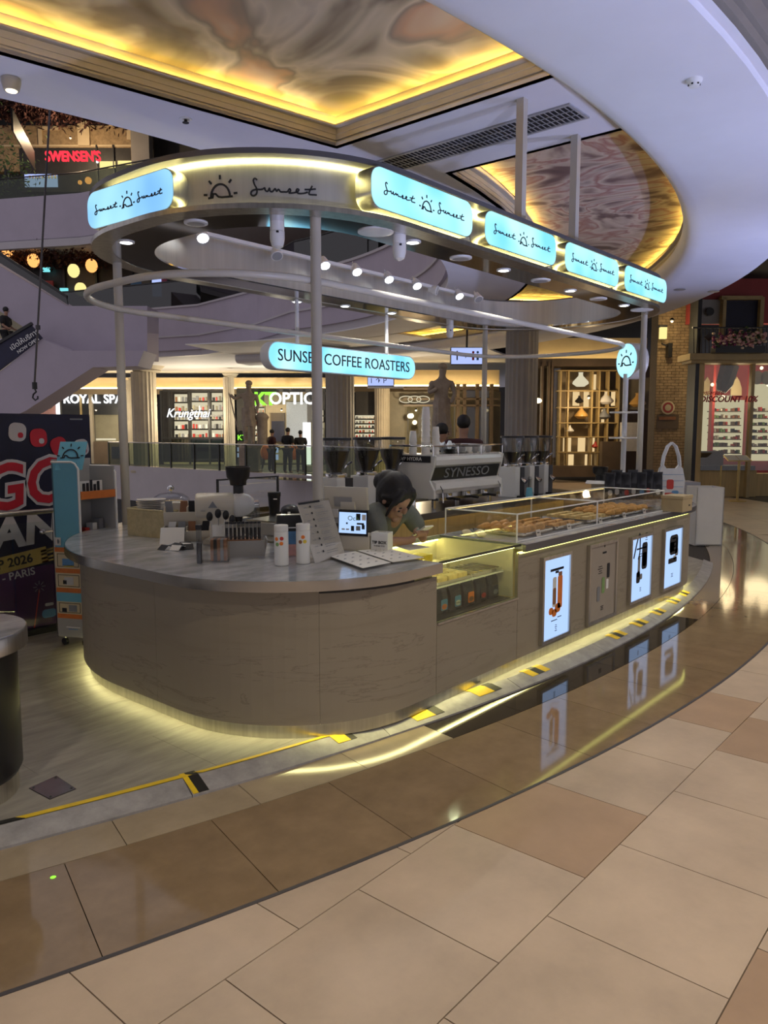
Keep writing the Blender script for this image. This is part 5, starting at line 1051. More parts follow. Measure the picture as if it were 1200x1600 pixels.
# distant people (standing, sitting)
def person(loc,rz,h,mats,lab,grp=None,sit=False,legs=True,cat='person'):
    o=thing('person',lab,cat,loc,rz,group=grp); k=h/1.7
    def v(x,y,z): return V((x*k,y*k,z*k))
    dz=-.42 if sit else 0
    n={'p':(v(0,0,.95+dz),.13*k),'s':(v(0,0,1.15+dz),.12*k),'c':(v(0,-.01,1.34+dz),.135*k),'n':(v(0,-.02,1.48+dz),.05*k),'h':(v(0,-.03,1.54+dz),.07*k),'h2':(v(0,-.04,1.63+dz),.075*k),'sR':(v(-.19,0,1.40+dz),.06*k),'sL':(v(.19,0,1.40+dz),.06*k),'eR':(v(-.23,-.02,1.13+dz),.045*k),'eL':(v(.23,-.02,1.13+dz),.045*k),'wR':(v(-.18,-.2,1.02+dz),.032*k),'wL':(v(.18,-.2,1.02+dz),.032*k),'gR':(v(-.15,-.28,1.03+dz),.035*k),'gL':(v(.15,-.28,1.03+dz),.035*k)}
    e=[('p','s'),('s','c'),('c','n'),('n','h'),('h','h2'),('c','sR'),('c','sL'),('sR','eR'),('sL','eL'),('eR','wR'),('eL','wL'),('wR','gR'),('wL','gL')]
    if sit: lg={'hR':(v(-.1,0,.50),.10*k),'hL':(v(.1,0,.50),.1*k),'kR':(v(-.12,-.42,.48),.07*k),'kL':(v(.12,-.42,.48),.07*k),'aR':(v(-.12,-.42,.08),.05*k),'aL':(v(.12,-.42,.08),.05*k),'tR':(v(-.12,-.58,.05),.04*k),'tL':(v(.12,-.58,.05),.04*k)}
    else: lg={'hR':(v(-.1,0,.88),.10*k),'hL':(v(.1,0,.88),.1*k),'kR':(v(-.11,-.02,.48),.07*k),'kL':(v(.11,.03,.48),.07*k),'aR':(v(-.11,.02,.08),.05*k),'aL':(v(.12,.05,.08),.05*k),'tR':(v(-.11,-.14,.05),.04*k),'tL':(v(.13,-.10,.05),.04*k)}
    n.update(lg); e+=[('p','hR'),('p','hL'),('hR','kR'),('hL','kL'),('kR','aR'),('kL','aL'),('aR','tR'),('aL','tL')]
    def put(nm,me,mt): 
        m=mesh_obj(nm,me,mt); m.parent=o; return m
    put('body',figure('b',n,e,None,None,'p',1),mats[0])
    t={q:(n[q][0],n[q][1]*1.12+.03*k) for q in('p','s','c','sR','sL')}; t['eR']=(n['sR'][0].lerp(n['eR'][0],.95),.08*k); t['eL']=(n['sL'][0].lerp(n['eL'][0],.95),.08*k); t['sR']=(n['sR'][0],.11*k); t['sL']=(n['sL'][0],.11*k); t['c']=(n['c'][0],.19*k); t['n']=(n['n'][0]+v(0,0,-.02),.085*k)
    put('shirt',figure('b',t,[('p','s'),('s','c'),('c','n'),('c','sR'),('c','sL'),('sR','eR'),('sL','eL')],None,None,'p',1),mats[1])
    t={q:(n[q][0],n[q][1]+.012) for q in('p','hR','hL','kR','kL','aR','aL')}; put('trousers',figure('b',t,[('p','hR'),('p','hL'),('hR','kR'),('hL','kL'),('kR','aR'),('kL','aL')],None,None,'p',1),mats[2])
    m=MB().sphere(v(0,-.02,1.665+dz),.098*k,14,9,(.9,1.0,.95)); hb_=m.build('hair','hair',o,True,True)
    m=MB().sphere(v(0,-.125,1.60+dz),.018*k,8,6); m.build('nose',mats[0],o,True,True)
    for s in(-1,1): MB().sphere(v(.035*s,-.112,1.625+dz),.009*k,6,5).build('eye','ink',o,True,True)
    return o
CAMZ=math.atan2(-FW2.x,FW2.y)   # rotation for facing away from / towards the viewer (local -y towards the viewer)
FACE=math.atan2(FW2.y,FW2.x)-PI/2
person(atF(450,735,29.5)-V((0,0,atF(450,735,29.5).z)),FACE+2.6,1.72,('skin','cloth_black','cloth_jeans'),'shopper in black at the optician counter, standing in the middle')
person(atF(425,735,30.2)-V((0,0,atF(425,735,30.2).z)),FACE+2.2,1.66,('skin','cloth_dark_red','cloth_black'),'shopper in dark brown top before the optician, leftmost of three')
person(atF(470,735,30.0)-V((0,0,atF(470,735,30.0).z)),FACE+3.4,1.62,('skin','cloth_black','cloth_black'),'shopper in black with tied hair before the optician, rightmost of three')
q=atF(724,671,10.3); person((q.x,q.y,0),FACE+2.9,1.84,('skin','cloth_dark_red','cloth_black'),'customer in dark maroon shirt behind the espresso machine, back turned')
q=atF(688,671,11.2); person((q.x,q.y,0),FACE+1.2,1.74,('skin','cloth_black','cloth_black'),'customer in black beyond the espresso machine beside the statue')
# ================================================================ LEFT OF THE KIOSK
# black drum table
c=onz(28,1243,.05)-RT*.30; tb=thing('drum_table','round black drum table with steel rims at the left edge','table',(c.x,c.y,.05))
MB().lathe([(.28,0),(.28,.09)],(c.x,c.y,.05),40).build('base_ring','steel',tb,True); MB().lathe([(.285,.09),(.30,.12),(.30,.66)],(c.x,c.y,.05),40).build('drum','black_plastic',tb,True)
MB().lathe([(.30,.66),(.345,.68),(.345,.755),(.34,.762)],(c.x,c.y,.05),44).build('rim','steel',tb,True); MB().lathe([(.34,.7625),(.01,.764)],(c.x,c.y,.05),40).build('table_top','marble_top',tb)
# event poster panel
Yp=6.10; xr=ony(146,800,Yp).x; zt_=ony(142,648,Yp).z; xl=xr-1.75
po=thing('event_poster_panel','tall dark navy event poster panel with red GO lettering behind the kiosk','poster',((xl+xr)/2,Yp,.05))
MB().box(xl,Yp,.10,xr,Yp+.05,zt_).build('board','poster_navy',po); MB().box(xl,Yp-.05,.05,xr,Yp+.10,.10).build('foot','black_plastic',po)
MB().box(xl,Yp-.003,.105,xr,Yp,.60).build('lower_art','poster_purple',po)
def PP(x,y,n=.004): q=ony(x,y,Yp-n); return q
def ptxt(s,px,py,size,mat,sh=.2,rot=0,n=.006,bold=0,sx=1): text('lettering',s,size,mat,po,PP(px,py,n),V((1,0,math.tan(rot))),V((-math.tan(rot),0,1)),ext=.0015,shear=sh,bold=bold,sx=sx)
ptxt('GO',40,760,.50,'poster_white',.18,.10,.006,.034,.92); ptxt('GO',40,760,.50,'poster_red',.18,.10,.010,.010,.92)
ptxt('AN',40,830,.34,'poster_white',.15,.08,.006,.014,1.1)
m=MB(); fm=plane_map(PP(22,880),(1,0,.10),(-.10,0,1)); ribbon(m,[(-.5,-.03),(-.2,0),(.1,.01),(.27,.015)],.13,fm,0,.003); m.build('brush_stroke','poster_gold',po)
for dz in(-.045,-.015,.02,.045):
    m=MB(); ribbon(m,[(.22,dz),(.38,dz+.01)],.016,fm,0,.003); m.build('brush_stroke','poster_gold',po)
ptxt('P 2026',24,878,.10,'ink',0,.10,.008,.002); ptxt('R - PARIS',22,900,.085,'poster_white',0,.10,.006,.001)
for px,py,mt,s in((27,675,'poster_white',.085),(60,684,'poster_red',.085),(92,697,'poster_red',.085),(127,699,'poster_white',.08)):
    m=MB(); slabp(m,PP(px,py,.004),(1,0,0),(0,0,1),rotpoly(rrect2(s*1.6,s*1.7,s*.6,5),(0,0),random.uniform(-.4,.4)),0,.004); m.build('cap_print',mt,po)
    m=MB(); slabp(m,PP(px+5,py+5,.009),(1,0,0),(0,0,1),rrect2(s*.5,s*.5,s*.2,3),0,.001); m.build('cap_badge','poster_red' if mt=='poster_white' else 'poster_white',po)
m=MB(); fm=plane_map(PP(62,930),(1,0,0),(0,0,1)); ribbon(m,[(0,.05),(-.06,-.28)],.008,fm,0,.002); 
m.build('sparkler','red_print',po)
for i in range(8):
    a_=i*PI/4; m=MB(); ribbon(m,[(.02*math.cos(a_),.07+.02*math.sin(a_)),(.05*math.cos(a_),.07+.05*math.sin(a_))],.006,fm,0,.002); m.build('spark','grey_print',po)
m=MB(); slabp(m,PP(77,958),(1,0,0),(0,0,1),rrect2(.12,.07,.03,4),0,.002); m.build('art_patch','blue_print',po); m=MB(); slabp(m,PP(77,944),(1,0,0),(0,0,1),rrect2(.07,.025,.008,2),0,.002); m.build('art_patch','poster_white',po)
m=MB(); slabp(m,PP(119,655,.003),(1,0,0),(0,0,1),rrect2(.11,.012,.003,2),0,.001); m.build('small_print','grey_print',po)
# stainless guard rail before the poster
gr=thing('guard_rail','stainless guard rail in front of the navy poster','rail',(2.4,5.98,.05)); zr=ony(40,801,5.98).z
xe=ony(88,801,5.98).x; MB().cyl((1.0,5.98,zr),(xe,5.98,zr),.022,n=12).build('top_tube','steel',gr,True)
for x in(1.25,xe-.02): MB().cyl((x,5.98,.05),(x,5.98,zr),.018,n=10).build('post','steel',gr,True)
b=MB().tube([(xe-.02,5.98,zr-.16),(xe-.13,5.93,zr-.16)],.009,8).build('clamp_arm','chrome',gr,True); MB().sphere((xe-.15,5.92,zr-.155),.022,12,8).build('clamp_knob','chrome',b,True); MB().box(1.3,5.978,.15,xe-.05,5.983,zr-.08).build('glass_panel','glass',gr)
# cartoon-coloured display stand
cF=atd(133,1012,5.95); cF=onz(133,1012,.05); dl=(-RT*.97+FW2*.25).normalized(); dr=(RT*.50+FW2*.86).normalized()
WL_,WR_=.225,.34
st=thing('display_stand','tall blue and orange wheeled merchandise stand left of the counter','display stand',(cF.x,cF.y,.05))
z0=.13; zT=ony(130,722,(cF.y)).z
def sbox(o,a,b,c,nm,mt,p=st,bv=0): return MB().obox(o,a,b,c).build(nm,mt,p,bevel=bv)
UPZ=V((0,0,1)); base=V((cF.x,cF.y,0))
sbox(base+UPZ*z0,dl*WL_,dr*.012,UPZ*(zT-z0),'side_panel','stand_blue')
sbox(base+UPZ*z0+dr*(WR_-.012),dl*WL_,dr*.012,UPZ*(zT-z0-.04),'far_side_panel','stand_grey')
sbox(base+UPZ*z0+dl*(WL_-.012),dl*.012,dr*WR_,UPZ*(zT-z0+.02),'back_panel','stand_grey')
m=MB(); m.tube([base+UPZ*z0-dl*.004,base+UPZ*(zT-.05)-dl*.004,base+UPZ*(zT-.012)+dl*.02,base+UPZ*zT+dl*.05,base+UPZ*zT+dl*WL_],.009,6); m.build('edge_trim','white_plastic',st,True)
m=MB(); m.tube([base+dr*WR_+UPZ*z0-dl*.004,base+dr*WR_+UPZ*(zT-.09)-dl*.004,base+dr*WR_+UPZ*(zT-.05)+dl*.02,base+dr*WR_+UPZ*(zT-.04)+dl*.05,base+dr*WR_+UPZ*(zT-.04)+dl*WL_],.009,6); m.build('edge_trim','white_plastic',st,True)
# leaning header card with sun logo
hc=base+UPZ*(zT-.06)+dl*.10+dr*.03; ha=(RT*.96+FW2*.28).normalized(); hv_=(UPZ*.95+FW2*.3).normalized()
sbox(hc-ha*.10,ha*.19,FW2*.008,hv_*.22+ha*.02,'header_card','stand_blue'); m=MB(); sun_logo(m,0,0,.085,.009,plane_map(hc+hv_*.095-FW2*.003,ha,hv_)); m.build('sun_logo','ink',st)
# shelves with orange fronts, seen from the open side
for k,z in enumerate((.18,.52,.86,1.19)):
    b=sbox(base+UPZ*z+dr*.012,dl*(WL_-.012),dr*(WR_-.024),UPZ*.012,'shelf','stand_grey'); sbox(base+UPZ*(z-.012)+dr*.012-dl*.006,-dl*.005,dr*(WR_-.024),UPZ*.06,'shelf_front','stand_orange',b)
b=sbox(base+UPZ*1.202+dr*.06+dl*.04,dl*.006,dr*.2,UPZ*.11,'sign_card','paper'); [MB().obox(base+UPZ*(1.235-.01*(j%2))+dr*(.075+.033*j)+dl*.036,dr*.024,-dl*.001,UPZ*(.06+.012*(j%3))).build('print_block','ink',b) for j in range(5)]
for k,(u_,mt) in enumerate(((.05,'stand_blue'),(.13,'red_print'),(.2,'paper'),(.26,'grey_print'))):
    q=base+UPZ*.872+dr*u_+dl*.08; o=thing('merchandise_item','small %s item on the display stand shelf'%['pale blue','red','white','grey'][k],'souvenir',q); MB().obox(q,dr*.04,dl*.06,UPZ*(.05+.03*k)).build('box_body',mt,o,bevel=.005); MB().obox(q-dl*.001+UPZ*.01,dr*.04,-dl*.001,UPZ*.015).build('label','white_ink',o)
# printed panels on the lower side
fo=base-dr*.003
def panel(z,h,mt,u0=0.0,u1=WL_,nm='picture_panel',n=0): return sbox(fo-dr*n+dl*u0+UPZ*z,dl*(u1-u0),-dr*.002,UPZ*h,nm,mt)
for z in(.27,.47,.62,.78): panel(z,.035,'stand_orange',nm='orange_band')
panel(.13,.14,'stand_grey',nm='plinth_panel'); panel(.305,.095,'stand_cream'); panel(.40,.07,'stand_blue',nm='awning_panel'); panel(.505,.115,'stand_cream'); panel(.655,.125,'stand_cream')
for z,h in((.315,.075),(.517,.09),(.668,.1)):
    m=MB(); 
    for u0,u1,a0,a1 in((.02,.205,0,.004),(.02,.205,h-.004,h),(.02,.024,0,h),(.201,.205,0,h)): m.obox(fo-dr*.0025+dl*u0+UPZ*(z+a0),dl*(u1-u0),-dr*.001,UPZ*(a1-a0))
    m.build('panel_frame','ink',st)
for u,z,w_,h_,mt in((.06,.675,.10,.055,'blue_print'),(.07,.53,.08,.06,'paper_grey'),(.13,.535,.03,.03,'ink'),(.05,.325,.07,.05,'grey_print'),(.14,.32,.04,.03,'ink'),(.06,.67,.09,.012,'yellow_print'),(.03,.20,.12,.006,'white_ink'),(.05,.185,.08,.006,'blue_print')): sbox(fo-dr*.003+dl*u+UPZ*z,dl*w_,-dr*.001,UPZ*h_,'print_patch',mt)
sbox(fo-dr*.003+dl*.165+UPZ*.83,dl*.05,-dr*.001,UPZ*.06,'print_patch','paper'); m=MB(); m.lathe([(.018,0),(.01,.001)],fo-dr*.005+dl*.19+UPZ*.86,12,-dr); m.build('badge','grey_print',st)
m=MB(); fm=plane_map(fo-dr*.003+dl*.03+UPZ*.84,-dl,UPZ); ribbon(m,[(-.03+.05*math.cos(t*PI/8),.05*math.sin(t*PI/8)) for t in range(9)],.007,fm,0,.002); m.build('sun_print','yellow_print',st)
for u,v_ in((.02,.03),(.2,.03),(.02,.30),(.2,.30)):
    q=base+dl*u+dr*v_; cw=MB().cyl(q+UPZ*.08-dr*.012,q+UPZ*.08+dr*.012,.028,n=14).build('caster','black_plastic',st,True); MB().cyl(q+UPZ*.08,q+UPZ*.135,.008,n=6).build('caster_stem','chrome',cw)
sbox(base+UPZ*.125,dl*WL_,dr*WR_,UPZ*.012,'base_board','stand_grey')
# hanging cable with hook
t0,t1=atd(84,60,9.0),atd(54,600,9.0)
hk=thing('hanging_hook_cable','thin dark hoist cable with a hook hanging in the atrium','cable',t1); MB().cyl(t0+(t0-t1)*.6,t1,.012,n=6).build('cable','cable',hk,True)
m=MB(); m.cyl(t1+V((0,0,.02)),t1-V((0,0,.06)),.03,n=8); m.build('shackle','black_plastic',hk,True); m=MB(); m.tube([t1+RT*x+V((0,0,z)) for x,z in((0,-.06),(.015,-.09),(-.02,-.12),(-.03,-.16),(0,-.19),(.03,-.17),(.03,-.14))],.011,6); m.build('hook','black_plastic',hk,True)
m=MB(); q=t0.lerp(t1,.83); m.cyl(q,q-V((0,0,.05)),.028,n=8); m.build('clamp','cable',hk,True)
# hazard tape, hatch and laser dot on the floor
def tape_strip(R0,R1,x0,x1,zf,nm,lab,cols,n=6):
    o=thing('hazard_tape',lab,'tape',(*pol(14.8,xang((x0+x1)/2,14.8)),.05),group='hazard tape on the platform edge'); k=len(cols)
    for i in range(k):
        a0=xang(x0+(x1-x0)*i/k,14.8); a1=xang(x0+(x1-x0)*(i+1)/k,14.8); m=MB(); sk=(a1-a0)*.5; q=[]
        RS=[R0,PT+.0005,R1] if R1>PT+.002 else [R0,R1]
        for R in RS:
            z=.052-(max(0,R-PT)/.115)*.04; sk_=sk*(R-R0)/(R1-R0)
            for a_ in(a0,a1): p=pol(R,a_+sk_); q.append(V((p[0],p[1],z+.003)))
        for h in range(len(RS)-1):
            t4=(q[2*h],q[2*h+1],q[2*h+3],q[2*h+2]); m.add(list(t4)+[v-V((0,0,.002)) for v in t4],[(0,1,2,3),(7,6,5,4),(0,4,5,1),(1,5,6,2),(2,6,7,3),(3,7,4,0)])
        m.build('yellow_stripe' if cols[i]=='y' else 'black_stripe','tape_yellow' if cols[i]=='y' else 'tape_black',o)
marks=[onz(x,y,.04).x for x,y in((672,1118),(545,1157),(768,1083),(855,1054),(984,997),(1020,978),(1048,960),(1068,942),(1083,930))]
wh=['below the panel seam','first right of the yellow line','under the pastry window','below the first lit poster','below the second lit poster','between the last two posters','under the last poster','beyond the last poster','at the far bend']
for k,x in enumerate(marks):
    wd=.22 if k!=1 else .12
    tape_strip(14.755,14.845 if k else 14.865,x-wd/2,x+wd/2,0,'t','yellow and black hazard tape patch on the platform edge, '+wh[k],'yby' if k>2 else 'yyb')
x0=onz(-40,1300,.05).x; 
tape_strip(14.745,14.775,x0,onz(300,1222,.05).x,0,'t','long worn yellow hazard tape line along the platform edge','bbyyyyyyyyyy'); tape_strip(14.752,14.775,onz(316,1218,.05).x,onz(555,1152,.05).x,0,'t','thin yellow tape line leading right from the torn patch','yyyyyyyyyyy')
tape_strip(14.735,14.89,onz(292,1222,.05).x,onz(330,1222,.05).x,0,'t','torn black and yellow hazard tape patch wrapped over the platform edge','ybb')
P=[onz(*q,.05) for q in((46,1232),(88,1213),(118,1233),(78,1249))]; o=thing('floor_hatch','dull metal floor hatch plate on the grey platform','hatch',(P[0].x,P[0].y,.05)); cc=sum(P,V((0,0,0)))/4
MB().prism([(p.x,p.y) for p in P],.0505,.053).build('plate','hatch_metal',o); MB().prism([tuple((cc+(p-cc)*1.04).xy) for p in P],.0502,.0515).build('rim','tape_black',o)
for k in range(4): q=cc+(P[k]-cc)*.82; MB().lathe([(.006,.053),(.005,.0555)],(q.x,q.y,0),8).build('screw','tape_black',o)
c=onz(83,1371,.001); o=tag(MB().lathe([(.011,.0012),(.009,.002),(.001,.0022)],c,12).build('laser_dot','neon_green'),'tiny green laser dot on the polished tile, made as a glowing disc','light spot')  # glowing disc stands in for a laser's spot of light
# ================================================================ ACROSS THE ATRIUM
def quadbox(x0,y0,x1,y1,F,dep,nm,mt,parent=None,**k):
    a=atF(x0,y1,F); b=atF(x1,y1,F); c=atF(x0,y0,F); 
    return MB().obox(a,RT*((b-a).dot(RT)),FW2*dep,(0,0,c.z-a.z)).build(nm,mt,parent,**k)
def sbg(nm,label,cat,x,y,F,group=None): p=atF(x,y,F); return thing(nm,label,cat,(p.x,p.y,p.z),group=group)
# --- slab edge of the second floor, following the void round to the far side
farp=[(17.4,20.5),(18.0,24.6),(16.2,30.9),(12.5,38),(4,44)]
def slab_path(R): return arcpts(R,D(-150),D(2),50)+farp
def off(P,d):
    out=[]
    for i,p in enumerate(P):
        a,b=V(P[max(0,i-1)]),V(P[min(len(P)-1,i+1)]); t=(b-a).normalized(); out.append((p[0]+t.y*d,p[1]-t.x*d))
    return out
S2=slab_path(10.66)
w2=struct('wall_upper',MB().band(S2,off(S2,.25),4.75,6.35,False),'slab_paint')
MB().band(off(S2,.08),off(S2,.35),4.535,4.75,False).build('lower_moulding','slab_pale',w2); MB().band(off(S2,-.05),off(S2,.05),5.25,5.31,False).build('groove_trim','slab_pale',w2); MB().band(off(S2,-.06),off(S2,.1),6.35,6.42,False).build('cap','slab_pale',w2)
# soffit of the far side at first-floor ceiling height
C2=off(S2,.3); fl=C2[45:]; struct('ceiling_4',MB().cprism(fl+[(4,60),(45,60),(45,22),(fl[0][0]+6,fl[0][1])],4.54,4.6),'ceiling_white')
bal=thing('second_floor_balustrade','dark glass balustrade along the second floor edge','balustrade',(*S2[25],6.42)); B2=off(S2,.12)
for i in range(18,len(B2)-1): 
    MB().band([B2[i],B2[i+1]],off([B2[i],B2[i+1]],.02),6.42,7.35,False).build('glass_pane','dark_glass',bal)
MB().tube([(p[0],p[1],7.38) for p in B2[18:]],.03,6).build('handrail','frame_dark',bal,True)
# third floor slab
S3=off(S2,.8)[30:]
w3=struct('wall_upper_3',MB().band(S3,off(S3,.3),9.7,11.5,False),'slab_paint'); MB().band(off(S3,-.04),off(S3,.2),9.4,9.7,False).build('lower_moulding','slab_pale',w3)
struct('ceiling_5',MB().cprism(S3+[(4,60),(45,60),(45,22)],9.7,9.75),'ceiling_white'); struct('floor_3',MB().cprism(off(S2,.3)[30:]+[(4,60),(45,60),(45,22)],6.3,6.36),'far_floor'); struct('floor_4',MB().cprism(off(S3,.3)+[(4,60),(45,60),(45,22)],11.4,11.46),'far_floor'); struct('ceiling_6',MB().cprism(S3+[(4,60),(45,60),(45,22)],18.0,18.1),'dark_ceiling')
bal3=thing('third_floor_balustrade','dark glass balustrade along the third floor edge before the red neon sign','balustrade',(*S3[5],11.5)); B3=off(S3,.1)
for i in range(len(B3)-6,len(B3)-1): MB().band([B3[i],B3[i+1]],off([B3[i],B3[i+1]],.02),11.5,12.3,False).build('glass_pane','rail_glass',bal3)
MB().tube([(p[0],p[1],12.35) for p in B3[-7:]],.03,6).build('handrail','frame_dark',bal3,True)
# back walls of the upper floors
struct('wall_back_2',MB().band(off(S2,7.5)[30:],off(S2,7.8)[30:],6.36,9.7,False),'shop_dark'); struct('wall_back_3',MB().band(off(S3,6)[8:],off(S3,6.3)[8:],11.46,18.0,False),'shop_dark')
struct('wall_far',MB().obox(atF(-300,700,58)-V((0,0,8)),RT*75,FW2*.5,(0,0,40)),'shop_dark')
# ---- third floor restaurant with red neon
F3=38
sw=sbg('brick_restaurant_front','brick restaurant front with cream arch on the third floor','shop front',100,290,F3)
quadbox(-30,196,206,268,F3,.4,'brick_wall','brick',sw); quadbox(-30,226,206,229,F3-.05,.1,'cream_cornice','cornice',sw)
a=atF(132,228,F3-.06); m=MB(); slabp(m,a,RT,(0,0,1),[(-.28,0),(.28,0),(.28,.9)]+[(.28*math.cos(t*PI/8),.9+.28*math.sin(t*PI/8)) for t in range(1,8)]+[(-.28,.9)],0,.08); m.build('arch_niche','cornice',sw)
for x0,y0,x1,y1 in((60,201,66,226),(66,197,92,203),(170,191,206,197),(198,197,204,218)): quadbox(x0,y0,x1,y1,F3-.08,.1,'cream_trim','cornice',sw)
quadbox(33,231,206,300,F3-.02,.3,'dark_opening','shop_dark',sw); quadbox(156,252,180,262,F3-.1,.05,'lit_window','lit_yellow',sw); quadbox(184,251,207,257,F3-.1,.05,'lit_window','lit_yellow',sw); quadbox(39,272,90,292,F3-.1,.05,'lit_counter','lit_blue',sw)
for k in range(9): quadbox(45+5*k,274,48+5*k,279,F3-.14,.02,'menu_tile','white_ink',sw)
text('neon_sign',"SWENSEN'S",.60,'neon_red',sw,atF(114,245,F3-2.4),RT,(0,0,1),ext=.06,bold=.006,sx=.80)
for x,y,r in((152,253,.06),(138,282,.16),(240,253,.1),(125,285,.1)): MB().sphere(atF(x,y,F3-1.2),r,8,6).build('lantern','lit_lantern' if r!=.06 else 'lit_white',sw,True)
for x in(178,152): quadbox(x,226,x+2,300,F3-.12,.05,'mullion','frame_dark',sw)
quadbox(207,190,235,300,F3-.5,.6,'pillar','column_grey',sw)
def leafclump(o,x,y,F,rad,n,mt,flat=.5):
    m=MB(); c=atF(x,y,F)
    for i in range(n):
        p=c+V((random.gauss(0,rad*.5),random.gauss(0,rad*.5),random.gauss(0,rad*.5*flat))); u=V((random.uniform(-1,1),random.uniform(-1,1),random.uniform(-1,1))).normalized()*rad*.085; w_=u.orthogonal().normalized()*rad*.05
        m.add([p-u,p+w_,p+u,p-w_],[(0,1,2,3)])
    r=m.build('foliage',mt,o); r['kind']='stuff'; return r
o=sbg('hanging_foliage','dark reddish hanging foliage along the third floor ceiling','foliage',80,185,F3-2)
for x in range(-10,170,22): leafclump(o,x,168+.05*x,F3-2,1.5,360,'rust_leaf',.2)
o=sbg('potted_tree','dark potted tree on the third floor at the left edge','tree',10,296,F3-2.5); leafclump(o,10,255,F3-2.5,1.3,420,'leaf',1.2); MB().cyl(atF(10,296,F3-2.5),atF(10,265,F3-2.5),.09,n=6).build('trunk','frame_dark',o)
o=sbg('floor_sign','small lit blue directory sign hanging at the upper left','sign',32,205,30); a=atF(17,186,27); b=atF(50,210,31); m=MB(); u=b-a; u.z=0; m.obox(a-V((0,0,.35)),u,FW2*.15,(0,0,.75)); m.build('sign_box','frame_dark',o); m=MB(); m.obox(a-V((0,0,.30))-FW2*.03+u*.06,u*.9,FW2*.02,(0,0,.62)); m.build('lit_face','lit_blue',o); un=u.normalized()
for k in range(5): MB().obox(a-FW2*.05+u*(.15+.16*k)-V((0,0,.12)),u*.07,FW2*.01,(0,0,.28)).build('symbol','ink',o)
# ---- second floor shops, dark with lights
F2=37
o2=sbg('second_floor_shops','dim second floor shop fronts with lanterns behind the canopy','shop front',250,470,F2)
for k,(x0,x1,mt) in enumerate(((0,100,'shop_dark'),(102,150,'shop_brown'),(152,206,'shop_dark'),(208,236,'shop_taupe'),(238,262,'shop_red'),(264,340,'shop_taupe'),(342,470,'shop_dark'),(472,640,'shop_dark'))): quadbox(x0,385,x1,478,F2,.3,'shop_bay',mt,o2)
for x in(101,151,207,237,263,341,471): quadbox(x-1,382,x+2,478,F2-.2,.25,'mullion','frame_dark',o2)
o=sbg('dark_foliage_row','dark drooping foliage over the second floor shops','foliage',80,385,F2-2)
for x in range(0,160,20): leafclump(o,x,402,F2-1,1.2,300,'rust_leaf',.35)
for k,(x,y,mt) in enumerate(((52,407,'lit_lantern'),(143,415,'lit_lantern'),(115,423,'lit_yellow'),(126,452,'lit_yellow'),(12,390,'lit_lantern'))):
    o=sbg('paper_lantern','small glowing %s lantern in the second floor shops, %s'%('orange' if mt=='lit_lantern' else 'cream',['above the escalator','left of the canopy post','middle','lowest','leftmost'][k]),'lantern',x,y,F2-1.5); MB().sphere(atF(x,y,F2-1.5),.26,12,8,(1,1,1.2)).build('shade',mt,o,True); q=atF(x,y,F2-1.5); MB().lathe([(.12,.26),(.1,.33)],q,10).build('cap','frame_dark',o)
for k,(x,y,w_,h_,mt) in enumerate(((72,421,10,7,'lit_teal'),(70,443,26,9,'shop_red'),(100,458,12,16,'lit_teal'),(245,448,14,30,'lit_blue'),(275,440,8,28,'cornice'),(300,445,9,22,'vase_amber'),(213,455,16,30,'blue_print'),(415,440,10,8,'shop_red'),(435,452,8,10,'neon_red'),(330,470,60,12,'slab_paint'))): quadbox(x-w_/2,y-h_/2,x+w_/2,y+h_/2,F2-.4,.1,'shop_light',mt,o2)
# ---- escalators on the left
es=sbg('escalator_up','pale escalator truss rising to the upper left','escalator',50,480,26)
def extr(o,pts,F,dep,nm,mt):
    P=[atF(x,y,F) for x,y in pts]; n=len(P); vs=P+[p+FW2*dep for p in P]; return MB().add(vs,[tuple(range(n)),tuple(range(2*n-1,n-1,-1))]+[(i,n+i,n+(i+1)%n,(i+1)%n) for i in range(n)]).build(nm,mt,o)
extr(es,[(-90,362),(105,478),(230,478),(230,560),(110,560),(60,527),(-90,425)],26,1.3,'truss','slab_paint'); extr(es,[(-90,340),(104,466),(106,476),(-90,356)],25.95,.06,'balustrade','dark_glass'); extr(es,[(-90,336),(104,461),(104,466),(-90,341)],25.9,.12,'handrail','frame_dark')
ed=sbg('escalator_down','pale escalator truss descending to the lower left beside the poster','escalator',40,600,25)
extr(ed,[(-90,700),(40,642),(145,574),(215,572),(225,548),(110,548),(66,530),(-90,650)],25,1.4,'truss','slab_paint'); extr(ed,[(-90,590),(48,507),(66,528),(-90,646)],24.95,.06,'balustrade','poster_navy'); extr(ed,[(-90,585),(48,503),(50,507),(-90,590)],24.9,.12,'handrail','frame_dark')
text('lettering','NOW OPEN',.15,'white_ink',ed,atF(44,540,24.85),(RT+V((0,0,.62))),V((0,0,1))-RT*.62,ext=.005); text('lettering','เปิดให้บริการ',.22,'white_ink',ed,atF(38,531,24.85),(RT+V((0,0,.62))),V((0,0,1))-RT*.62,ext=.005)
q=atF(12,563,26.0); person(q,FACE+1.5,1.7,('skin','cloth_black','cloth_black'),'person in black riding the lower escalator at the left edge')
quadbox(-60,486,42,528,30,.2,'stair_hall_wall','shop_back',ed)
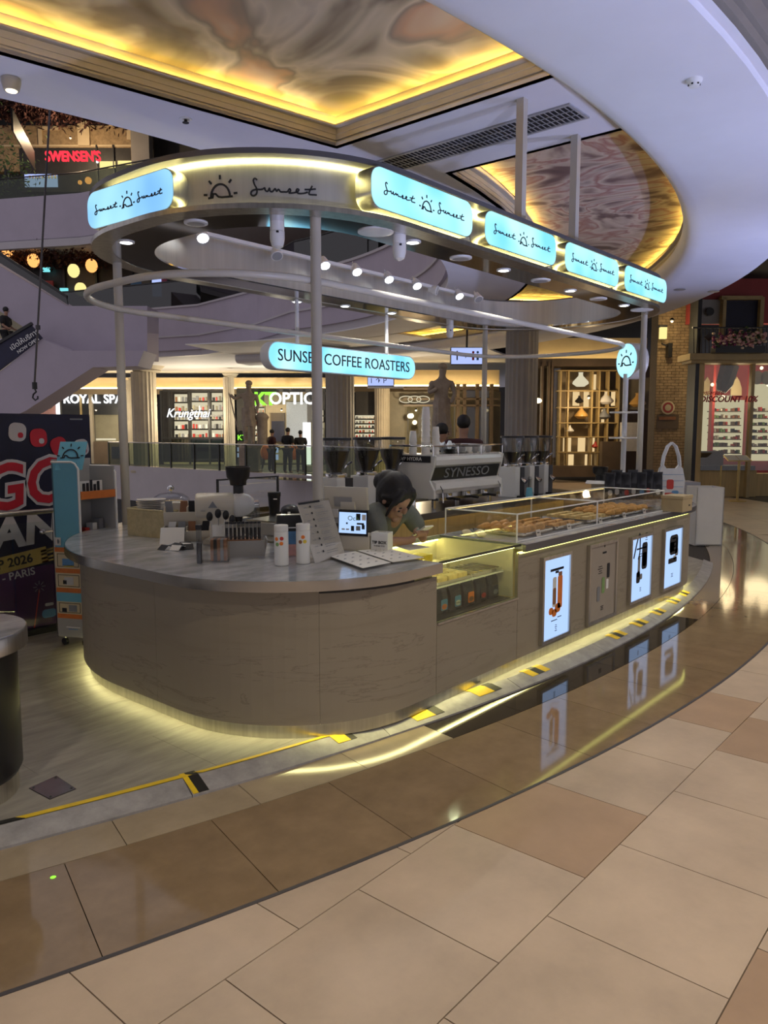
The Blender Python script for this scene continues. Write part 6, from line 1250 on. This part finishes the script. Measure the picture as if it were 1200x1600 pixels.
# ---- first floor opposite: cornice with warm cove, shops, columns
FS=39.0
frz=sbg('warm_cornice','warm-lit cornice band above the shops opposite','cornice',300,607,FS)
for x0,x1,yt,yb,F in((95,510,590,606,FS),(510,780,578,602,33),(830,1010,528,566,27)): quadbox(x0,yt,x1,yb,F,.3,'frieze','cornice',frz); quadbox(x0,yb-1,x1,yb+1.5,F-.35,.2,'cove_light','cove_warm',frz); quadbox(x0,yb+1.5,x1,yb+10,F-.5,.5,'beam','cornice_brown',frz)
def column(x,w_,yt,yb,F,mt,lab,cap=True):
    o=sbg('fluted_column',lab,'column',x,yb,F); c=atF(x,yb,F); t=atF(x,yt,F); r=w_*F/1202/2; n=40; P=[(c.x+r*(1-.06*(i%2))*math.cos(2*PI*i/n),c.y+r*(1-.06*(i%2))*math.sin(2*PI*i/n)) for i in range(n)]
    MB().prism(P,c.z+r*.3,t.z-(r*.6 if cap else 0)).build('shaft',mt,o)
    MB().lathe([(r*1.3,0),(r*1.3,r*.18),(r*1.08,r*.3)],c,24).build('base',mt,o,True)
    if cap: MB().lathe([(r*1.0,-r*.6),(r*1.15,-r*.5),(r*1.1,-r*.4),(r*1.45,-r*.08),(r*1.5,0)],t,24).build('capital',mt,o,True)
    return o
column(229,38,570,738,35,'column_stone','large fluted column right of the spa sign'); column(360,17,584,735,36,'column_stone','slender column with carved capital between the two glass shops'); column(532,45,560,760,27,'column_grey','grey fluted column behind the hanging sign'); column(811,50,495,790,19.5,'column_grey','broad grey fluted column right of the statue'); column(208,12,590,735,38,'column_stone','thin column beside the spa front'); column(597,24,600,745,31,'column_stone','beige column beside the bathroom sign')
# royal spa
sp=sbg('spa_shop','dark spa shop front with white ROYAL SPA lettering','shop front',150,735,FS)
quadbox(60,612,205,742,FS+.6,.2,'back_wall','shop_taupe',sp); quadbox(97,612,187,648,FS,.1,'fascia_panel','frame_dark',sp); quadbox(92,612,97,742,FS-.05,.1,'lit_strip','lit_white',sp); quadbox(125,612,128,648,FS-.05,.05,'gold_strip','gold_frame',sp); text('lettering','ROYAL SPA',.62,'lit_white',sp,atF(145,624,FS-.15),RT,(0,0,1),ext=.03,sx=.95,bold=.01)
quadbox(150,638,186,690,FS+.3,.05,'mirror','shop_back',sp); quadbox(150,685,178,688,FS-.3,.3,'counter_light','lit_shelf',sp); quadbox(148,690,205,742,FS-.4,.4,'desk','shop_brown',sp); quadbox(175,698,192,716,FS-.45,.05,'desk_sign','poster_navy',sp); quadbox(60,612,92,742,FS,.1,'advert','flower_pink',sp); MB().sphere(atF(75,630,FS-.3),.3,12,8).build('advert_face','skin',sp,True); quadbox(62,655,92,700,FS-.05,.05,'advert_patch','blue_print',sp); quadbox(143,612,148,742,FS-.2,.2,'pillar','column_stone',sp)
# glass shop with shelves
def shelves(o,x0,x1,y0,y1,F,rows,cols,mt='lit_shelf',goods=True):
    dx=(x1-x0)/cols; dy=(y1-y0)/rows
    for i in range(cols):
        for j in range(rows):
            quadbox(x0+i*dx+1,y0+j*dy+1,x0+(i+1)*dx-1,y0+(j+1)*dy-1.5,F,.05,'lit_shelf_bay',mt,o)
            if goods:
                n=max(1,int(dx/5))
                for k in range(n): quadbox(x0+i*dx+2+k*5,y0+(j+1)*dy-1.5-dy*random.uniform(.3,.55),x0+i*dx+2+k*5+random.uniform(2,4),y0+(j+1)*dy-1.4,F-.15,.1,'shelf_goods',random.choice(['ink','shop_taupe','paper','red_print','brown_print','shop_back','grey_print']),o)
kg=sbg('glass_retail_shop','glass-fronted shop with lit shelves and white script sign','shop front',300,735,FS-1); F=FS-1
quadbox(254,610,352,738,F+.5,.2,'back_wall','shop_dark',kg); shelves(kg,272,297,615,700,F+.2,6,1); shelves(kg,299,327,613,700,F+.2,6,1); shelves(kg,330,352,613,700,F+.2,6,1)
for x in(254,267,297,328,351): quadbox(x-1,610,x+2,738,F-.1,.15,'frame_post','frame_dark',kg)
for y in(610,649,684): quadbox(254,y-1,352,y+2,F-.1,.12,'frame_rail','frame_dark',kg)
quadbox(268,686,352,722,F-.05,.05,'lower_glass','dark_glass',kg); quadbox(256,722,352,738,F-.05,.1,'pale_plinth','shop_back',kg); text('lettering','Krungthai',.62,'lit_white',kg,atF(293,646,F-.25),RT,(0,0,1),ext=.02,shear=.35,sx=.86)
# optician
kt=sbg('optician_shop','bright optician shop with green and white KT OPTIC sign','shop front',445,740,FS-2); F=FS-2
quadbox(372,608,508,742,F+2.5,.2,'back_wall','shop_back',kt); quadbox(416,632,448,700,F+2.3,.1,'white_wall','cornice',kt); quadbox(448,628,484,690,F+2.2,.1,'blue_wall','towel',kt); quadbox(424,645,445,690,F+1.8,.3,'dark_cabinet','shop_brown',kt); quadbox(425,658,444,690,F+1.7,.1,'dark_screen','poster_navy',kt)
quadbox(372,608,414,742,F,.15,'dark_pier','shop_dark',kt); shelves(kt,398,414,628,690,F-.1,7,1); quadbox(480,612,508,660,F,.15,'dark_pier','shop_dark',kt); shelves(kt,488,506,640,700,F-.1,6,1); quadbox(474,660,486,742,F+.5,.1,'lit_panel','lit_white',kt); quadbox(370,606,508,612,F-.2,.3,'header','shop_dark',kt)
text('lettering','KT',.82,'neon_green',kt,atF(414,624,F-.4),RT,(0,0,1),ext=.05,bold=.03); text('lettering','OPTIC',.78,'lit_white',kt,atF(456,623.5,F-.4),RT,(0,0,1),ext=.05,bold=.015,sx=.95)
quadbox(371,673,384,690,F-2,.1,'small_sign','frame_dark',kt); text('lettering','KT',.34,'neon_green',kt,atF(378,684,F-2.1),RT,(0,0,1),ext=.02); shelves(kt,370,392,698,716,F-2,2,1,'lit_blue',False); shelves(kt,420,436,698,720,F-1.5,2,1,'lit_blue',False)
quadbox(395,728,508,742,F-1,.6,'counter','shop_taupe',kt)
for k,x in enumerate((416,460)):
    o=sbg('orange_chair','orange shell chair before the optician, %s'%['left','right'][k],'chair',x,732,F-4,group='orange chairs'); c=atF(x,730,F-4); c.z=0; MB().sphere(c+V((0,0,.72)),.28,12,8,(1,.6,1.2)).build('shell_seat','orange_print',o,True)
    for s in(-1,1):
        for t in(-1,1): MB().cyl(c+RT*.18*s+FW2*.15*t,c+RT*.1*s+FW2*.08*t+V((0,0,.45)),.02,n=5).build('leg','frame_dark',o)
# brown shop with neon loops and eyewear
bs=sbg('brown_cafe_front','brown glazed cafe front with looping neon behind the statue','shop front',690,750,31); F=31
quadbox(556,612,780,760,F+.8,.2,'back_wall','shop_taupe',bs); quadbox(556,612,602,760,F+.3,.2,'dark_bay','shop_dark',bs); shelves(bs,554,587,648,684,F+.1,5,1); quadbox(600,604,604,760,F,.2,'dark_jamb','frame_dark',bs)
for x in(712,722,742,764): quadbox(x,600,x+5,760,F-.1,.3,'door_frame','shop_brown',bs)
for y in(606,622,632): quadbox(630,y,780,y+3,F-.1,.2,'transom','shop_brown',bs)
for x0,x1,y0,y1 in((636,710,625,760),(728,742,636,760),(748,764,636,760),(728,764,610,621)): quadbox(x0,y0,x1,y1,F,.04,'pane','shop_glass',bs)
m=MB(); pc=atF(650,624,F-.2); 
for s in range(3): m.tube([pc+RT*(s*.34-.4+.26*math.cos(t*PI/8))+V((0,0,.13*math.sin(t*PI/8)))-FW2*.01*s for t in range(16)],.018,5,True)
r=m.build('neon_loop','lit_shelf',bs)
for x,y in((640,650),(648,660),(700,668)): MB().sphere(atF(x,y,F-.5),.09,8,6).build('pendant_lamp','lamp_warm',bs,True)
# hanging direction signs
o=sbg('direction_sign','lit blue hanging direction sign with white rail','sign',600,598,24); a=atF(574,604,24); b=atF(616,604,24); u=b-a; MB().obox(a,u,FW2*.15,(0,0,.34)).build('sign_box','frame_dark',o); MB().obox(a+u*.02-FW2*.02+V((0,0,.03)),u*.95,FW2*.02,(0,0,.28)).build('lit_face','lit_blue',o); MB().obox(a-V((0,0,.05)),u*1.35,FW2*.15,(0,0,.06)).build('ledge','white_plastic',o); text('symbols','1 ↑ P',.22,'ink',o,a+u*.40-FW2*.035+V((0,0,.17)),RT,(0,0,1),ext=.004)
o=sbg('restroom_sign','lit lavender hanging direction sign beside the back post','sign',730,560,21); a=atF(704,570,21); b=atF(754,570,21); u=b-a; MB().obox(a,u,FW2*.2,(0,0,.47)).build('sign_box','frame_dark',o); MB().obox(a+u*.02-FW2*.02+V((0,0,.02)),u*.96,FW2*.02,(0,0,.43)).build('lit_face','lit_blue',o); text('symbols','1',.36,'ink',o,a+u*.2-FW2*.03+V((0,0,.23)),RT,(0,0,1),ext=.004); text('symbols','↑',.2,'ink',o,a+u*.45-FW2*.03+V((0,0,.23)),RT,(0,0,1),ext=.004)
q=atF(727,540,21); MB().cyl(a+u*.5+V((0,0,.47)),a+u*.5+V((0,0,1.1)),.03,n=6).build('hanger','frame_dark',o)
for k in(0,1):
    c=a+u*(.70+.14*k)-FW2*.03+V((0,0,.12)); MB().obox(c-RT*.03,RT*.06,FW2*.01,(0,0,.16)).build('figure_symbol','red_print' if k==0 else 'blue_print',o); MB().lathe([(.035,0),(.03,.01)],c+V((0,0,.21)),10,-FW2).build('figure_head','red_print' if k==0 else 'blue_print',o)
# statues
def statue(x,yb,yt,F,lab,var):
    o=sbg('marble_statue',lab,'statue',x,yb,F); c=atF(x,yb,F); h=(atF(x,yt,F).z-c.z); k=h/1.85
    def v(r,f,z): return c+RT*r*k+FW2*f*k+V((0,0,z*k))
    MB().lathe([(.30*k,0),(.30*k,.06*k),(.24*k,.08*k),(.24*k,.10*k)],c,16).build('plinth','statue_stone',o,True)
    s=1 if var==0 else -1
    n={'p':(v(0,0,1.0),.14*k),'s':(v(.02*s,0,1.2),.13*k),'c':(v(.0,0,1.4),.15*k),'n':(v(0,0,1.56),.055*k),'h':(v(.01,-.02,1.66),.085*k),'h2':(v(.01,-.02,1.75),.08*k),'hR':(v(-.09,0,.92),.11*k),'hL':(v(.10,0,.92),.11*k),'kR':(v(-.11,-.05,.52),.08*k),'kL':(v(.09,.02,.52),.085*k),'aR':(v(-.10,.03,.16),.055*k),'aL':(v(.09,.02,.15),.055*k),'tR':(v(-.13,-.1,.12),.045*k),'tL':(v(.11,-.1,.12),.045*k),
      'sR':(v(-.2,0,1.45),.07*k),'sL':(v(.2,0,1.45),.07*k)}
    if var==0: n.update({'eR':(v(-.36,-.05,1.34),.05*k),'wR':(v(-.50,-.08,1.46),.04*k),'eL':(v(.26,.0,1.18),.05*k),'wL':(v(.20,-.05,.95),.04*k)})
    else: n.update({'eR':(v(-.28,-.08,1.22),.05*k),'wR':(v(-.10,-.18,1.32),.045*k),'eL':(v(.27,-.05,1.2),.05*k),'wL':(v(.18,-.12,1.0),.045*k)})
    e=[('p','s'),('s','c'),('c','n'),('n','h'),('h','h2'),('p','hR'),('p','hL'),('hR','kR'),('hL','kL'),('kR','aR'),('kL','aL'),('aR','tR'),('aL','tL'),('c','sR'),('c','sL'),('sR','eR'),('sL','eL'),('eR','wR'),('eL','wL')]
    me=figure('s',n,e,None,None,'p',2); mesh_obj('body',me,'statue_stone',o)
    m=MB(); prof=[(.16,1.12,.0),(.19,1.0,.01),(.18,.85,.02),(.20,.6,.0),(.21,.30 if var else .75,.0)]; vs=[]; fs=[]; nn=22
    for r,z,f_ in prof:
        for i in range(nn): a_=2*PI*i/nn; rr_=r*(1+.09*math.cos(i*PI*.75+z*3)); vs.append(v(rr_*math.cos(a_),rr_*.8*math.sin(a_)+f_,z))
    for j in range(len(prof)-1): fs+=[(j*nn+i,j*nn+(i+1)%nn,(j+1)*nn+(i+1)%nn,(j+1)*nn+i) for i in range(nn)]
    m.add(vs,fs).build('drapery','statue_stone',o,True); hr=MB(); hr.sphere(v(.01,.02,1.77),.10*k,12,8,(1,1,.8)).build('hair','statue_stone',o,True)
    if var==0: MB().cyl(v(-.52,-.08,1.50),v(-.30,0,.45),.018*k,n=6).build('staff','statue_stone',o); MB().lathe([(.16*k,.1*k),(.14*k,.2*k),(.15*k,.75*k),(.2*k,.85*k),(.12*k,.95*k)],v(.34,.1,0),16).build('urn_pedestal','statue_stone',o,True)
    return o
statue(390,700,594,30.0,'weathered statue of a draped figure with a staff opposite the kiosk',0); statue(690,705,567,21,'weathered statue of a draped figure behind the espresso machine',1)
for x,yb,F in((390,700,30.0),(690,705,21)):
    c=atF(x,yb,F); o=thing('statue_pedestal','stone pedestal under the %s statue'%('staff-bearing' if x<500 else 'nearer'),'pedestal',(c.x,c.y,0)); w_=.36 if x<500 else .40; MB().cbox((c.x,c.y,.12),(w_*2,w_*2,c.z-.12),FACE).build('block','statue_stone',o); MB().cbox((c.x,c.y,0),(w_*2.3,w_*2.3,.12),FACE).build('base','statue_stone',o)
# glass railing on the far edge
rl=thing('glass_railing','low glass railing with steel posts along the far edge of the atrium','railing',(19.0,26,.06)); E_=[]
for i in range(len(edge)-1):
    a,b=V(edge[i]),V(edge[i+1]); n=max(1,int((b-a).length/1.6))
    for j in range(n): E_.append(a.lerp(b,j/n))
E_=[p for p in E_ if p.x>13.5]
for i in range(len(E_)-1):
    a,b=E_[i],E_[i+1]; MB().band([tuple(a.lerp(b,.02)),tuple(a.lerp(b,.98))],[tuple(a.lerp(b,.02)+V((.02,0))),tuple(a.lerp(b,.98)+V((.02,0)))],.10,1.08,False).build('glass_pane','rail_glass',rl); MB().box(a.x-.03,a.y-.03,.06,a.x+.03,a.y+.03,1.12).build('post','frame_dark',rl)
MB().tube([(p.x,p.y,1.12) for p in E_],.025,6).build('handrail','steel',rl,True)
# ---- shops on the right of the bend: shelf shop
ss=sbg('vase_shop','warm-lit shop with an open grid of shelves and vases','shop front',920,745,25); F=25
quadbox(836,566,1016,745,F+1.6,.2,'back_wall','shop_brown',ss); quadbox(836,560,1016,572,F-.1,.4,'header','shop_brown',ss)
xs=(864,874,886,899,911,923,935,947); ys=(578,610,636,660,682,706,730)
quadbox(864,578,940,730,F+.7,.05,'lit_backing','cornice_brown',ss)
for x in(872,884,921,932,946,962): quadbox(x,580,x+2.5,730,F,.3,'shelf_upright','gold_frame',ss)
for y in ys: quadbox(872,y,964,y+1.5,F-.02,.35,'shelf_board','gold_frame',ss)
for x0,x1,y0,y1 in((912,922,612,636),(895,905,612,634),(955,965,612,634),(923,931,585,609),(880,892,684,706),(903,914,684,706),(926,934,684,706),(888,896,710,730),(914,924,710,730),(940,950,640,660)): quadbox(x0,y0,x1,y1,F+.55,.05,'lit_niche','lit_niche',ss)
for x in(843,853,858): quadbox(x,566,x+3,745,F-.15,.2,'door_frame','shop_brown',ss)
for x0,x1 in((836,852),(862,872)): quadbox(x0,575,x1,745,F+.2,.04,'pane','shop_glass',ss)
quadbox(968,590,1016,640,F+.4,.2,'taupe_panel','shop_taupe',ss); quadbox(972,660,1004,705,F-.6,.3,'white_board','paper_grey',ss); quadbox(940,690,970,735,F-.8,.3,'picture_stand','shop_brown',ss); quadbox(860,728,964,745,F-.3,.5,'plinth','shop_brown',ss)
for k,(x,y,s,mt) in enumerate(((907,604,.26,'lit_shelf'),(908,654,.22,'vase_amber'),(947,632,.24,'ceramic'),(996,636,.26,'vase_amber'),(890,676,.14,'ceramic'),(944,655,.2,'grey_print'),(930,700,.12,'red_print'),(905,630,.14,'black_plastic'))):
    c=atF(x,y,F+.1); o=thing('vase','%s vase on the shop shelves, %s'%({'lit_shelf':'glowing cream','vase_amber':'amber','ceramic':'white','grey_print':'grey','red_print':'red','black_plastic':'dark'}[mt],['topmost','below the topmost','right of the grid','far right by the lit panel','low left','behind the pole','lowest','slim one'][k]),'vase',c); MB().lathe([(s*.5,0),(s,s*.35),(s*.95,s*.6),(s*.3,s*1.3),(s*.25,s*1.6),(s*.3,s*1.7)],c,16).build('vase_body',mt,o,True); MB().lathe([(s*.32,s*1.7),(s*.28,s*1.74)],c,12).build('rim',mt,o,True)
m=MB().sphere(atF(840,626,F-.3),.12,10,8,(1.6,1,.7)).build('table_lamp','lamp_warm',ss,True)
# ---- brick pier with lamp, bracket and plaque
FB=20.5
bp=sbg('brick_pier','tall brick pier with lamp between the shops','pier',1048,780,FB); p0=atF(1018,780,FB); p1=atF(1078,780,FB); zt=5.45; W=(p1-p0).dot(RT)
MB().obox(V((p0.x,p0.y,0)),RT*W,FW2*.5,(0,0,zt)).build('core','mortar',bp)
m=MB(); bh=.075; nb=int(zt/bh)
for r in range(nb):
    x=-.1 if r%2 else 0
    while x<W:
        a=max(0,x)+.006; b=min(W,x+.2)-.006
        if b-a>.03: m.obox(V((p0.x,p0.y,r*bh+.004))+RT*a-FW2*.012,RT*(b-a),FW2*.02,(0,0,bh-.010))
        x+=.2
o=m.build('bricks','brick',bp); o['kind']='stuff'
wl=sbg('wall_lamp','small glowing amber wall lamp on the brick pier','lamp',1037,530,FB-.2); quadbox(1032,511,1042,529,FB-.3,.12,'lamp_shade','lit_yellow',wl); quadbox(1031,508,1043,511,FB-.32,.2,'cap','frame_dark',wl)
br=sbg('iron_bracket','black iron wall bracket on the brick pier','bracket',1046,557,FB-.2); quadbox(1044,536,1050,558,FB-.25,.2,'plate','frame_dark',br); m=MB(); m.tube([atF(1044,541,FB-.2),atF(1034,537,FB-.3)],.025,5); m.build('arm','frame_dark',br)
pq=sbg('brick_plaque','round logo plaque and lettered board on the brick pier','plaque',1042,665,FB-.1); c=atF(1043,637,FB-.08); MB().lathe([(.18,0),(.18,.03),(.16,.035)],c,24,-FW2).build('logo_disc','stand_cream',pq,True); MB().lathe([(.14,.036),(.12,.04)],c,20,-FW2).build('red_ring','shop_red',pq); MB().lathe([(.085,.041),(.02,.045)],c,18,-FW2).build('disc_centre','stand_cream',pq); quadbox(1026,648,1060,670,FB-.05,.04,'board','shop_brown',pq); quadbox(1030,651,1056,656,FB-.07,.02,'worn_print','brown_print',pq)
# ---- right-hand shop with balcony
FR=19.3
rs=sbg('corner_gift_shop','corner shop with gold cornice and lit red interior','shop front',1140,782,FR)
quadbox(1078,300,1260,505,FR+.6,.3,'upper_wall','shop_red',rs); quadbox(1078,300,1084,782,FR-.1,.5,'dark_pier','frame_dark',rs); quadbox(1093,468,1125,506,FR+.5,.05,'wall_panel','stand_grey',rs); c=atF(1109,487,FR+.42); MB().lathe([(.11,0),(.1,.03)],c,16,-FW2).build('round_vent','frame_dark',rs)
for x0,y0,x1,y1 in((1128,464,1133,525),(1186,464,1192,525),(1128,462,1192,468)): quadbox(x0,y0,x1,y1,FR+.3,.2,'window_frame','gold_frame',rs)
quadbox(1133,468,1186,525,FR+.45,.05,'window_pane','poster_navy',rs)
quadbox(1078,552,1260,562,FR-.5,.8,'cornice','gold_frame',rs); quadbox(1080,562,1260,567,FR-.35,.6,'cornice_step','gold_frame',rs); quadbox(1084,567,1092,782,FR-.1,.3,'brick_jamb','wood_light',rs)
quadbox(1092,567,1260,740,FR+2.2,.2,'back_wall','shop_red',rs)
for x0,x1,y0,y1 in((1094,1105,618,740),(1112,1139,618,715),(1144,1159,625,715),(1172,1235,600,720)): quadbox(x0,y0,x1,y1,FR+1.9,.2,'niche','lit_shelf',rs)
for x0,x1 in((1112,1124),(1126,1138),(1145,1158),(1172,1186),(1188,1204)):
    for k in range(7):
        y=642+k*11; quadbox(x0,y,x1,y+1.5,FR+1.6,.3,'shelf','shop_brown',rs)
        for j in range(3): quadbox(x0+j*4,y-random.uniform(3,6),x0+j*4+2.8,y,FR+1.65,.15,'shelf_goods',random.choice(['ink','red_print','green_print','shop_brown','paper','brown_print']),rs)
for x in(1094,1140): 
    m=MB(); c=atF(x+9,618,FR+1.85); slabp(m,c,RT,(0,0,1),[(-.15,0),(.15,0),(.14,.2),(.08,.38),(0,.5),(-.08,.38),(-.14,.2)],0,.05); m.build('pointed_arch','stand_cream',rs)
for x in(1108,1166): quadbox(x,570,x+4,740,FR+1.5,.2,'red_post','red_print',rs)
quadbox(1092,568,1166,735,FR,.03,'shop_pane','shop_glass',rs); quadbox(1168,568,1260,735,FR,.03,'shop_pane','shop_glass',rs); quadbox(1165,567,1170,782,FR-.05,.15,'frame_post','gold_frame',rs)
quadbox(1092,735,1180,782,FR+.2,.5,'wood_counter','wood_light',rs); quadbox(1092,728,1180,735,FR+.1,.7,'counter_top','frame_dark',rs); quadbox(1092,705,1130,728,FR+.5,.2,'counter_goods','shop_brown',rs); quadbox(1180,740,1260,782,FR+.4,.3,'wood_counter','wood_light',rs)
text('lettering','DISCOUNT 10%',.205,'poster_red',rs,atF(1138,624,FR-.05),RT,(0,0,1),ext=.004,shear=.2,sx=1.0,bold=.006); text('lettering','MEMBER',.15,'poster_red',rs,atF(1114,615,FR-.05),RT,(0,0,1),ext=.004,shear=.2)
m=MB(); m.tube([atF(1140,572,FR+.6),atF(1132,600,FR+.5),atF(1127,612,FR+.5)],[.24,.22,.12],8); m.build('hanging_banner','grey_print',rs,True)
for x in(1183,1198):
    c=atF(x,590,FR+.3); MB().lathe([(.17,0),(.15,.02)],c,18,-FW2).build('wall_plate','paper_grey',rs)
for x,y in((1113,601),(1130,620),(1190,575)): MB().sphere(atF(x,y,FR+.8),.045,8,6).build('lamp_bulb','lamp_warm',rs,True)
# balcony with flowers
bl=sbg('flower_balcony','iron balcony rail with pink and cream flower box above the shop','balcony',1140,550,FR-.3)
for k in range(28): x=1084+k*6; MB().cyl(atF(x,512,FR-.4),atF(x,552,FR-.4),.012,n=5).build('baluster','frame_dark',bl)
MB().cyl(atF(1082,512,FR-.4),atF(1260,512,FR-.4),.02,n=6).build('top_rail','frame_dark',bl); c=atF(1107,527,FR-.42); m=MB(); slabp(m,c,RT,(0,0,1),[(-.12,0),(0,-.1),(.12,0),(0,.1)],0,.03); m.build('ornament','frame_dark',bl)
fb=sbg('flower_box','long flower box overflowing with pink, plum and cream blossoms','flowers',1150,550,FR-.6); quadbox(1118,540,1196,551,FR-.75,.3,'planter','frame_dark',fb)
for mt,n in(('flower_pink',110),('flower_cream',130),('flower_plum',90),('leaf',60)):
    m=MB()
    for i in range(n):
        x=random.gauss(1158,20) if mt!='flower_plum' else random.gauss(1140,16); x=max(1115,min(1196,x)); y=random.gauss(532,6)-(x-1115)*.06; m.sphere(atF(x,y,FR-.6+random.uniform(-.2,.15)),.045,6,4,(1,1,.7))
    o=m.build('blossoms' if mt!='leaf' else 'leaves',mt,fb); o['kind']='stuff'
# menu lectern in front of the shop
c=atF(1152,783,FR-1.2); c.z=0; o=thing('menu_lectern','brass lectern with an open menu before the corner shop','lectern',c); MB().cyl(c,c+V((0,0,.95)),.03,n=10).build('post','brass',o,True); MB().lathe([(.2,0),(.2,.02),(.04,.04)],c,18).build('foot','brass',o,True); MB().obox(c-RT*.28+V((0,0,.95))-FW2*.05,RT*.56,FW2*.3+V((0,0,.12)),(0,0,.02)).build('tray','brass',o)
for s in(0,1): MB().obox(c-RT*(.26-.27*s)+V((0,0,.975))-FW2*.03,RT*.25,FW2*.26+V((0,0,.105)),(0,0,.01)).build('menu_page','paper',o)
c2=c-RT*.42; MB().cyl(c2,c2+V((0,0,.85)),.02,n=8).build('side_post','brass',o,True)
# warm light inside the shops and coves opposite (their own lamps)
for k,(x,y,F,e,col) in enumerate(((300,640,FS-3.5,320,(1,.85,.6)),(440,640,FS-4,320,(1,.9,.7)),(150,640,FS-2.5,160,(1,.85,.6)),(650,640,28.5,260,(1,.8,.5)),(920,620,24,60,(1,.72,.4)),(1135,600,FR+1.0,40,(1,.8,.5)),(1200,600,FR+1.0,30,(1,.8,.5)),(1050,500,FB-1.2,30,(1,.75,.4)),(110,215,F3-2.5,260,(1,.75,.45)))):
    p=atF(x,y,F); o=thing('shop_pendant','small pendant lamp inside the shop front '+['with script sign','of the optician','of the spa','of the brown cafe','with vases','of the corner shop, left','of the corner shop, right','by the brick pier','with red neon'][k],'lamp',p); MB().lathe([(.03,.05),(.06,0),(.05,-.02)],p,12).build('shade','frame_dark',o,True); MB().sphere(p-V((0,0,.03)),.035,8,6).build('bulb','lamp_warm',o,True); lamp('pendant_light','POINT',p-V((0,0,.14)),e,col,.45 if k in(5,6) else .1,parent=o)
